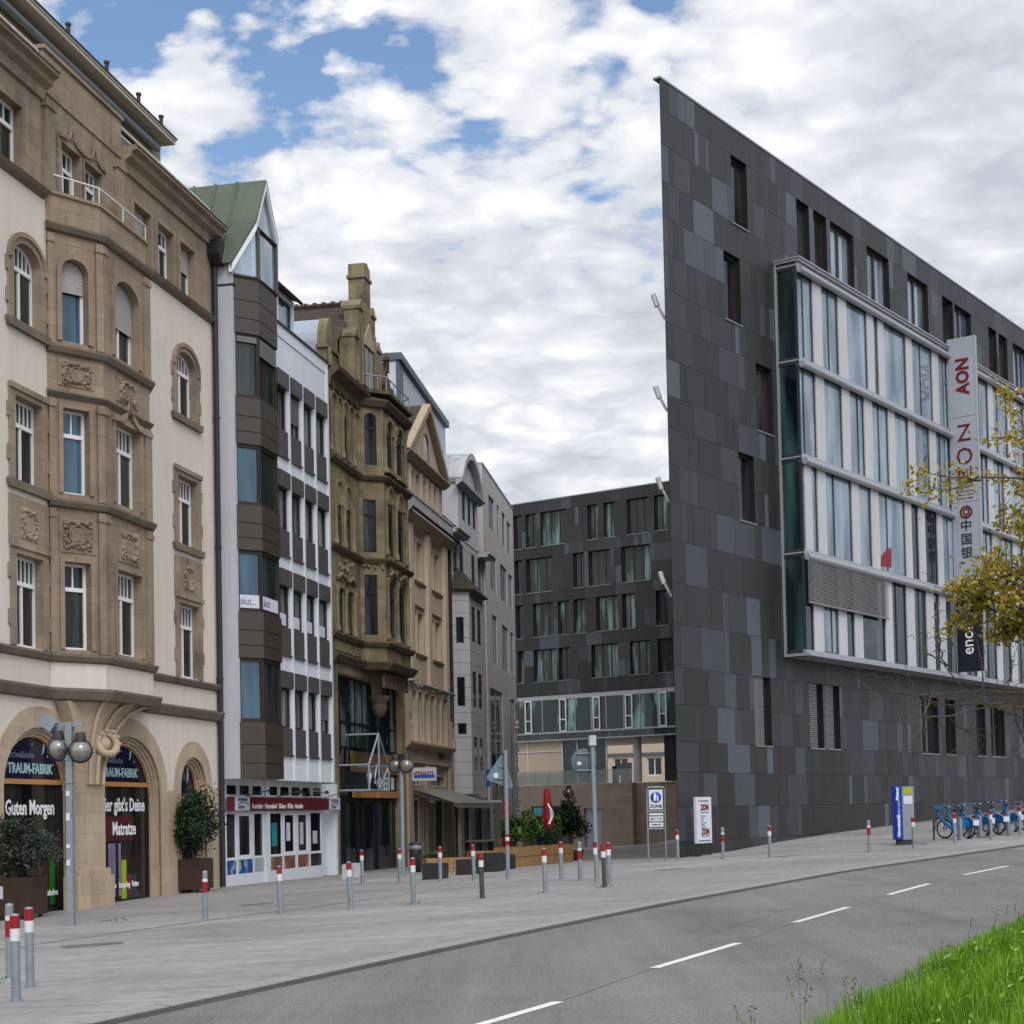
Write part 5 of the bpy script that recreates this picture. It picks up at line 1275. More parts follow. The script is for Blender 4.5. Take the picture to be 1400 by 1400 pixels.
# sloping awning
m = MB(); m.add([(0.9, -0.05, 2.98), (9.2, -0.05, 2.98), (9.2, -2.0, 2.30), (0.9, -2.0, 2.30), (0.9, -0.05, 2.95), (9.2, -0.05, 2.95), (9.2, -2.0, 2.27), (0.9, -2.0, 2.27)], [(0, 1, 2, 3), (7, 6, 5, 4), (0, 3, 7, 4), (1, 5, 6, 2)])
for k in range(34): x = 0.9 + 8.3 * k / 34; m.quad((x + 0.01, -2.0, 2.28), (x + 0.235, -2.0, 2.28), (x + 0.225, -2.02, 2.05), (x + 0.02, -2.02, 2.05))
aw = m.build('awning', 'awning', B)
m = MB()
for x in (1.1, 5.0, 9.0): m.tube([(x, -0.05, 2.75), (x, -1.95, 2.26)], 0.03, 6)
m.tube([(0.9, -1.98, 2.27), (9.2, -1.98, 2.27)], 0.035, 6); m.build('awning_arm', 'greymetal', aw)
m = MB(); m.tube([(2.2, -0.15, 2.6), (2.2, -0.6, 2.5)], 0.02, 5); m.box(2.1, 2.3, -0.75, -0.55, 2.33, 2.45); m.build('wall_lamp', 'whitepaint', B)

# ================================================================= grey ashlar house with segmental gable
B = facade('ashlar_house', 'narrow grey ashlar house with curved gable, hipped oriel and red tiled roof', (-2.972, 80.856), (0.1657, 0.9862))
W = 9.50
lw = [(1.30, 2.24, 13.95, 15.65), (2.95, 3.98, 13.95, 15.65), (6.15, 7.15, 13.85, 15.6), (7.95, 8.85, 13.85, 15.6), (6.6, 7.4, 10.4, 12.2), (6.6, 7.4, 7.1, 8.9), (8.0, 8.7, 10.4, 12.2)]
m = MB(); m.wall(0.02, W, 2.7, 15.95, 0, lw, 0.13); m.quad((W, 0, -1.8), (W, 8, -1.8), (W, 8, 15.95), (W, 0, 15.95)); m.quad((0.02, 0, -1.8), (0.02, 8, -1.8), (0.02, 8, 15.95), (0.02, 0, 15.95)); m.build('wall', 'ashlar', B)
for o_ in lw: window(B, *o_, 0.015, 'darkframe', 'pane', 0.05, fd=0.03)
uw = [(3.75, 4.55, 17.0, 18.5), (5.25, 6.0, 17.0, 18.45), (6.65, 7.4, 17.0, 18.4)]
m = MB(); m.wall(2.7, 8.05, 15.95, 18.75, -0.03, uw, 0.13); m.quad((2.7, -0.03, 15.95), (2.7, 6, 15.95), (2.7, 6, 18.75), (2.7, -0.03, 18.75)); m.quad((8.05, -0.03, 15.95), (8.05, 6, 15.95), (8.05, 6, 18.75), (8.05, -0.03, 18.75))
sgp = [(2.6 + 5.6 * k / 16, 18.75 + 1.65 * math.sin(PI * k / 16) ** 0.8) for k in range(17)]
m.prism(sgp, -0.03, 0.4); ug = m.build('gable_wall', 'greywhite', B)
for o_ in uw: window(B, *o_, -0.015, 'darkframe', 'pane', 0.05, fd=0.03)
m = MB(); m.mould([(2.2, -0.03), (8.6, -0.03)], [(0, -0.25), (0.1, -0.2), (0.35, -0.04), (0.35, 0.04), (0, 0.08)], 18.75)
for p, q in zip(sgp, sgp[1:]):
    k = 0.40; ex = lambda t: ((t[0] - 5.4) * 1.03 + 5.4, t[1] + 0.32 - (0.0 if t[1] > 18.9 else 0.1))
    P_, Q_ = ex(p), ex(q); m.prism([p, q, Q_, P_], -0.36, 0.5)
m.build('gable_cornice', 'parapet', ug)
m = MB(); m.prism([(x, z + 0.02) for x, z in [((t[0] - 5.4) * 1.03 + 5.4, t[1] + 0.32) for t in sgp]] + [(8.2, 18.9), (2.6, 18.9)], 0.502, 5); m.build('gable_roof', 'zinc', ug)
m = MB(); m.add([(-0.2, -0.5, 15.95), (2.7, -0.5, 15.95), (2.7, 4.5, 20.6), (-0.2, 4.5, 20.6)], [(0, 1, 2, 3)]); m.add([(8.05, -0.5, 15.95), (9.7, -0.5, 15.95), (9.7, 4.5, 20.6), (8.05, 4.5, 20.6)], [(0, 1, 2, 3)])
m.add([(-0.2, -0.5, 15.95), (-0.2, 4.5, 20.6), (-0.2, 4.5, 15.95)], [(0, 1, 2)]); m.build('tiled_roof', 'tile', B)
m = MB(); m.box(0.1, 1.3, 1.0, 2.2, 16.2, 18.0); m.build('roof_dormer', 'redbrick', B)
m = MB(); m.box(-0.2, 2.68, -0.55, 0.0, 15.70, 15.93); m.box(8.08, 9.75, -0.55, 0.0, 15.70, 15.93); m.tube([(-0.3, -0.58, 15.9), (2.7, -0.58, 15.9)], 0.08, 8); m.tube([(8.05, -0.58, 15.9), (9.8, -0.58, 15.9)], 0.08, 8); m.tube([(9.4, -0.1, 15.7), (9.4, -0.1, -1)], 0.08, 8); m.build('eaves', 'parapet', B)
AO = [(0.62, 0.0), (1.02, -0.82), (4.75, -0.82), (5.3, 0.0)]
ag = [seg(a, b) for a, b in zip(AO, AO[1:])]
fw_ = [(a, a + 0.98, c, d) for a in (0.62, 2.15) for c, d in ((4.0, 5.65), (7.15, 8.95), (10.45, 12.25))]
sw_ = [(0.22, 0.62, 7.15, 8.6), (0.22, 0.62, 10.3, 11.6), (0.22, 0.66, 5.75, 6.3)]
m = MB()
for (LL, T), oo in zip(ag, (sw_, fw_, [])): m.T = T; m.wall(0, LL, 2.8, 12.95, 0, oo, 0.12)
m.T = None; m.plan(AO, 2.78, 2.8); ao = m.build('oriel', 'ashlar', B)
for (LL, T), oo in zip(ag, (sw_, fw_)):
    for o_ in oo: window(B, *o_, 0.015, 'darkframe', 'pane', 0.05, T=T, fd=0.03)
m = MB(); m.add([(0.35, 0.0, 12.97), (0.85, -1.1, 12.97), (4.95, -1.1, 12.97), (5.6, 0.0, 12.97), (1.9, 0.0, 14.25), (4.0, 0.0, 14.25)], [(0, 1, 4), (1, 2, 5, 4), (2, 3, 5)]); m.build('oriel_roof', 'oldtile', B)
m = MB(); m.mould(AO, [(0, -0.12), (0.24, -0.04), (0.28, 0), (0, 0.02)], 12.97); m.build('oriel_eaves', 'ledge', B)
m = MB(); m.wall(0.02, W, -1.8, 2.7, 0.05, [(0.6, 2.2, -1.6, 2.2), (3.0, 5.0, -0.4, 2.2), (6.0, 8.6, -0.4, 2.2)], 0.3); m.build('ground_floor_wall', 'parapet', B)
for o_ in [(0.6, 2.2, -1.6, 2.2), (3.0, 5.0, -0.4, 2.2), (6.0, 8.6, -0.4, 2.2)]: window(B, *o_, 0.2, 'darkframe', 'shopglass', 0.08)
m = MB(); m.T = Matrix.Translation((5.9, -0.05, 0)) @ Matrix.Rotation(R(-85), 4, 'Z'); m.box(0.05, 0.75, -0.07, 0.07, 3.2, 4.1); m.build('hanging_sign', 'signblue', B)
m = MB(); m.box(3.0, 9.3, -1.9, -0.03, 2.35, 2.45); m.build('flat_canopy', 'parapet', B)

# ================================================================= beige stone-clad office at the end of the row
B = facade('beige_office', 'smooth beige office block with deep window slots at the end of the row', (-1.388, 90.287), (0.1204, 0.9927))
bw = [(2.9, 5.2, 18.1, 20.0), (6.6, 7.6, 18.1, 20.1), (8.8, 10.4, 18.0, 20.1), (11.2, 13.0, 17.95, 19.95), (3.1, 5.7, 14.6, 16.65), (7.6, 10.7, 14.6, 16.75), (11.5, 13.4, 14.65, 16.7), (3.4, 5.5, 10.45, 13.2), (7.9, 10.7, 10.4, 13.1), (12.0, 13.5, 10.5, 13.1), (1.9, 7.4, -1.0, 8.9), (11.0, 13.4, -1.2, 8.9)]
m = MB(); m.wall(0.4, 14.55, -2.2, 21.2, 0, bw, 0.12); m.quad((14.55, 0, -2.2), (14.55, 10, -2.2), (14.55, 10, 21.2), (14.55, 0, 21.2)); m.quad((0.4, 0, 13), (0.4, 8, 13), (0.4, 8, 21.2), (0.4, 0, 21.2)); m.quad((0.4, 0, 21.2), (14.55, 0, 21.2), (14.55, 8, 21.2), (0.4, 8, 21.2)); m.build('wall', 'beige', B)
for o_ in bw: window(B, *o_, 0.05, 'greymetal', 'paneblue' if o_[3] > 9 else 'deepglass', 0.06, (0.5,) if o_[1] - o_[0] > 1.2 else ())
m = MB(); m.box(0.38, 14.6, -0.04, 0.3, 21.203, 21.30); m.build('parapet_cap', 'zinc', B)
# set-back upper storey: white end wall, dark corner strip, zinc front
m = MB(); m.box(-11.5, -11.45, 2.4, 8, 17, 23.9); sb_ = m.build('upper_end_wall', 'greywhite', B)
m = MB(); m.box(-11.52, -10.4, 2.35, 2.5, 17, 23.9); m.box(-11.6, 3.0, 2.2, 8.2, 23.902, 24.25); m.build('upper_storey_frame', 'signback', B)
m = MB(); m.box(-10.38, 2.8, 2.4, 8, 17, 23.9); m.build('upper_zinc_wall', 'zinc', B)
m = MB(); m.box(-14, -10.8, 5.5, 8.5, 23.5, 25.2); m.build('roof_plant_box', 'greymetal', B)
m = MB(); m.tube([(-12, 6, 25.2), (-12, 6, 26.6)], 0.02, 5); m.build('lightning_rod', 'greymetal', B)
# hanging sculpture of mirror pieces beside the entrance
m = MB(); r9 = random.Random(2)
for k in range(26):
    z = 1.2 + 0.29 * k; a = r9.uniform(-0.5, 0.5)
    m.T = Matrix.Translation((9.3, -0.55, z)) @ Matrix.Rotation(a * 2, 4, 'Z') @ Matrix.Rotation(a, 4, 'X'); m.box(-0.16, 0.16, -0.03, 0.03, -0.12, 0.13)
m.T = None; m.tube([(9.3, -0.5, 1.0), (9.3, -0.5, 8.9)], 0.03, 5); m.tube([(9.3, -0.5, 8.7), (9.3, 0.0, 8.7)], 0.03, 5)
m.build('hanging_sculpture', 'alurail', B)
m = MB(); m.box(4.0, 6.4, -0.35, -0.02, 3.6, 5.2); m.build('entrance_box_sign', 'blackmetal', B)

# ================================================================= the dark wedge-shaped office block
def panels(mb, x0, x1, zs, y, ops, r, gap=0.006):
    """courses of stone panels of random width and tone, cut round the openings"""
    for z0, z1 in zip(zs, zs[1:]):
        cuts = sorted({x0, x1} | {v for o in ops if o[2] < z1 - 0.02 and o[3] > z0 + 0.02 for v in o[:2] if x0 < v < x1})
        for a, b in zip(cuts, cuts[1:]):
            if any(o[0] < (a + b) / 2 < o[1] and o[2] < (z0 + z1) / 2 < o[3] for o in ops): continue
            x = a
            while x < b - 1e-6:
                wd = r.choice((0.32, 0.45, 0.6, 0.75, 0.9, 1.1, 1.35, 1.6)) * r.uniform(0.9, 1.1)
                e = b if b - x - wd < 0.28 else x + wd
                v_ = r.random() * (1.0 if e - x < 0.55 else 0.80)
                mb.t = r.uniform(0.001, 0.40) if v_ < 0.44 else (r.uniform(0.40, 0.62) if v_ < 0.66 else r.uniform(0.66, 1.0))
                mb.quad((x + gap, y, z0 + gap), (e - gap, y, z0 + gap), (e - gap, y, z1 - gap), (x + gap, y, z1 - gap))
                x = e
    mb.t = 0.0
B = facade('dark_wedge_office', 'dark basalt clad wedge-shaped office block with a projecting glass bay, at the right', (5.535, 55.480), (0.57886, 0.81542))
TOP = 26.85
ZS = [-0.6, 0.70, 1.86, 3.04, 4.08, 5.42, 6.62, 8.10, 9.50, 10.95, 12.30, 13.55, 14.80, 15.89, 17.15, 18.43, 19.56, 20.80, 22.06, 23.72, 24.55, 25.85, TOP]
dw = [(5.12, 6.35, 23.72, 25.85), (4.35, 5.62, 19.56, 22.06), (6.70, 8.02, 15.89, 18.43), (5.08, 6.32, 12.30, 14.80)]
dw = [(5.12, 6.35, 23.30, 25.80), (4.35, 5.62, 19.56, 22.06), (6.70, 8.02, 15.89, 18.43), (5.08, 6.32, 12.30, 14.80)]
dw += [(a, b, 23.30, 25.85) for a, b in ((10.59, 11.75), (12.16, 13.4), (13.77, 16.1), (17.50, 19.9), (22.05, 24.5), (26.32, 27.7), (27.95, 30.2), (32.68, 33.9), (34.22, 35.5), (36.41, 39.0), (41.0, 42.4), (43.5, 46.0))]
lw_ = [(5.85, 7.2), (10.53, 11.78), (12.03, 13.35), (21.96, 24.15), (25.06, 26.3), (29.15, 30.4), (31.05, 33.2), (36.1, 37.6), (40.5, 42.8), (45.0, 47.0)]
dw += [(a, b, 4.08, 6.62) for a, b in lw_]
LEN = 50.0
ZS = [-0.6, 0.70, 1.86, 3.04, 4.08, 5.35, 6.62, 8.10, 9.50, 10.95, 12.30, 13.55, 14.80, 15.89, 17.16, 18.43, 19.56, 20.81, 22.06, 23.30, 24.58, 25.83, TOP]
dw = [(a, b, {25.80: 23.30}.get(d, c) if d > 25 else c, 25.83 if d > 25 else d) for a, b, c, d in dw]
m = MB(); panels(m, 0.0, LEN, ZS, -0.002, dw, random.Random(21)); m.build('stone_panels', 'basalt', B)
m = MB(); m.wall(0.0, LEN, -0.6, TOP - 0.004, 0.012, dw, 0.45)
# left flank, hidden in the photograph, running back to the wing, and the roof
m.add([(0.0, 0.012, -0.6), (0.0, 0.012, TOP), (48.2, 26.1, TOP), (48.2, 26.1, -0.6)], [(0, 1, 2, 3)])
m.build('joint_backing', 'joint', B)
m = MB(); m.add([(0, 0, TOP), (LEN, 0, TOP), (LEN, 26.1, TOP), (48.2, 26.1, TOP)], [(0, 1, 2, 3)]); m.build('roof', 'joint', B)
m = MB(); m.box(-0.02, LEN, -0.03, 0.25, TOP + 0.002, TOP + 0.07); m.build('parapet_cap', 'greymetal', B)
r5 = random.Random(8)
for i, (a, b, c, d) in enumerate(dw):
    o = window(B, a, b, c, d, 0.20, 'reveal', 'skyglass' if c > 20 and b - a > 1.8 else 'pane', 0.09, (0.5,) if b - a > 1.8 else (), None, fd=0.12, bars=0.09)
    m = MB(); m.box(a - 0.03, b + 0.03, -0.05, 0.3, c - 0.05, c - 0.004); m.build('sill', 'greymetal', o)
    if c < 5 and i < 19:
        m = MB(); xe = a + (b - a) * 0.62
        for k in range(34): m.box(a + 0.02, xe, 0.05, 0.10, c + 0.03 + 0.074 * k, c + 0.03 + 0.074 * k + 0.045)
        m.build('blind', 'slat', o)
for x in (10.5, 15.0, 24.9, 35.5):
    m = MB(); m.tube([(x * 1.0 + 3.3, 3.0, TOP), (x + 3.3, 3.0, TOP + 2.6)], 0.022, 5); m.build('lightning_rod', 'greymetal', B)
# lamps on brackets on the left edge
for z in (19.1, 15.9, 12.75, 9.5):
    m = MB(); m.tube([(0.42, 0.26, z - 0.45), (0.30, 0.48, z + 0.05)], 0.05, 6); m.tube([(0.30, 0.48, z), (0.24, 0.60, z + 0.42)], 0.09, 8); m.build('edge_lamp', 'alu', B)
# --- glass bay: floor rails, aluminium panels and panes
GX0, GX1, GY = 8.45, 44.0, -0.92
fl_ = [7.58, 11.40, 15.05, 18.75, 22.40]
rowsp = {3: [(8.45, 9.88), (10.71, 12.24), (13.08, 15.10), (15.79, 16.23), (16.87, 19.29), (19.97, 22.35), (23.12, 24.9), (25.7, 27.1), (27.87, 29.65), (30.36, 32.44), (33.2, 35.0), (35.9, 37.4), (38.2, 40.6), (41.3, 43.4)],
         2: [(8.45, 9.94), (10.72, 12.39), (13.13, 14.56), (15.39, 17.07), (17.79, 19.30), (20.06, 21.75), (22.56, 24.3), (25.0, 26.9), (27.7, 29.3), (30.1, 31.6), (32.5, 34.9), (35.6, 37.4), (38.3, 39.9), (40.7, 43.2)],
         1: [(8.45, 8.68), (9.35, 9.85), (10.63, 13.07), (13.78, 15.01), (15.81, 18.65), (19.35, 20.14), (20.91, 22.37), (23.07, 24.6), (25.4, 27.1), (27.87, 29.6), (30.4, 32.6), (33.3, 34.2), (35.1, 37.6), (38.5, 40.2), (41.0, 43.3)],
         0: [(8.45, 9.23), (10.08, 11.46), (12.26, 13.00), (13.82, 16.15), (16.95, 18.50), (19.40, 20.77), (21.67, 22.32), (23.13, 24.6), (25.5, 27.0), (27.9, 29.8), (30.6, 31.9), (32.8, 35.0), (35.8, 37.1), (38.0, 40.3), (41.2, 43.4)]}
m = MB(); m.box(GX0 + 0.06, GX1, GY + 0.30, -0.01, fl_[0], fl_[4]); bay = m.build('bay_core', 'black', B)
for k in range(4):
    z0, z1 = fl_[k] + 0.14, fl_[k + 1] - 0.20
    cur = GX0 + 0.02
    for j, (a, b) in enumerate(rowsp[k]):
        if a - cur > 0.1:
            m = MB(); m.box(cur + 0.012, a - 0.012, GY, GY + 0.10, z0, z1 - 0.0)
            m.build('aluminium_panel', 'alu', B)
        deep = (k == 0 and r5.random() < 0.75) or (k == 1 and j in (5, 6)) or (k == 0 and j > 4)
        wz = window(B, a, b, z0, z1 - 0.02, GY + 0.05, 'darkframe', 'deepglass' if deep else 'skyglass', 0.045, (r5.choice((0.33, 0.45, 0.62)),) if b - a > 1.3 and r5.random() < 0.75 else (), None, fd=0.06, bars=0.03)
        cur = b
    m = MB(); m.box(cur + 0.012, GX1, GY, GY + 0.10, z0, z1); m.build('aluminium_panel', 'alu', B)
for k, z in enumerate(fl_):     # rounded blind boxes / rails in front of every floor
    m = MB()
    if k == 0: m.box(GX0 - 0.06, GX1, GY - 0.16, -0.02, z - 0.10, z); m.box(GX0 - 0.06, GX1, GY - 0.04, GY + 0.12, z + 0.002, z + 0.13)
    else:
        m.tube([(GX0 + 0.06, GY - 0.11, z - 0.16), (GX1, GY - 0.11, z - 0.16)], 0.135, 10)
        m.box(GX0 + 0.02, GX1, GY - 0.04, GY + 0.12, z - 0.198, z + 0.138)
    if k == 4: m.box(GX0 - 0.06, GX1, GY - 0.14, -0.02, z + 0.14, z + 0.24); m.box(GX0 - 0.10, GX1, GY - 0.2, -0.02, z + 0.242, z + 0.29)
    m.build('floor_rail', 'alurail', B)
for k in range(4):      # glazed end of the bay
    z0, z1 = fl_[k] + 0.14, fl_[k + 1] - 0.14
    m = MB(); m.quad((GX0 + 0.03, -0.03, z0), (GX0 + 0.03, GY + 0.02, z0), (GX0 + 0.03, GY + 0.02, z1), (GX0 + 0.03, -0.03, z1)); m.build('end_pane', 'deepglass', B)
m = MB()
for z in fl_: m.box(GX0 - 0.01, GX0 + 0.05, GY + 0.03, -0.02, z - 0.138, z + 0.138)
m.box(GX0 - 0.01, GX0 + 0.05, GY - 0.01, GY + 0.05, fl_[0], fl_[4]); m.build('end_frame', 'darkframe', B)
m = MB(); m.box(GX0 - 0.04, GX0 + 0.04, -0.10, -0.012, fl_[0], fl_[4] + 0.2)
for z in fl_[1:]: m.box(GX0 - 0.03, GX0 + 0.0, GY, -0.1, z - 0.03, z + 0.03)
m.build('end_trim', 'alurail', B)
m = MB()        # lowered external blind on the lowest storey
for k in range(21): z = 9.52 + 0.077 * k; m.add([(8.45, GY - 0.17, z), (16.15, GY - 0.17, z), (16.15, GY - 0.13, z + 0.06), (8.45, GY - 0.13, z + 0.06)], [(0, 1, 2, 3)])
for x in (10.1, 11.8, 13.4, 14.9): m.box(x - 0.012, x + 0.012, GY - 0.185, GY - 0.175, 9.5, 11.2)
m.box(8.45, 16.15, GY - 0.19, GY - 0.14, 9.46, 9.51)
m.build('external_blind', 'slat', B)
m = MB(); m.add([(16.05, GY + 0.06, 11.72), (17.1, GY + 0.06, 11.78), (17.15, GY + 0.06, 12.62), (16.7, GY + 0.06, 12.5), (16.1, GY + 0.06, 12.15)], [(0, 1, 2, 3, 4)]); m.build('window_sticker', 'red', B)

# projecting sign of the tenants
S = facade('projecting_sign', 'tall silver and navy tenants sign standing out from the glass bay', (5.535 + 0.57886 * 24.2, 55.480 + 0.81542 * 24.2), (0.57886, 0.81542), 'sign')
TS = Matrix.Translation((0, -1.02, 0)) @ Matrix.Rotation(R(-90), 4, 'Z')     # x runs outwards from the wall
m = MB(); m.T = TS; m.box(0, 1.22, -0.10, 0.10, 11.9, 23.0); m.build('panel', 'signgrey', S)
m = MB(); m.T = TS; m.box(0, 1.22, -0.10, 0.10, 7.75, 11.0); m.build('navy_panel', 'signnavy', S)
m = MB(); m.T = TS; m.box(1.222, 1.27, -0.11, 0.11, 7.75, 23.0); m.box(-0.04, -0.002, -0.11, 0.11, 7.75, 23.0)
for z in (9, 13, 17, 21): m.box(-0.16, -0.04, -0.05, 0.05, z, z + 0.12)
m.build('sign_frame', 'alurail', S)
def upright(x, z): return TS @ Matrix.Translation((x, -0.115, z)) @ Matrix.Rotation(R(-90), 4, 'Y')     # turned a quarter: reads from bottom to top
m = MB(); m.txt('AON', 0, 0, 0, 0.82, 0.90, 'LEFT', 0.03, M_=upright(0.92, 20.38)); m.build('sign_lettering', 'crimson', S)
m = MB()
for s_, z in (('Z', 18.25), ('O', 17.18), ('N', 16.3)): m.txt(s_, 0, 0, 0, 1.10, 0.92, 'CENTER', 0.006, M_=TS @ Matrix.Translation((0.63, -0.112, z)))
for k in range(3): m.txt('zentrum oberer neckar'[k * 7:k * 7 + 7] * 2, 0, 0, 0, 0.12, 1.0, 'CENTER', M_=TS @ Matrix.Translation((0.64, -0.112, 15.92 - 0.16 * k)))
m.T = TS; m.box(0.12, 1.1, -0.113, -0.102, 16.12, 16.15); m.box(0.0, 1.22, -0.1025, -0.1005, 15.45, 15.47); m.box(0.0, 1.22, -0.1025, -0.1005, 19.35, 19.37)
m.build('tenant_lettering', 'crimson', S)
m = MB(); m.T = TS
EZ = 15.0; m.torus((0.62, -0.11, EZ), 0.25, 0.05, (0, 1, 0), 22, 6)
m.add([(x_, y_, EZ + z_) for y_ in (-0.115, -0.102) for x_, z_ in ((0.48, -0.13), (0.59, -0.13), (0.59, -0.25), (0.65, -0.25), (0.65, -0.13), (0.76, -0.13), (0.76, 0.13), (0.65, 0.13), (0.65, 0.25), (0.59, 0.25), (0.59, 0.13), (0.48, 0.13))], [list(range(12)), list(range(23, 11, -1))] + [(i, 12 + i, 12 + (i + 1) % 12, (i + 1) % 12) for i in range(12)])
m.build('sign_emblem', 'crimson', S)
m = MB(); m.T = TS; m.box(0.55, 0.69, -0.119, -0.1155, EZ - 0.06, EZ + 0.06); m.build('emblem_centre', 'signgrey', S)
m = MB()
for i, ch in enumerate('中国银'): m.txt(ch, 0, 0, 0, 0.55, 1.0, 'CENTER', 0.006, M_=TS @ Matrix.Translation((0.60, -0.112, 14.18 - i * 0.62)))
m.build('character_lettering', 'black', S)
m = MB(); m.txt('enomyc', 0, 0, 0, 0.80, 0.92, 'LEFT', 0.004, M_=upright(0.76, 8.5)); m.build('navy_lettering', 'lettering', S)

# ================================================================= the wing that closes the square
Wn = facade('dark_office_wing', 'dark basalt clad office wing with scattered windows above a glass storey, closing the lane', (5.144, 118.0), (0.81804, -0.57517))
ww = []
for r_, z0, z1 in ((( (-5.72, -5.0), (-4.66, -3.7), (-3.32, -1.1), (0.75, 1.65), (2.13, 3.1), (4.06, 5.85), (6.28, 7.4)), 21.28, 23.78), (((-5.72, -5.0), (-4.68, -2.35), (-0.56, 0.4), (0.76, 2.6), (3.52, 5.9)), 17.93, 20.45), (((-5.68, -5.05), (-4.16, -2.35), (-1.95, -1.0), (-0.62, 0.45), (1.32, 3.2), (3.51, 4.55), (6.25, 7.2)), 14.65, 17.1), (((-5.59, -5.0), (-4.19, -2.2), (-1.97, -0.95), (0.83, 3.05), (4.06, 5.7), (6.32, 7.5)), 11.35, 13.7)):
    ww += [(a, b, z0, z1) for a, b in r_]
WZ = [10.32, 11.35, 12.52, 13.70, 14.65, 15.87, 17.10, 17.93, 19.19, 20.45, 21.28, 22.53, 23.78, 24.6]
m = MB(); panels(m, -8.0, 14.0, WZ, -0.002, ww, random.Random(5), gap=0.008); m.build('stone_panels', 'basalt', Wn)
m = MB(); m.wall(-8.0, 14.0, 10.3, 24.6, 0.012, ww, 0.4); m.quad((-8, 0.012, 10.3), (-8, 12, 10.3), (-8, 12, 24.6), (-8, 0.012, 24.6)); m.quad((14, 0.012, 10.3), (14, 12, 10.3), (14, 12, 24.6), (14, 0.012, 24.6)); m.quad((-8, 12, 10.3), (14, 12, 10.3), (14, 12, 24.6), (-8, 12, 24.6)); m.quad((-8, 0.012, 24.6), (14, 0.012, 24.6), (14, 12, 24.6), (-8, 12, 24.6)); m.build('joint_backing', 'joint', Wn)
m = MB(); m.box(-8, 14, -0.03, 0.3, 24.602, 24.68); m.build('parapet_cap', 'greymetal', Wn)
for a, b, c, d in ww:
    vv = (0.5,) if 0.8 < b - a < 1.5 else ((0.36, 0.70) if b - a >= 1.5 else ())
    o = window(Wn, a, b, c, d, 0.24, 'reveal', 'officeglass', 0.06, vv, None, fd=0.06, bars=0.055)
    m = MB(); m.box(a - 0.02, b + 0.02, -0.06, 0.2, c - 0.05, c - 0.004); m.build('sill', 'greymetal', o)
m = MB(); m.box(-8, 14, 0.05, 12, 10.0, 10.298); m.box(-8, 14, -0.05, 12, 6.98, 7.06); m.box(-8, 14, -0.06, 0.3, 7.50, 7.58); m.build('floor_slab', 'alurail', Wn)
m = MB(); m.box(-8, 14, 0.12, 0.2, 7.062, 7.498); m.build('spandrel_glass', 'deepglass', Wn)
xs = [-8.0, -5.05, -3.56, -2.02, -0.73, 0.66, 1.92, 3.39, 4.72, 6.15, 7.6, 9.2, 11, 14]
for a, b in zip(xs, xs[1:]):
    window(Wn, a + 0.01, b - 0.01, 7.582, 10.0, 0.06, 'alurail', 'lobbyglass', 0.03, (), None, fd=0.08)
for x in (-5.05, -2.02, 0.85, 3.55, 6.3):
    m = MB()
    for a, b, c, d in ((x - 0.02, x + 0.06, 7.6, 9.98), (x + 0.50, x + 0.58, 7.6, 9.98), (x + 0.06, x + 0.50, 8.45, 8.52), (x + 0.06, x + 0.50, 7.6, 7.68), (x + 0.06, x + 0.5, 9.9, 9.98)): m.box(a, b, -0.02, 0.055, c, d)
    m.build('opening_light', 'whitepaint', Wn)
m = MB(); m.box(-8, -2.0, 0.3, 0.5, 3.8, 6.978); m.build('cladding_panel', 'farstone', Wn)
m = MB(); m.box(-1.98, 1.75, 0.3, 0.4, 3.8, 6.978); m.build('lobby_glazing', 'lobbyglass', Wn)
m = MB()
for x in (-5.05, -2.0, -0.7, 1.75): m.box(x - 0.03, x + 0.03, 0.22, 0.298, 3.8, 6.978)
m.box(-8, -2, 0.24, 0.298, 6.2, 6.25); m.build('lobby_frame', 'whitepaint', Wn)
m = MB(); m.tube([(3.87, 1.0, 3.8), (3.87, 1.0, 6.978)], 0.30, 16); m.tube([(11.0, 1.0, 3.8), (11.0, 1.0, 6.978)], 0.30, 16); m.build('column', 'parapet', Wn)
m = MB(); m.box(6.4, 7.1, 0.4, 3.0, 3.8, 6.978); m.build('dark_pier', 'black', Wn)
m = MB(); m.box(2.6, 3.5, 0.7, 0.8, 3.8, 5.2); m.box(1.8, 2.3, 0.9, 1.0, 3.8, 5.0); m.build('passage_screen', 'deepglass', Wn)
# travertine terrace podium
P_ = facade('travertine_podium', 'brown travertine terrace podium with a metal door, under the office wing', (5.144, 118.0), (0.81804, -0.57517), 'wall')
m = MB(); m.wall(-8.0, 3.95, -2.6, 3.78, 0.0, [(-0.12, 1.35, -2.4, 2.02), (-5.6, -1.2, -2.4, 1.9)], 0.5); m.box(-8, 14, 0.6, 25, -2.6, 3.76); m.quad((3.95, 0, -2.6), (3.95, 0.6, -2.6), (3.95, 0.6, 3.76), (3.95, 0, 3.76)); m.quad((-8, 0, 3.78), (3.95, 0, 3.78), (3.95, 0.6, 3.78), (-8, 0.6, 3.78)); m.build('podium_wall', 'travertine', P_)
m = MB(); m.box(-0.12, 0.60, 0.2, 0.28, -2.4, 2.02); m.box(0.68, 1.35, 0.2, 0.28, -2.4, 2.02); m.build('metal_door', 'greymetal', P_)
m = MB(); m.box(-5.6, -1.2, 0.3, 0.4, -2.4, 1.9); m.build('shop_opening', 'shopglass', P_)
m = MB(); m.box(-4.6, -2.2, -0.08, -0.01, 1.45, 2.25); sgn = m.build('shop_sign', 'black', P_)
m = MB(); m.box(-4.4, -2.9, -0.1, -0.082, 1.55, 2.15); m.build('shop_sign_face', 'cyan', sgn)
m = MB(); 
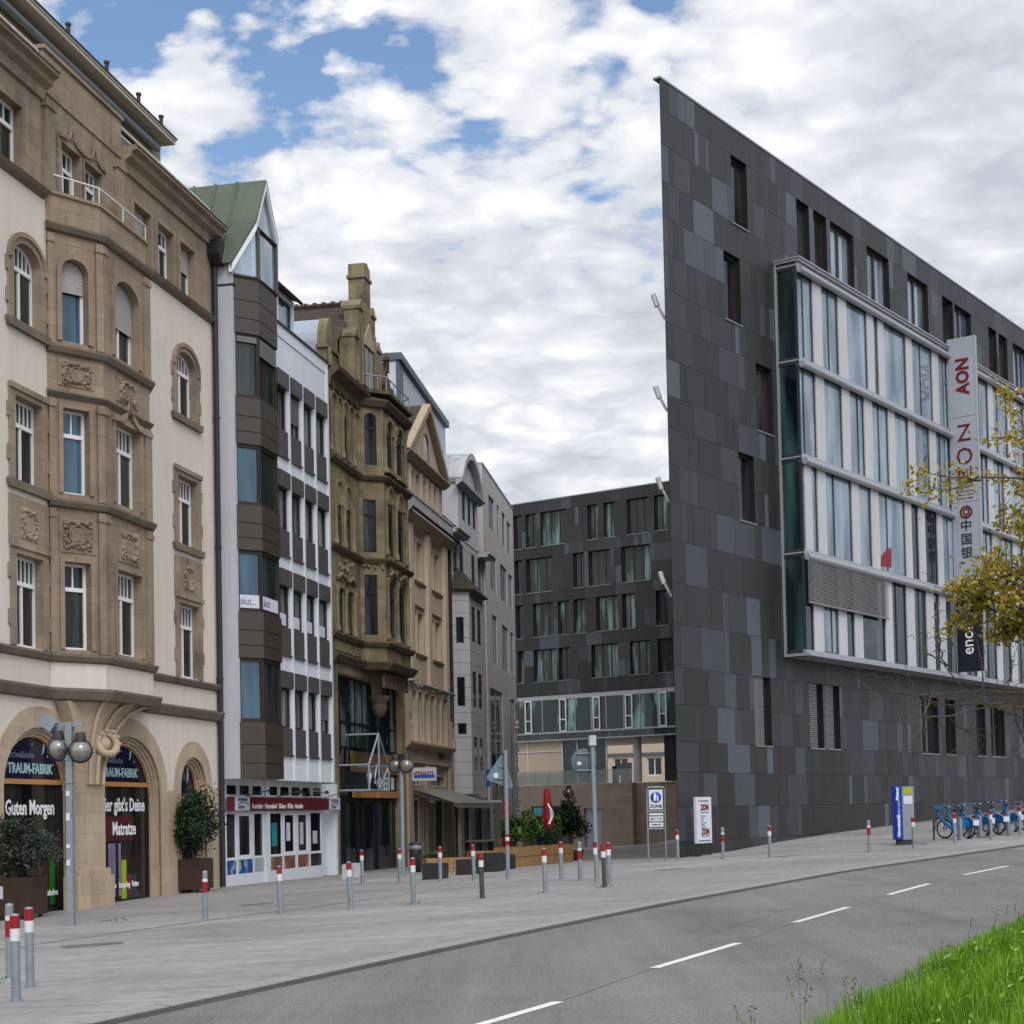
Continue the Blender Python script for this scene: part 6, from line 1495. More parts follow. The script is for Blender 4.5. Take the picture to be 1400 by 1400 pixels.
for k in range(10): m.box(-8 + 1.2 * k, -8 + 1.2 * k + 0.04, 0.1, 0.14, 3.78, 4.75)
for z in (4.72,): m.box(-8, 3.9, 0.09, 0.15, z, z + 0.04)
rl_ = m.build('terrace_railing', 'greymetal', P_)
m = MB(); m.quad((-8, 0.12, 3.80), (3.9, 0.12, 3.80), (3.9, 0.12, 4.7), (-8, 0.12, 4.7)); m.build('railing_glass', 'rail_glass', P_)
# lit house beyond the passage
H = facade('far_beige_house', 'pale beige house seen through the passage under the wing', (14.0, 152.0), (0.95, -0.31))
fo = [(-8 + 3.2 * k, -6.6 + 3.2 * k, z, z + 1.7) for k in range(8) for z in (5.0, 8.6)]
m = MB(); m.wall(-12, 18, -1, 13, 0, fo, 0.3); m.box(-12, 18, 0.31, 8, -1, 13); m.build('wall', 'farstone', H)
for o_ in fo: window(H, *o_, 0.16, 'whitepaint', 'pane', 0.09, (0.5,))
m = MB(); m.box(-12, 18, -0.1, -0.01, 6.85, 7.15); m.build('string_course', 'signback', H)

# ================================================================= street furniture
def bollard_proto(kind, label, loc, rz=0.0):
    t = thing('bollard', label, 'bollard', loc, rz, 'bollards along the pavement')
    m = MB(); m.tube([(0, 0, -0.25), (0, 0, 0.93)], 0.052, 14, cap=False); m.lathe([(0.052, 0.93), (0.045, 0.955), (0.0, 0.965)], n=14); m.tube([(0, 0, -0.02), (0, 0, 0.012)], 0.075, 12)
    m.build('post', 'darksteel' if kind == 'dark' else 'galv', t)
    if kind == 'striped':
        for z0, z1, mm_ in ((0.66, 0.74, 'red'), (0.742, 0.80, 'white'), (0.53, 0.658, 'red')): m = MB(); m.tube([(0, 0, z0), (0, 0, z1)], 0.0545, 14); m.build('red_band' if mm_ == 'red' else 'white_band', mm_, t)
    else:
        m = MB(); m.tube([(0, 0, 0.80), (0, 0, 0.94)], 0.0555, 14); m.build('red_band', 'red', t)
        m = MB(); m.tube([(0, 0, 0.66), (0, 0, 0.798)], 0.0545, 14); m.build('white_band', 'white', t)
    return t
BOL = [  # x, y, kind, tilt, label
    (-5.52, 18.23, 'plain', .012, 'nearest bollard, grey with red and white top, at the lower left corner'),
    (-5.83, 19.81, 'plain', .010, 'grey bollard with a broad red and white top, just right of the lower left pair'),
    (-6.54, 21.33, 'striped', .0, 'striped grey bollard with bare top, hidden behind the nearest bollard at lower left'),
    (-6.12, 32.59, 'striped', .0, 'striped grey bollard in front of the rusty planter beside the travel shop'),
    (-4.72, 33.19, 'plain', .02, 'leaning grey bollard in front of the sunset pictures of the travel shop'),
    (-3.32, 33.36, 'plain', .035, 'most crooked grey bollard, in front of the right end of the travel shop'),
    (-4.26, 46.21, 'plain', .02, 'far grey bollard before the entrance canopy of the gabled sandstone house'),
    (-3.16, 45.39, 'plain', .0, 'far grey bollard just left of the twin globe lamp post'),
    (-2.09, 33.90, 'plain', .0, 'grey bollard standing alone in front of the leftmost charcoal cube planter'),
    (-2.01, 44.64, 'plain', .0, 'far grey bollard touching the right side of the leftmost charcoal cube planter'),
    (-1.09, 44.48, 'plain', .03, 'slightly leaning far bollard between the charcoal planters'),
    (-0.69, 34.79, 'dark', .02, 'dark bollard with red and white top in front of the charcoal planters'),
    (0.66, 35.57, 'plain', .02, 'grey bollard with peeling white top in front of the long wooden planter'),
    (1.19, 42.08, 'plain', .0, 'grey bollard at the right end of the long wooden planter'),
    (1.61, 40.61, 'striped', .0, 'striped grey bollard with bare top beside the dark round bush'),
    (1.99, 36.57, 'dark', .02, 'dark bollard in the cluster right of the round sign post'),
    (2.18, 37.93, 'plain', .015, 'grey bollard at the right of the cluster, behind the dark one'),
    (5.18, 52.19, 'plain', .01, 'grey bollard at the sharp corner of the dark wedge office'),
    (6.37, 50.31, 'striped', .0, 'striped grey bollard right of the white information board'),
    (7.51, 48.44, 'plain', .0, 'grey bollard standing alone before the bare dark wall'),
    (10.42, 48.35, 'striped', .01, 'striped grey bollard left of the blue bike station pillar'),
    (12.11, 49.92, 'plain', .012, 'grey bollard touching the blue bike station pillar'),
    (13.69, 51.16, 'plain', .0, 'grey bollard in front of the first blue rental bicycle'),
    (15.29, 52.80, 'plain', .0, 'grey bollard in the middle of the row of rental bicycles'),
    (16.77, 54.59, 'plain', .0, 'grey bollard at the right edge of the picture by the last rental bicycle'),
]
protos = {}
for x, y, k, tilt, lab in BOL:
    if k not in protos: o = protos[k] = bollard_proto(k, lab, gp(x, y))
    else: o = dup(protos[k], gp(x, y), 0.0, lab)
    o.rotation_euler = (0, -tilt, rnd.uniform(0, 6))
    if tilt: o.rotation_euler = (0, -tilt, 0)

def globe(par, c, axis, r=0.22):
    """drum-like globe lamp: glass ball held by a dark ring, with its cap"""
    m = MB(); m.lathe([(r * math.sin(PI * k / 12), -r * math.cos(PI * k / 12)) for k in range(13)], c, 20); m.build('lamp_globe', 'lampglass', par)
    m = MB(); m.torus(c, r * 1.01, 0.028, axis, 28, 8); m.build('lamp_ring', 'blackmetal', par)
    m = MB(); m.lathe([(0.0, r + 0.16), (0.10, r + 0.15), (0.115, r + 0.04), (0.13, r * 0.86)], c, 14); m.build('lamp_cap', 'blackmetal', par)
t = thing('street_lamp', 'near square lamp post with two globe lamps and a floodlight, before the arched shop', 'street lamp', gp(-8.93, 33.2), R(-8))
m = MB(); m.box(-0.066, 0.066, -0.066, 0.066, -0.2, 4.10)
for z in (2.86, 3.32): m.box(-0.084, 0.084, -0.084, 0.084, z, z + 0.03)
m.build('post', 'galv', t)
m = MB(); m.box(-0.42, 0.30, -0.04, 0.04, 4.0, 4.09); m.tube([(-0.20, -0.03, 4.0), (-0.20, -0.03, 3.92)], 0.03, 8); m.tube([(0.24, -0.03, 4.0), (0.24, -0.03, 3.9)], 0.03, 8); m.build('arm', 'galv', t)
globe(t, (-0.22, -0.05, 3.55), (0.75, -0.6, 0)); globe(t, (0.24, -0.03, 3.50), (0.25, -1, 0))
m = MB(); m.T = Matrix.Translation((-0.42, -0.02, 4.02)) @ Matrix.Rotation(R(35), 4, 'Y'); m.box(-0.2, 0.12, -0.12, 0.12, -0.07, 0.16); m.T = None; m.build('floodlight', 'greymetal', t)
m = MB()
for z, h_ in ((2.6, .1), (2.1, .16), (1.55, .08), (1.2, .12)): m.box(-0.06, 0.02, -0.079, -0.0755, z, z + h_)
m.build('sticker', 'paper', t)
t2 = thing('street_lamp', 'grey lamp post with two globe lamps close together, before the peach house', 'street lamp', gp(-3.46, 51.16), R(-30))
m = MB(); m.tube([(0, 0, -0.2), (0, 0, 3.45)], 0.07, 12); m.build('post', 'galv', t2)
m = MB(); m.box(-0.3, 0.3, -0.04, 0.04, 3.72, 3.80); m.tube([(0, 0, 3.4), (0, 0, 3.76)], 0.05, 8); m.build('arm', 'blackmetal', t2)
globe(t2, (-0.20, 0, 3.43), (0.5, -1, 0), 0.21); globe(t2, (0.20, 0, 3.43), (0.5, -1, 0), 0.21)
t3 = thing('street_lamp', 'far lamp post with one globe lamp in front of the travertine podium', 'street lamp', gp(2.9, 86.0))
m = MB(); m.tube([(0, 0, -0.6), (0, 0, 2.85)], 0.07, 10); m.build('post', 'blackmetal', t3)
globe(t3, (0, 0, 3.15), (0, -1, 0), 0.25)

# traffic signs seen from behind
t = thing('traffic_sign', 'grey back of a large triangular traffic sign on a post with red and white bands', 'traffic sign', gp(-0.18, 44.2), R(14))
m = MB(); m.tube([(0, 0, -0.2), (0, 0, 3.45)], 0.055, 12); m.build('post', 'galv', t)
m = MB(); m.T = Matrix.Translation((0, 0, 0)) @ Matrix.Rotation(R(-18), 4, 'Y')
pts = [(-0.50, 2.74), (-0.47, 2.66), (0.17, 2.42), (0.24, 2.47), (0.00, 3.30), (-0.08, 3.34)]
m.T = Matrix.Translation((-0.02, 0.08, 0.0)); m.prism(pts, 0.0, 0.02); m.build('sign_plate', 'signback2', t)
m = MB(); m.box(-0.30, 0.12, 0.04, 0.078, 2.68, 2.72); m.box(-0.16, 0.06, 0.04, 0.078, 3.0, 3.04)
m.build('bracket', 'galv', t)
m = MB(); m.box(-0.32, -0.2, 0.07, 0.0795, 2.72, 2.84); m.build('sticker', 'paper', t)
for z0, z1, mm_ in ((1.12, 1.2, 'red'), (1.02, 1.118, 'white'), (0.90, 1.018, 'red')): m = MB(); m.tube([(0, 0, z0), (0, 0, z1)], 0.058, 14); m.build('red_band' if mm_ == 'red' else 'white_band', mm_, t)
t = thing('traffic_sign', 'grey back of a round traffic sign on a tall post with a small camera box', 'traffic sign', gp(1.94, 39.32), R(8))
m = MB(); m.tube([(0.02, 0, -0.2), (-0.02, 0, 3.36)], 0.055, 12); m.build('post', 'galv', t)
m = MB(); m.lathe([(0.0, 0.07), (0.30, 0.07), (0.315, 0.08), (0.315, 0.095), (0.0, 0.095)], (-0.22, 0, 2.88), 32, 'Y'); m.build('sign_plate', 'signback', t)
m = MB(); m.box(-0.4, 0.06, 0.03, 0.068, 2.66, 2.69); m.box(-0.4, 0.06, 0.03, 0.068, 3.06, 3.09); m.build('bracket', 'galv', t)
m = MB(); m.box(-0.38, -0.29, 0.055, 0.0695, 2.8, 2.88); m.build('sticker', 'paper', t)
m = MB(); m.box(-0.10, 0.06, -0.1, 0.1, 3.26, 3.50); m.build('camera_box', 'parapet', t)
for z0, z1, mm_ in ((0.82, 0.95, 'red'), (0.66, 0.818, 'white')): m = MB(); m.tube([(0, 0, z0), (0, 0, z1)], 0.059, 14); m.build('red_band' if mm_ == 'red' else 'white_band', mm_, t)

# pedestrian zone sign in its frame
t = thing('zone_sign', 'pedestrian zone sign with ZONE plate and notice in a tall steel frame', 'sign', gp(4.25, 52.25), R(4))
WZ_, HZ_ = 0.56, 2.36
m = MB(); pl = [(0, 0, -0.2), (0, 0, HZ_ - 0.08), (0.02, 0, HZ_ - 0.02), (0.08, 0, HZ_), (WZ_ - 0.08, 0, HZ_), (WZ_ - 0.02, 0, HZ_ - 0.02), (WZ_, 0, HZ_ - 0.08), (WZ_, 0, -0.2)]
m.tube(pl, 0.028, 8); m.tube([(0, 0, 1.60), (WZ_, 0, 1.60)], 0.024, 8); m.tube([(0, 0, 1.04), (WZ_, 0, 1.04)], 0.024, 8); m.build('frame', 'galv', t)
m = MB(); m.box(0.06, WZ_ - 0.06, -0.012, 0.012, 1.66, HZ_ - 0.08); zp = m.build('zone_plate', 'white', t)
m = MB(); m.lathe([(0.0, -0.018), (0.175, -0.018), (0.175, -0.0125)], (WZ_ / 2, 0, 2.04), 32, 'Y'); m.build('blue_disc', 'signblue', zp)
m = MB()
def fig(x, z, s):
    m.lathe([(0, -0.026), (0.028 * s, -0.026), (0.028 * s, -0.0185)], (x, 0, z + 0.215 * s), 12, 'Y')
    m.prism([(x - 0.035 * s, z + 0.08 * s), (x + 0.035 * s, z + 0.08 * s), (x + 0.03 * s, z + 0.18 * s), (x - 0.025 * s, z + 0.18 * s)], -0.026, -0.0185)
    m.prism([(x - 0.03 * s, z - 0.03 * s), (x - 0.01 * s, z - 0.03 * s), (x + 0.0 * s, z + 0.08 * s), (x - 0.035 * s, z + 0.08 * s)], -0.026, -0.0185); m.prism([(x + 0.015 * s, z - 0.03 * s), (x + 0.035 * s, z - 0.03 * s), (x + 0.035 * s, z + 0.08 * s), (x + 0.005 * s, z + 0.08 * s)], -0.026, -0.0185)
fig(WZ_ / 2 - 0.035, 1.95, 1.0); fig(WZ_ / 2 + 0.055, 1.93, 0.66); m.tube([(WZ_ / 2 - 0.01, -0.022, 2.08), (WZ_ / 2 + 0.045, -0.022, 2.03)], 0.009, 4)
m.build('pedestrian_symbol', 'lettering', zp)
m = MB(); m.txt('ZONE', WZ_ / 2, 1.71, -0.016, 0.14, 1.0, 'CENTER', 0.004); m.build('zone_lettering', 'black', zp)
m = MB(); m.box(0.06, WZ_ - 0.06, -0.012, 0.012, 1.10, 1.54); np_ = m.build('notice_plate', 'white', t)
m = MB()
for k, s_ in enumerate(('Lieferverkehr frei', 'tägl. 5 - 11 Uhr', 'sowie Radverkehr', 'Anlieger frei')): m.txt(s_, WZ_ / 2, 1.435 - 0.095 * k, -0.016, 0.075, 0.78, 'CENTER', 0.002)
m.build('notice_lettering', 'black', np_)

# white information board by the dark wall
e7 = (0.57886, 0.81542)
t = thing('information_board', 'narrow white information board with red ZON lettering standing at the dark wall', 'notice board', (5.535 + e7[0] * 0.3 + 0.815 * 0.5, 55.48 + e7[1] * 0.3 - 0.579 * 0.5, 0.21), math.atan2(e7[1], e7[0]) - R(3))
m = MB()
for x in (0.03, 0.93): m.tube([(x, 0, -0.1), (x, 0, 0.5)], 0.028, 8); m.box(x - 0.12, x + 0.12, -0.15, 0.15, -0.01, 0.015)
m.build('leg', 'blackmetal', t)
m = MB(); m.box(0, 0.96, -0.05, 0.05, 0.42, 1.98); pnl = m.build('panel', 'paper', t)
m = MB(); m.txt('ZON', 0.28, 1.54, -0.058, 0.27, 0.82, 'LEFT', 0.012); m.txt('ZON', 0.30, 0.72, -0.058, 0.27, 0.82, 'LEFT', 0.012); m.build('board_lettering', 'crimson', pnl)
m = MB(); m.txt('Zu vermieten Büro', 0.12, 1.82, -0.054, 0.095, 0.9); m.txt('Neckar-Zentrum', 0.28, 1.44, -0.054, 0.07)
for k in range(6): m.txt(('Büroflächen', 'Praxen', 'Läden', 'Gastronomie', 'Stellplätze', 'ab sofort frei')[k], 0.28, 1.32 - 0.075 * k, -0.054, 0.06)
m.txt('Neckar-Zentrum', 0.30, 0.64, -0.054, 0.07); m.box(0.10, 0.88, -0.0535, -0.0505, 0.48, 0.52); m.build('board_small_print', 'signback', pnl)

# blue bike station pillar
t = thing('bike_station_pillar', 'blue and grey bike rental station pillar with white lettering', 'station pillar', gp(12.45, 52.75), R(-6))
m = MB(); m.box(0.0, 0.36, -0.1, 0.10, 0.16, 1.86); m.build('column', 'greymetal', t)
m = MB(); m.box(-0.30, -0.002, -0.12, 0.12, 0.16, 1.88); m.tube([(-0.15, -0.12, 0.18), (-0.15, -0.12, 1.87)], 0.12, 12); bf = m.build('blue_front', 'blue', t)
m = MB(); m.box(-0.22, 0.3, -0.08, 0.08, -0.15, 0.158); m.build('base', 'blackmetal', t)
m = MB()
def up2(x, z): return Matrix.Translation((x, -0.245, z)) @ Matrix.Rotation(R(-90), 4, 'Y')
m.txt('Mietrad', 0, 0, 0, 0.13, 1.0, 'LEFT', 0.004, M_=up2(-0.13, 1.42)); m.txt('einfach ausleihen', 0, 0, 0, 0.07, 1.0, 'LEFT', M_=up2(-0.11, 0.98)); m.txt('Fahrradstation', 0, 0, 0, 0.12, 1.0, 'LEFT', 0.004, M_=up2(-0.11, 0.26)); m.torus((-0.15, -0.245, 1.02 - 0.12), 0.05, 0.008, (0, 1, 0), 16, 4); m.build('pillar_lettering', 'lettering', bf)
m = MB(); m.box(0.04, 0.32, -0.106, -0.102, 1.30, 1.56); m.build('notice', 'paper', t)
m = MB(); m.box(0.04, 0.32, -0.106, -0.102, 1.62, 1.82); m.build('route_map', 'lime', t)

# ---------------------------------------------------------------- rental bicycles and docks
def bicycle(label, loc, rz, steer=0.0):
    t = thing('bicycle', label, 'bicycle', loc, rz, 'blue rental bicycles in the rack')
    wb = 1.08; rw = 0.335
    def wheel(x, rot):
        T = Matrix.Translation((x, 0, rw)) @ Matrix.Rotation(rot, 4, 'Z')
        m = MB(); m.T = T; m.torus((0, 0, 0), rw - 0.025, 0.027, (0, 1, 0), 32, 8); w_ = m.build('wheel', 'rubber', t)
        m = MB(); m.T = T; m.torus((0, 0, 0), rw - 0.06, 0.014, (0, 1, 0), 28, 6)
        for k in range(14): a = 2 * PI * k / 14; m.tube([(0, 0.02 * (-1) ** k, 0), ((rw - 0.06) * math.cos(a), 0, (rw - 0.06) * math.sin(a))], 0.004, 4, cap=False)
        m.tube([(0, -0.05, 0), (0, 0.05, 0)], 0.03, 8); m.build('rim', 'greymetal', w_)
    wheel(0, 0); wheel(wb, steer)
    m = MB()
    m.tube([(0.95, 0, 0.86), (0.72, 0, 0.60), (0.42, 0, 0.36)], 0.048, 10); m.tube([(0.42, 0, 0.32), (0.30, 0, 0.80)], 0.034, 8)
    for s_ in (-1, 1): m.tube([(0.42, 0.02 * s_, 0.32), (0, 0.06 * s_, rw)], 0.02, 6); m.tube([(0.32, 0.02 * s_, 0.62), (0, 0.06 * s_, rw)], 0.018, 6)
    m.tube([(0.93, 0, 0.75), (0.90, 0, 0.96)], 0.036, 8); m.build('frame', 'bikeblue', t)
    m = MB(); ca, sa = math.cos(steer), math.sin(steer)
    for s_ in (-1, 1): m.tube([(0.94, 0.05 * s_, 0.76), (wb - 0.06 * sa * s_ * 0, 0.06 * s_, rw)], 0.018, 6)
    m.build('fork', 'blackmetal', t)
    m = MB()
    T = Matrix.Translation((0.90, 0, 1.02)) @ Matrix.Rotation(steer, 4, 'Z'); m.T = T
    m.tube([(-0.22, -0.30, 0.03), (-0.05, -0.22, 0.06), (0.03, 0, 0.0), (-0.05, 0.22, 0.06), (-0.22, 0.30, 0.03)], 0.014, 6); m.tube([(0.03, 0, 0), (0, 0, -0.1)], 0.02, 6); m.build('handlebar', 'blackmetal', t)
    m = MB(); m.T = T; m.box(0.0, 0.16, -0.10, 0.10, -0.01, 0.03); m.box(0.12, 0.16, -0.10, 0.10, 0.03, 0.09); m.build('front_carrier', 'bikeblue', t)
    m = MB(); m.T = T; m.box(-0.02, 0.115, -0.11, 0.11, 0.034, 0.055); m.build('carrier_strap', 'paper', t)
    m = MB(); m.tube([(0.30, 0, 0.78), (0.28, 0, 0.93)], 0.016, 6); m.smooth = True; m.lathe([(0.0, 0.06), (0.05, 0.045), (0.085, 0.0), (0.06, -0.02), (0, -0.02)], (0.25, 0, 0.95), 12); m.lathe([(0.0, 0.04), (0.03, 0.03), (0.04, 0.0), (0, -0.01)], (0.38, 0, 0.95), 10); m.build('saddle', 'black', t)
    m = MB()
    for k in range(12):
        a0, a1 = R(15 + 13 * k), R(15 + 13 * (k + 1)); r_ = rw + 0.03
        m.quad((r_ * math.cos(a0), -0.05, rw + r_ * math.sin(a0)), (r_ * math.cos(a1), -0.05, rw + r_ * math.sin(a1)), (r_ * math.cos(a1), 0.05, rw + r_ * math.sin(a1)), (r_ * math.cos(a0), 0.05, rw + r_ * math.sin(a0)))
    for s_ in (-1, 1): m.add([(0.32 * math.cos(a) , 0.06 * s_, rw + 0.34 * math.sin(a)) for a in [R(10 + 16 * k) for k in range(11)]], [list(range(11))])
    m.build('rear_mudguard', 'bikeblue', t)
    m = MB(); m.box(-0.40, -0.36, -0.12, 0.12, 0.44, 0.62); m.build('number_plate', 'paper', t)
    m = MB(); m.lathe([(0, 0.02), (0.04, 0.015), (0.05, 0)], (-0.34, 0, 0.68), 10, 'X'); m.build('rear_light', 'red', t)
    return t
b0 = bicycle('first blue rental bicycle with its front wheel turned, left end of the rack', gp(14.75, 54.1), R(196), R(60))
spots = [(14.95, 54.25, 118, 'second blue rental bicycle, right behind the one with the turned wheel'), (15.75, 55.25, 120, 'third blue rental bicycle in the rack, with a red lock box below its carrier'), (16.5, 56.1, 117, 'fourth blue rental bicycle from the left in the rack'), (17.25, 57.0, 121, 'fifth blue rental bicycle, its handlebar highest against the wall'), (17.95, 57.9, 118, 'last blue rental bicycle, cut by the right edge of the picture')]
b1 = bicycle(spots[0][3], gp(*spots[0][:2]), R(spots[0][2]), R(12))
for x, y, a, lab in spots[1:]: dup(b1, gp(x, y), R(a), lab)
dk = None
for i in range(8):
    x, y = 14.55 + 0.50 * i, 53.75 + 0.62 * i
    lab = ('%s grey docking post of the bicycle rack, counted from the left' % ('first', 'second', 'third', 'fourth', 'fifth', 'sixth', 'seventh', 'eighth')[i])
    if dk is None:
        dk = thing('bike_dock', lab, 'bike dock', gp(x, y), R(30), 'docking posts of the bike rack')
        m = MB(); m.box(-0.055, 0.055, -0.06, 0.06, -0.1, 0.70); m.prism([(-0.05, 0.70), (0.05, 0.70), (0.03, 0.74), (-0.03, 0.74)], -0.05, 0.05); m.build('post', 'greymetal', dk)
        m = MB(); m.box(-0.08, 0.26, -0.10, 0.10, -0.05, 0.03); m.prism([(0.055, 0.03), (0.25, 0.03), (0.055, 0.14)], -0.06, 0.06); m.build('foot', 'greymetal', dk)
    else: dup(dk, gp(x, y), R(30), lab)

# ---------------------------------------------------------------- plants
def leaf(m, p, s, r, up=0.3, tone=None, lng=1.6):
    d = Vector((r.gauss(0, 1), r.gauss(0, 1), r.gauss(0, 1) + up)).normalized(); a = d.orthogonal().normalized()
    a = Matrix.Rotation(r.uniform(0, 6.28), 3, d) @ a; b = d.cross(a)
    p = Vector(p); m.t = max(0.001, min(1, tone if tone is not None else r.betavariate(2, 2.2)))
    m.add([p - a * s * lng * .5, p + b * s * .42, p + a * s * lng * .5, p - b * s * .42], [(0, 1, 2, 3)])
def crown(m, centre, rad, n, size, r, clumps=40, lng=1.6, flat=1.0, spread=0.30):
    """leaf clumps scattered through an uneven crown"""
    cs = []
    for k in range(clumps):
        while True:
            v = Vector((r.uniform(-1, 1), r.uniform(-1, 1), r.uniform(-1, 1)))
            if 0.15 < v.length < 1: break
        v *= r.uniform(0.72, 1.15)
        cs.append((Vector(centre) + Vector((v.x * rad[0], v.y * rad[1], v.z * rad[2])), r.uniform(0.6, 1.3), r.uniform(-0.22, 0.22)))
    for k in range(n):
        c, s_, tn = r.choice(cs)
        q = c + Vector((r.gauss(0, 1) * rad[0], r.gauss(0, 1) * rad[1], r.gauss(0, 1) * rad[2])) * spread * s_ * 0.55
        leaf(m, q, size * r.uniform(0.7, 1.35), r, 0.3, r.betavariate(2, 2.4) + tn, lng)
    m.t = 0.0
    return cs
def potted_tree(name, label, loc, rz, cat, h0, rad, n, size, mat_, clumps, seed, trunk=0.035, stems=3, zc=None):
    t = thing(name, label, cat, loc, rz); r = random.Random(seed)
    m = MB(); cs = crown(m, (0, 0, zc), rad, n, size, r, clumps); m.build('crown', mat_, t)
    m = MB()
    for k in range(stems):
        a = 2 * PI * k / stems + 0.4; m.tube([(0.04 * math.cos(a), 0.04 * math.sin(a), h0 - 0.1), (0.10 * math.cos(a), 0.10 * math.sin(a), (h0 + zc) / 2), (rad[0] * 0.3 * math.cos(a), rad[1] * 0.3 * math.sin(a), zc)], trunk, 7, trunk * 0.5)
    for c, s_, tn in cs[::3]: m.tube([(0, 0, zc - rad[2] * 0.6), c], 0.012, 4, 0.005)
    m.build('trunk', 'bark', t)
    return t
def box_planter(name, label, loc, rz, w_, d_, h_, mat_, feet=True, notice=False, group=None):
    t = thing(name, label, 'planter', loc, rz, group)
    m = MB(); z0 = 0.12 if feet else 0.0; th = 0.03
    m.box(0, w_, 0, th, z0, h_); m.box(0, w_, d_ - th, d_, z0, h_); m.box(0, th, th, d_ - th, z0, h_); m.box(w_ - th, w_, th, d_ - th, z0, h_); m.box(th, w_ - th, th, d_ - th, z0, z0 + 0.03)
    m.build('tub', mat_, t)
    m = MB(); m.box(th + .002, w_ - th - .002, th + .002, d_ - th - .002, h_ - 0.12, h_ - 0.08); m.build('soil', 'soil', t)
    if feet:
        for x in (0.12, w_ - 0.12):
            for y in (0.12, d_ - 0.12): m = MB(); m.tube([(x, y, 0.121), (x, y, -0.05)], 0.05, 8); m.build('foot', 'blackmetal', t)
    if notice: m = MB(); m.box(0.30, 0.62, -0.008, -0.003, h_ - 0.48, h_ - 0.20); m.build('notice', 'paper', t)
    return t
def on_front(u, off): return (-8.91 + 0.2036 * u + 0.9791 * off, 50.0 + 0.9791 * u - 0.2036 * off)
AF = math.atan2(0.9791, 0.2036)
# box_planter's own x axis runs out from the facade towards the street for these two
x, y = on_front(-13.5, -0.35); box_planter('corten_planter', 'rusty steel cube planter with a white notice, cut by the left edge', (x, y, ground_z(x, y)), AF - PI / 2, 1.12, 1.1, 0.98, 'corten', True, True)
x, y = on_front(-12.95, 0.2); potted_tree('olive_tree', 'silvery olive tree in the rusty planter at the left edge', (x, y, ground_z(x, y)), 0, 'olive tree', 0.9, (0.98, 0.85, 0.58), 9500, 0.050, 'olive', 60, 4, 0.045, 3, 1.68)
x, y = on_front(-3.3, -0.12); box_planter('corten_planter', 'rusty steel cube planter in front of the small arch beside the travel shop', (x, y, ground_z(x, y)), AF - PI / 2, 0.82, 1.0, 0.98, 'corten')
x, y = on_front(-2.85, 0.32); potted_tree('olive_tree', 'dark olive tree in the rusty planter beside the travel shop', (x, y, ground_z(x, y)), 0, 'olive tree', 0.9, (0.80, 0.80, 0.85), 7000, 0.065, 'bushgreen', 50, 9, 0.04, 3, 2.05)

# charcoal cubes and wooden planters on the lane
def at_px(px, D): return ((px - 700) / 2250 * D, D)
for i, (px, D, w_, h_, a, lab) in enumerate(((574, 46.8, 0.60, 0.46, -14, 'leftmost charcoal cube planter, nearest the twin globe lamp'), (620, 48.9, 0.62, 0.46, -14, 'second charcoal cube planter from the left, in front of the wooden bed'), (648, 50.8, 0.72, 0.58, -14, 'tallest charcoal planter, behind the dark bollard'), (680, 53.2, 0.42, 0.48, -14, 'rightmost charcoal planter, behind the triangular sign post'))):
    x, y = at_px(px, D); t = box_planter('cube_planter', lab, gp(x, y), R(a), w_, w_, h_, 'charcoal', False, False, 'charcoal cube planters')
def wood_box(label, loc, rz, w_, d_, h_, boards):
    t = thing('wooden_planter', label, 'planter', loc, rz, 'wooden planters of the cafe terrace')
    m = MB()
    for k in range(boards):
        z0, z1 = h_ * k / boards + 0.009, h_ * (k + 1) / boards - 0.009
        m.box(0, w_, 0, 0.04, z0, z1); m.box(0, w_, d_ - 0.04, d_, z0, z1); m.box(0, 0.04, 0.041, d_ - 0.041, z0, z1); m.box(w_ - 0.04, w_, 0.041, d_ - 0.041, z0, z1)
    for x in (0, w_ * .33, w_ * .66, w_): m.box(x - 0.03 if x else 0.0, x + 0.03, -0.02, -0.002, 0, h_)
    m.build('boards', 'wood', t)
    m = MB(); m.box(0.05, w_ - 0.05, 0.05, d_ - 0.05, h_ - 0.1, h_ - 0.06); m.build('soil', 'soil', t)
    return t
x, y = at_px(580, 52.5); wood_box('long low wooden planter behind the charcoal cubes', gp(x, y), R(18), 2.3, 0.6, 0.50, 3)
x, y = at_px(642, 56.0); wood_box('wooden planter behind the tallest charcoal planter', gp(x, y), R(20), 1.5, 0.6, 0.62, 3)
x, y = at_px(697, 55.6); wood_box('wooden planter with leafy shrubs below the red parasols', gp(x, y), R(62), 4.6, 0.7, 0.68, 2)
x, y = at_px(735, 60.4); wood_box('wooden planter at the far right of the cafe terrace, next to the round bush', gp(x, y), R(40), 1.6, 0.7, 0.66, 2)
def shrub(label, px, D, z, rad, n, size, mat_, seed, clumps=24, base=None):
    x, y = at_px(px, D); t = thing('shrub', label, 'shrub', (x, y, ground_z(x, y)), 0, None); r = random.Random(seed)
    m = MB(); cs = crown(m, (0, 0, z), rad, n, size, r, clumps, 1.5); m.build('foliage', mat_, t)
    m = MB()
    for c, s_, tn in cs[::2]: m.tube([(0, 0, 0.35), c], 0.012, 4, 0.006)
    m.build('stems', 'bark', t)
    return t
shrub('broad leafy shrub with yellowish tips in front of the left red parasol', 699, 57.5, 1.32, (0.55, 0.5, 0.45), 1500, 0.085, 'lightbush', 31)
shrub('tall light green bamboo-like shrub left of the right red parasol', 724, 58.5, 1.30, (0.42, 0.4, 0.72), 1800, 0.085, 'lightbush', 32)
shrub('mid green shrub right of the right red parasol', 752, 60.5, 1.15, (0.38, 0.38, 0.55), 1300, 0.08, 'lightbush', 33)
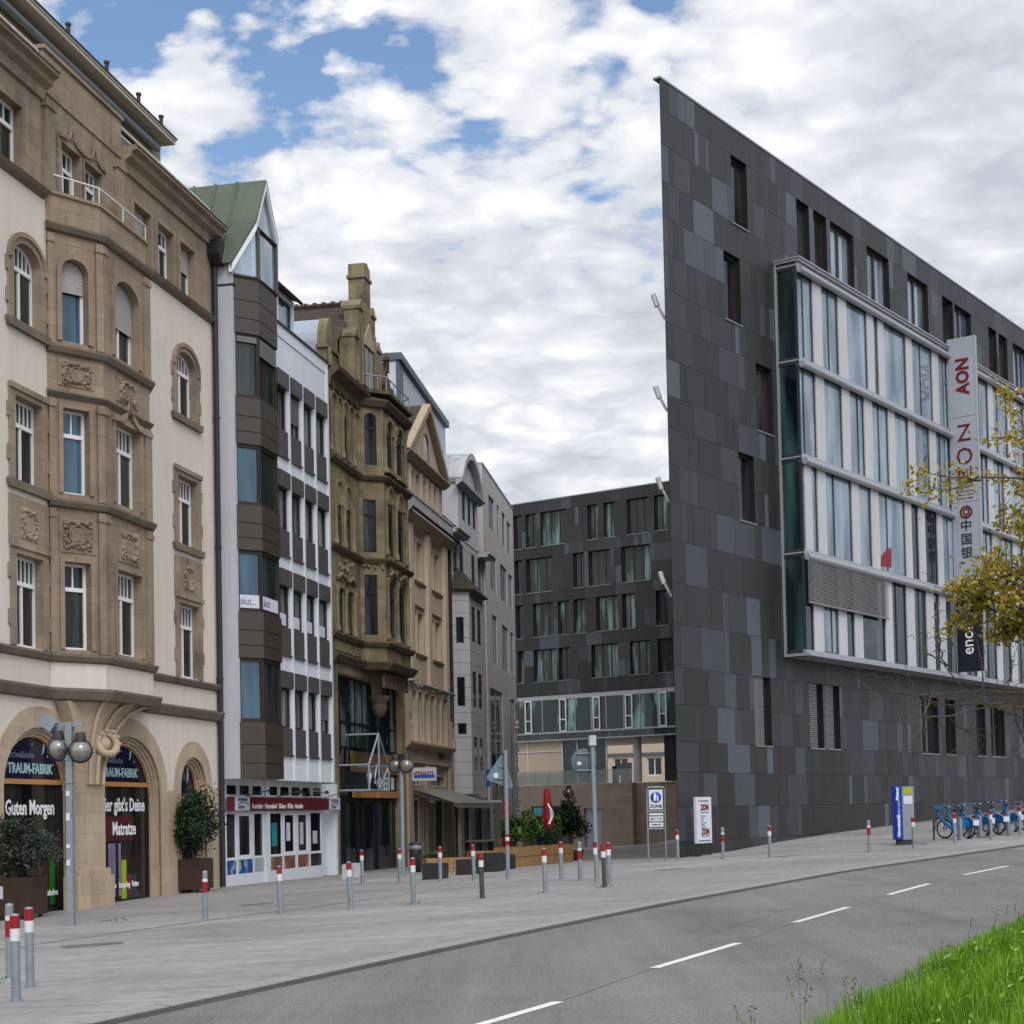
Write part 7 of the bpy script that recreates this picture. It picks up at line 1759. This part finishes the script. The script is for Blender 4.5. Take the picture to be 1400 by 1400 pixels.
shrub('low dark green plant at the foot of the right red parasol', 741, 59.5, 0.95, (0.4, 0.36, 0.38), 900, 0.075, 'bushgreen', 34)
shrub('small bright green herb plants in the long wooden planter', 590, 53.2, 0.58, (0.38, 0.25, 0.14), 500, 0.05, 'lightbush', 35)
x, y = at_px(777, 64.0)
potted_tree('round_bush', 'large dark round bush on a short trunk at the right of the cafe terrace', (x, y, ground_z(x, y)), 0, 'bush', 0.3, (0.62, 0.60, 0.66), 5200, 0.075, 'darkbush', 46, 12, 0.05, 2, 1.58)
for px, lab in ((765, 'left terracotta pot under the dark round bush'), (785, 'right terracotta pot under the dark round bush')):
    x, y = at_px(px, 63.0); t = tag(MB().lathe([(0.0, 0.0), (0.20, 0.0), (0.27, 0.34), (0.29, 0.36), (0.29, 0.42), (0.25, 0.42), (0.23, 0.34), (0.0, 0.33)], n=18).build('plant_pot', 'tile', None, gp(x, y)), lab, 'pot', 'terracotta pots')
# folded parasols
def parasol(label, px, D, zt, lean):
    x, y = at_px(px, D); t = thing('folded_parasol', label, 'parasol', (x, y, ground_z(x, y)), 0, 'red parasols of the cafe'); t.rotation_euler = (0, lean, 0.5)
    m = MB(); n = 22; vs = []; prof = [(0.02, zt), (0.10, zt - 0.03), (0.145, zt - 0.6), (0.20, zt - 1.1), (0.21, zt - 1.35), (0.13, zt - 1.45), (0.17, zt - 1.75), (0.20, zt - 1.95), (0.05, zt - 1.93)]
    for r_, h_ in prof:
        for k in range(n): a = 2 * PI * k / n; q = r_ * (1 + 0.14 * math.sin(a * 6 + h_ * 1.5)); vs.append((q * math.cos(a), q * math.sin(a), h_))
    m.smooth = True; m.add(vs, [(i * n + k, i * n + (k + 1) % n, (i + 1) * n + (k + 1) % n, (i + 1) * n + k) for i in range(len(prof) - 1) for k in range(n)]); m.build('cloth', 'parasol', t)
    m = MB(); m.tube([(0, 0, -0.1), (0, 0, zt + 0.04)], 0.025, 8); m.build('pole', 'wood', t)
    m = MB()
    for ph, s_ in ((0, 1.0), (0.5, 0.55)):
        pts = []
        for k in range(13):
            u = k / 12; z = zt - 0.55 - 0.75 * u; w_ = 0.11 * math.sin(PI * u) * s_ * (1 if k % 2 else 0.9)
            a = -PI / 2 - 0.5 + ph * 0.4 + w_ * 5; rr2 = 0.165 + 0.06 * u + 0.02
            pts.append((rr2 * math.cos(a), rr2 * math.sin(a), z))
        m.tube(pts, 0.012, 5)
        pts2 = [(p[0] * 1.0 + 0.10 * math.sin(PI * i / 12) * s_, p[1], p[2]) for i, p in enumerate(pts)]
        m.tube(pts2, 0.012, 5)
    m.build('swirl_print', 'lettering', t)
parasol('folded red parasol with white swirl print, left one behind the triangular sign post', 690, 58.0, 2.42, 0.0)
parasol('folded red parasol with white swirl print, right one among the shrubs', 748, 60.0, 2.72, -0.02)
# cafe counter, stone blocks, bin
x, y = at_px(637, 62.0); t = thing('counter_table', 'long dark wooden counter table outside the ashlar house', 'table', gp(x, y), R(30))
m = MB(); m.box(0, 2.3, 0, 0.5, 0.92, 1.0); m.build('table_top', 'bark', t)
for x_ in (0.1, 1.1, 2.1): m = MB(); m.box(x_, x_ + 0.08, 0.1, 0.4, 0, 0.918); m.build('leg', 'black', t)
for px, D, lab in ((472, 52.5, 'left pale stone block by the shop entrance'), (484, 54.0, 'right pale stone block by the shop entrance')):
    x, y = at_px(px, D); m = MB(); m.plan([(-0.16, -0.2), (0.16, -0.2), (0.19, 0.1), (0.1, 0.2), (-0.16, 0.18)], -0.1, 0.42); m.plan([(-0.14, -0.18), (0.14, -0.18), (0.16, 0.09), (0.09, 0.17), (-0.14, 0.15)], 0.421, 0.46); tag(m.build('stone_block', 'parapet', None, gp(x, y)), lab, 'stone block', 'stone blocks by the entrance')
x, y = at_px(565, 56.5); t = thing('litter_bin', 'slim black litter bin beside the peach house pillar', 'bin', gp(x, y)); m = MB(); m.lathe([(0.0, 0), (0.2, 0), (0.22, 0.95), (0.18, 1.02), (0.0, 1.04)], n=16); m.build('body', 'blackmetal', t); m = MB(); m.lathe([(0.225, 0.80), (0.235, 0.82), (0.235, 0.9), (0.225, 0.92)], n=16); m.build('rim', 'greymetal', t)
# flag pole of the lane and manhole covers
for x, y, w_, d_, a, lab in ((-6.9, 26.9, 0.95, 0.62, 20, 'large rectangular iron cover in the paving before the lamp post'), (-5.95, 37.7, 0.7, 0.5, 30, 'iron cover in the paving near the striped bollard'), (4.2, 44.5, 0.9, 0.5, 25, 'long iron cover in the paving left of the dark corner'), (8.2, 49.6, 0.8, 0.4, 25, 'iron cover in the paving below the bare dark wall')):
    m = MB(); m.T = Matrix.Rotation(R(a), 4, 'Z'); c_ = math.cos(R(a)); 
    pts = []
    for px_, py_ in ((-w_ / 2, -d_ / 2), (w_ / 2, -d_ / 2), (w_ / 2, d_ / 2), (-w_ / 2, d_ / 2)):
        q = m.T @ Vector((px_, py_, 0)); pts.append((px_, py_, ground_z(x + q.x, y + q.y) - ground_z(x, y) + 0.005))
    m.add(pts, [(0, 1, 2, 3)]); m.T = None
    tag(m.build('manhole_cover', 'iron', None, gp(x, y)), lab, 'manhole cover', 'iron covers in the paving')

# ---------------------------------------------------------------- blossoming tree at the right edge
t = thing('blossom_tree', 'blossoming tree with yellow-green young leaves reaching in at the right edge', 'tree', (8.3, 20.2, verge_z(8.3, 20.2, 3)))
r = random.Random(77); base = Vector((8.3, 20.2, verge_z(8.3, 20.2, 3)))
mt_, ml_ = MB(), MB()
fork = Vector((0, 0, 2.1))
mt_.tube([(0.05, 0, -0.2), (0.02, 0, 0.9), fork], 0.17, 12, 0.12)
def limb(p0, p1, r0, depth, leafy, sag=0.1):
    p0, p1 = Vector(p0), Vector(p1); n = 7; pts = []
    off = Vector((r.gauss(0, 1), r.gauss(0, 1), r.gauss(0, 1))) * (p1 - p0).length * 0.07
    for k in range(n + 1):
        u = k / n; pts.append(p0.lerp(p1, u) + off * math.sin(PI * u) + Vector((0, 0, -sag * math.sin(PI * u))) + Vector((r.gauss(0, 1), r.gauss(0, 1), r.gauss(0, 1))) * 0.02)
    mt_.tube(pts, r0, 6 if r0 > 0.02 else 4, max(0.003, r0 * 0.25), cap=False)
    L_ = (p1 - p0).length
    if depth:
        for k in range(2, n + 1):
            for j in range(2 if depth > 1 else 1):
                if r.random() < 0.85:
                    d = (pts[k] - pts[k - 1]).normalized(); s_ = Vector((r.gauss(0, 1), r.gauss(0, 1), r.gauss(0, 0.8) + 0.15)).normalized()
                    limb(pts[k], pts[k] + (d * 0.75 + s_ * 0.9).normalized() * L_ * r.uniform(0.22, 0.42), r0 * 0.42, depth - 1, leafy, 0.02)
    if leafy > 0 and depth <= 1:
        for k in range(1, n + 1):
            if r.random() < leafy:
                for j in range(r.randint(3, 7)):
                    q = pts[k] + Vector((r.gauss(0, 1), r.gauss(0, 1), r.gauss(0, 1) - 0.3)) * 0.06
                    leaf(ml_, q, r.uniform(0.030, 0.062), r, 0.2, r.betavariate(2, 2.1) * 0.92, 1.5)
                if r.random() < leafy * 0.22:
                    for j in range(4): leaf(ml_, pts[k] + Vector((r.gauss(0, 1), r.gauss(0, 1), r.gauss(0, 1))) * 0.03, 0.045, r, 0.2, 1.0, 1.1)
def W_(x, y, z): return Vector((x, y, z)) - base
A_ = fork
limb(A_, W_(7.7, 20.2, 4.9), 0.09, 0, 0, 0.0)
limb(W_(7.7, 20.2, 4.9), W_(5.75, 19.7, 5.70), 0.035, 2, 0.7, -0.1)
limb(A_, W_(7.2, 20.2, 3.6), 0.085, 0, 0, 0.05)
for tx, ty, tz in ((5.75, 20.2, 4.25), (6.0, 20.0, 4.55), (6.3, 20.4, 4.0), (6.45, 19.8, 4.85)): limb(W_(7.2, 20.2, 3.6), W_(tx, ty, tz), 0.04, 2, 0.72, -0.08)
limb(W_(7.7, 20.2, 4.9), W_(6.7, 20.3, 6.5), 0.035, 2, 0.5, -0.05)
limb(W_(7.7, 20.2, 4.9), W_(6.7, 20.6, 5.3), 0.035, 2, 0.6, -0.1)
limb(A_, W_(7.6, 20.4, 6.9), 0.08, 2, 0.6, 0.0)
limb(A_, W_(9.4, 20.9, 6.0), 0.08, 2, 0.6, 0.0)
limb(A_, W_(9.8, 19.4, 4.9), 0.07, 2, 0.6, 0.0)
limb(A_, W_(5.2, 20.3, 3.15), 0.030, 2, 0.0, -0.12)
limb(A_, W_(5.35, 20.0, 2.85), 0.028, 2, 0.0, -0.05)
limb(A_, W_(5.5, 20.8, 3.5), 0.03, 2, 0.0, -0.1)
mt_.build('trunk', 'bark', t); ml_.build('crown', 'blossom', t)

# ---------------------------------------------------------------- grass on the bank
r = random.Random(5); m = MB()
CAMM = cam.matrix_world.inverted()
def seen(P, marg=40):
    q = CAMM @ Vector(P)
    if q.z > -1: return False
    X, Y_ = 700 + 2250 * q.x / -q.z, 1023.2 - 2250 * q.y / -q.z
    return -marg < X < 1400 + marg * 4 and Y_ < 1400 + marg * 3
lp = [Vector(p) for p in resample(RIGHT[1:7], 0.25)]
cnt = 0; tries = 0
def blade(m, x, y, z, h_, wd, lean, az, tone):
    d = Vector((math.cos(az), math.sin(az), 0)); s_ = Vector((-math.sin(az), math.cos(az), 0)) * wd
    p = Vector((x, y, z)); vs = []
    for k in range(3):
        u = k / 3; q = p + d * lean * u * u + Vector((0, 0, h_ * u * (1 - 0.15 * u * lean / max(h_, .01)))); w_ = 1 - 0.55 * u
        vs += [q - s_ * w_, q + s_ * w_]
    vs.append(p + d * lean + Vector((0, 0, h_ * (1 - 0.25 * lean / max(h_, .01)))))
    m.t = max(0.001, min(1, tone)); m.add(vs, [(0, 1, 3, 2), (2, 3, 5, 4), (4, 5, 6)])
while cnt < 42000 and tries < 900000:
    tries += 1
    p = r.choice(lp); t_ = r.uniform(0, 1) ** 1.15 * 4.2 - 0.1 if r.random() < 0.9 else r.uniform(0, 0.4)
    x, y = p.x + 0.81 * t_ + r.uniform(-.15, .15), p.y - 0.585 * t_ + r.uniform(-.15, .15); z = verge_z(x, y, t_)
    if not seen((x, y, z + 0.15)): continue
    patch = math.sin(x * 3.1 + 1.3) * math.sin(y * 2.3) + 0.6 * math.sin(x * 7.3 - y * 5.1)
    h_ = r.uniform(0.10, 0.27) * (1 + 0.30 * patch) * (1.45 if y < 14 and t_ < 0.5 else 1.0) * (0.75 + 0.35 * min(1, t_ / 1.2))
    blade(m, x, y, z - 0.02, h_, r.uniform(0.0035, 0.008), r.uniform(0.02, 0.16), r.uniform(0, 6.28), 0.45 + 0.13 * patch + r.gauss(0, 0.16))
    cnt += 1
# broad leaves and small stems between the blades, lighter tones standing in for highlights
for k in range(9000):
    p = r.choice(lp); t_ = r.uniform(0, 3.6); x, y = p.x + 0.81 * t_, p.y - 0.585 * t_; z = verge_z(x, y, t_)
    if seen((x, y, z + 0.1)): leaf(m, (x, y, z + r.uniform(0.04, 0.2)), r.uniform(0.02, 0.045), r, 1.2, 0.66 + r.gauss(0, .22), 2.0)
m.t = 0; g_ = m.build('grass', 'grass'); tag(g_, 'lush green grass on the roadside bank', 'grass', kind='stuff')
m = MB(); ms_ = MB()
for k in range(90):
    p = r.choice(lp); t_ = abs(r.gauss(0, 0.35)); x, y = p.x + 0.90 * t_, p.y - 0.42 * t_; z = verge_z(x, y, t_)
    if not seen((x, y, z + 0.2)): continue
    h_ = r.uniform(0.24, 0.46); az = r.uniform(0, 6.28); le = r.uniform(0.02, 0.14)
    top = Vector((x + le * math.cos(az), y + le * math.sin(az), z + h_))
    m.t = 0.3; m.tube([(x, y, z), (x + le * .4 * math.cos(az), y + le * .4 * math.sin(az), z + h_ * 0.6), top], 0.0022, 3, cap=False)
    for j in range(9): leaf(m, top + Vector((r.gauss(0, .012), r.gauss(0, .012), -0.012 * j + 0.03)), 0.016, r, 0.5, r.uniform(0.1, 0.9), 2.0)
for k in range(13):
    y = r.uniform(9.0, 12.5); x = 0.05 + (y - 6.4) * 0.434 + r.gauss(-0.05, 0.22); z = ground_z(x, y)
    h_ = r.uniform(0.36, 0.66); az = r.uniform(0, 6.28); le = r.uniform(0.02, 0.16)
    top = Vector((x + le * math.cos(az), y + le * math.sin(az), z + h_))
    m.t = 0.35; m.tube([(x, y, z), (x + le * .4 * math.cos(az), y + le * .4 * math.sin(az), z + h_ * 0.6), top], 0.002, 3, cap=False)
    for j in range(12): leaf(m, top + Vector((r.gauss(0, .012), r.gauss(0, .012), -0.014 * j + 0.03)), 0.017, r, 0.5, r.uniform(0.1, 0.9), 2.0)
m.t = 0; tag(m.build('seed_heads', 'seed'), 'tall grass stalks with seed heads along the edge of the bank', 'grass', kind='stuff')
m = MB()
for cx_, cy_, n in ((-6.75, 20.6, 90), (12.4, 52.3, 120), (13.0, 52.5, 60), (-8.3, 33.9, 50), (15.5, 54.3, 160), (16.4, 55.2, 120), (-2.0, 33.95, 20), (1.9, 36.5, 30)):
    for k in range(n):
        x, y = cx_ + r.gauss(0, 0.16), cy_ + r.gauss(0, 0.16); leaf(m, (x, y, ground_z(x, y) + r.uniform(0.005, 0.05)), r.uniform(0.02, 0.04), r, 1.5, r.betavariate(2, 2))
m.t = 0; tag(m.build('weeds', 'lightbush'), 'small weeds growing in the paving joints', 'weeds', kind='stuff')
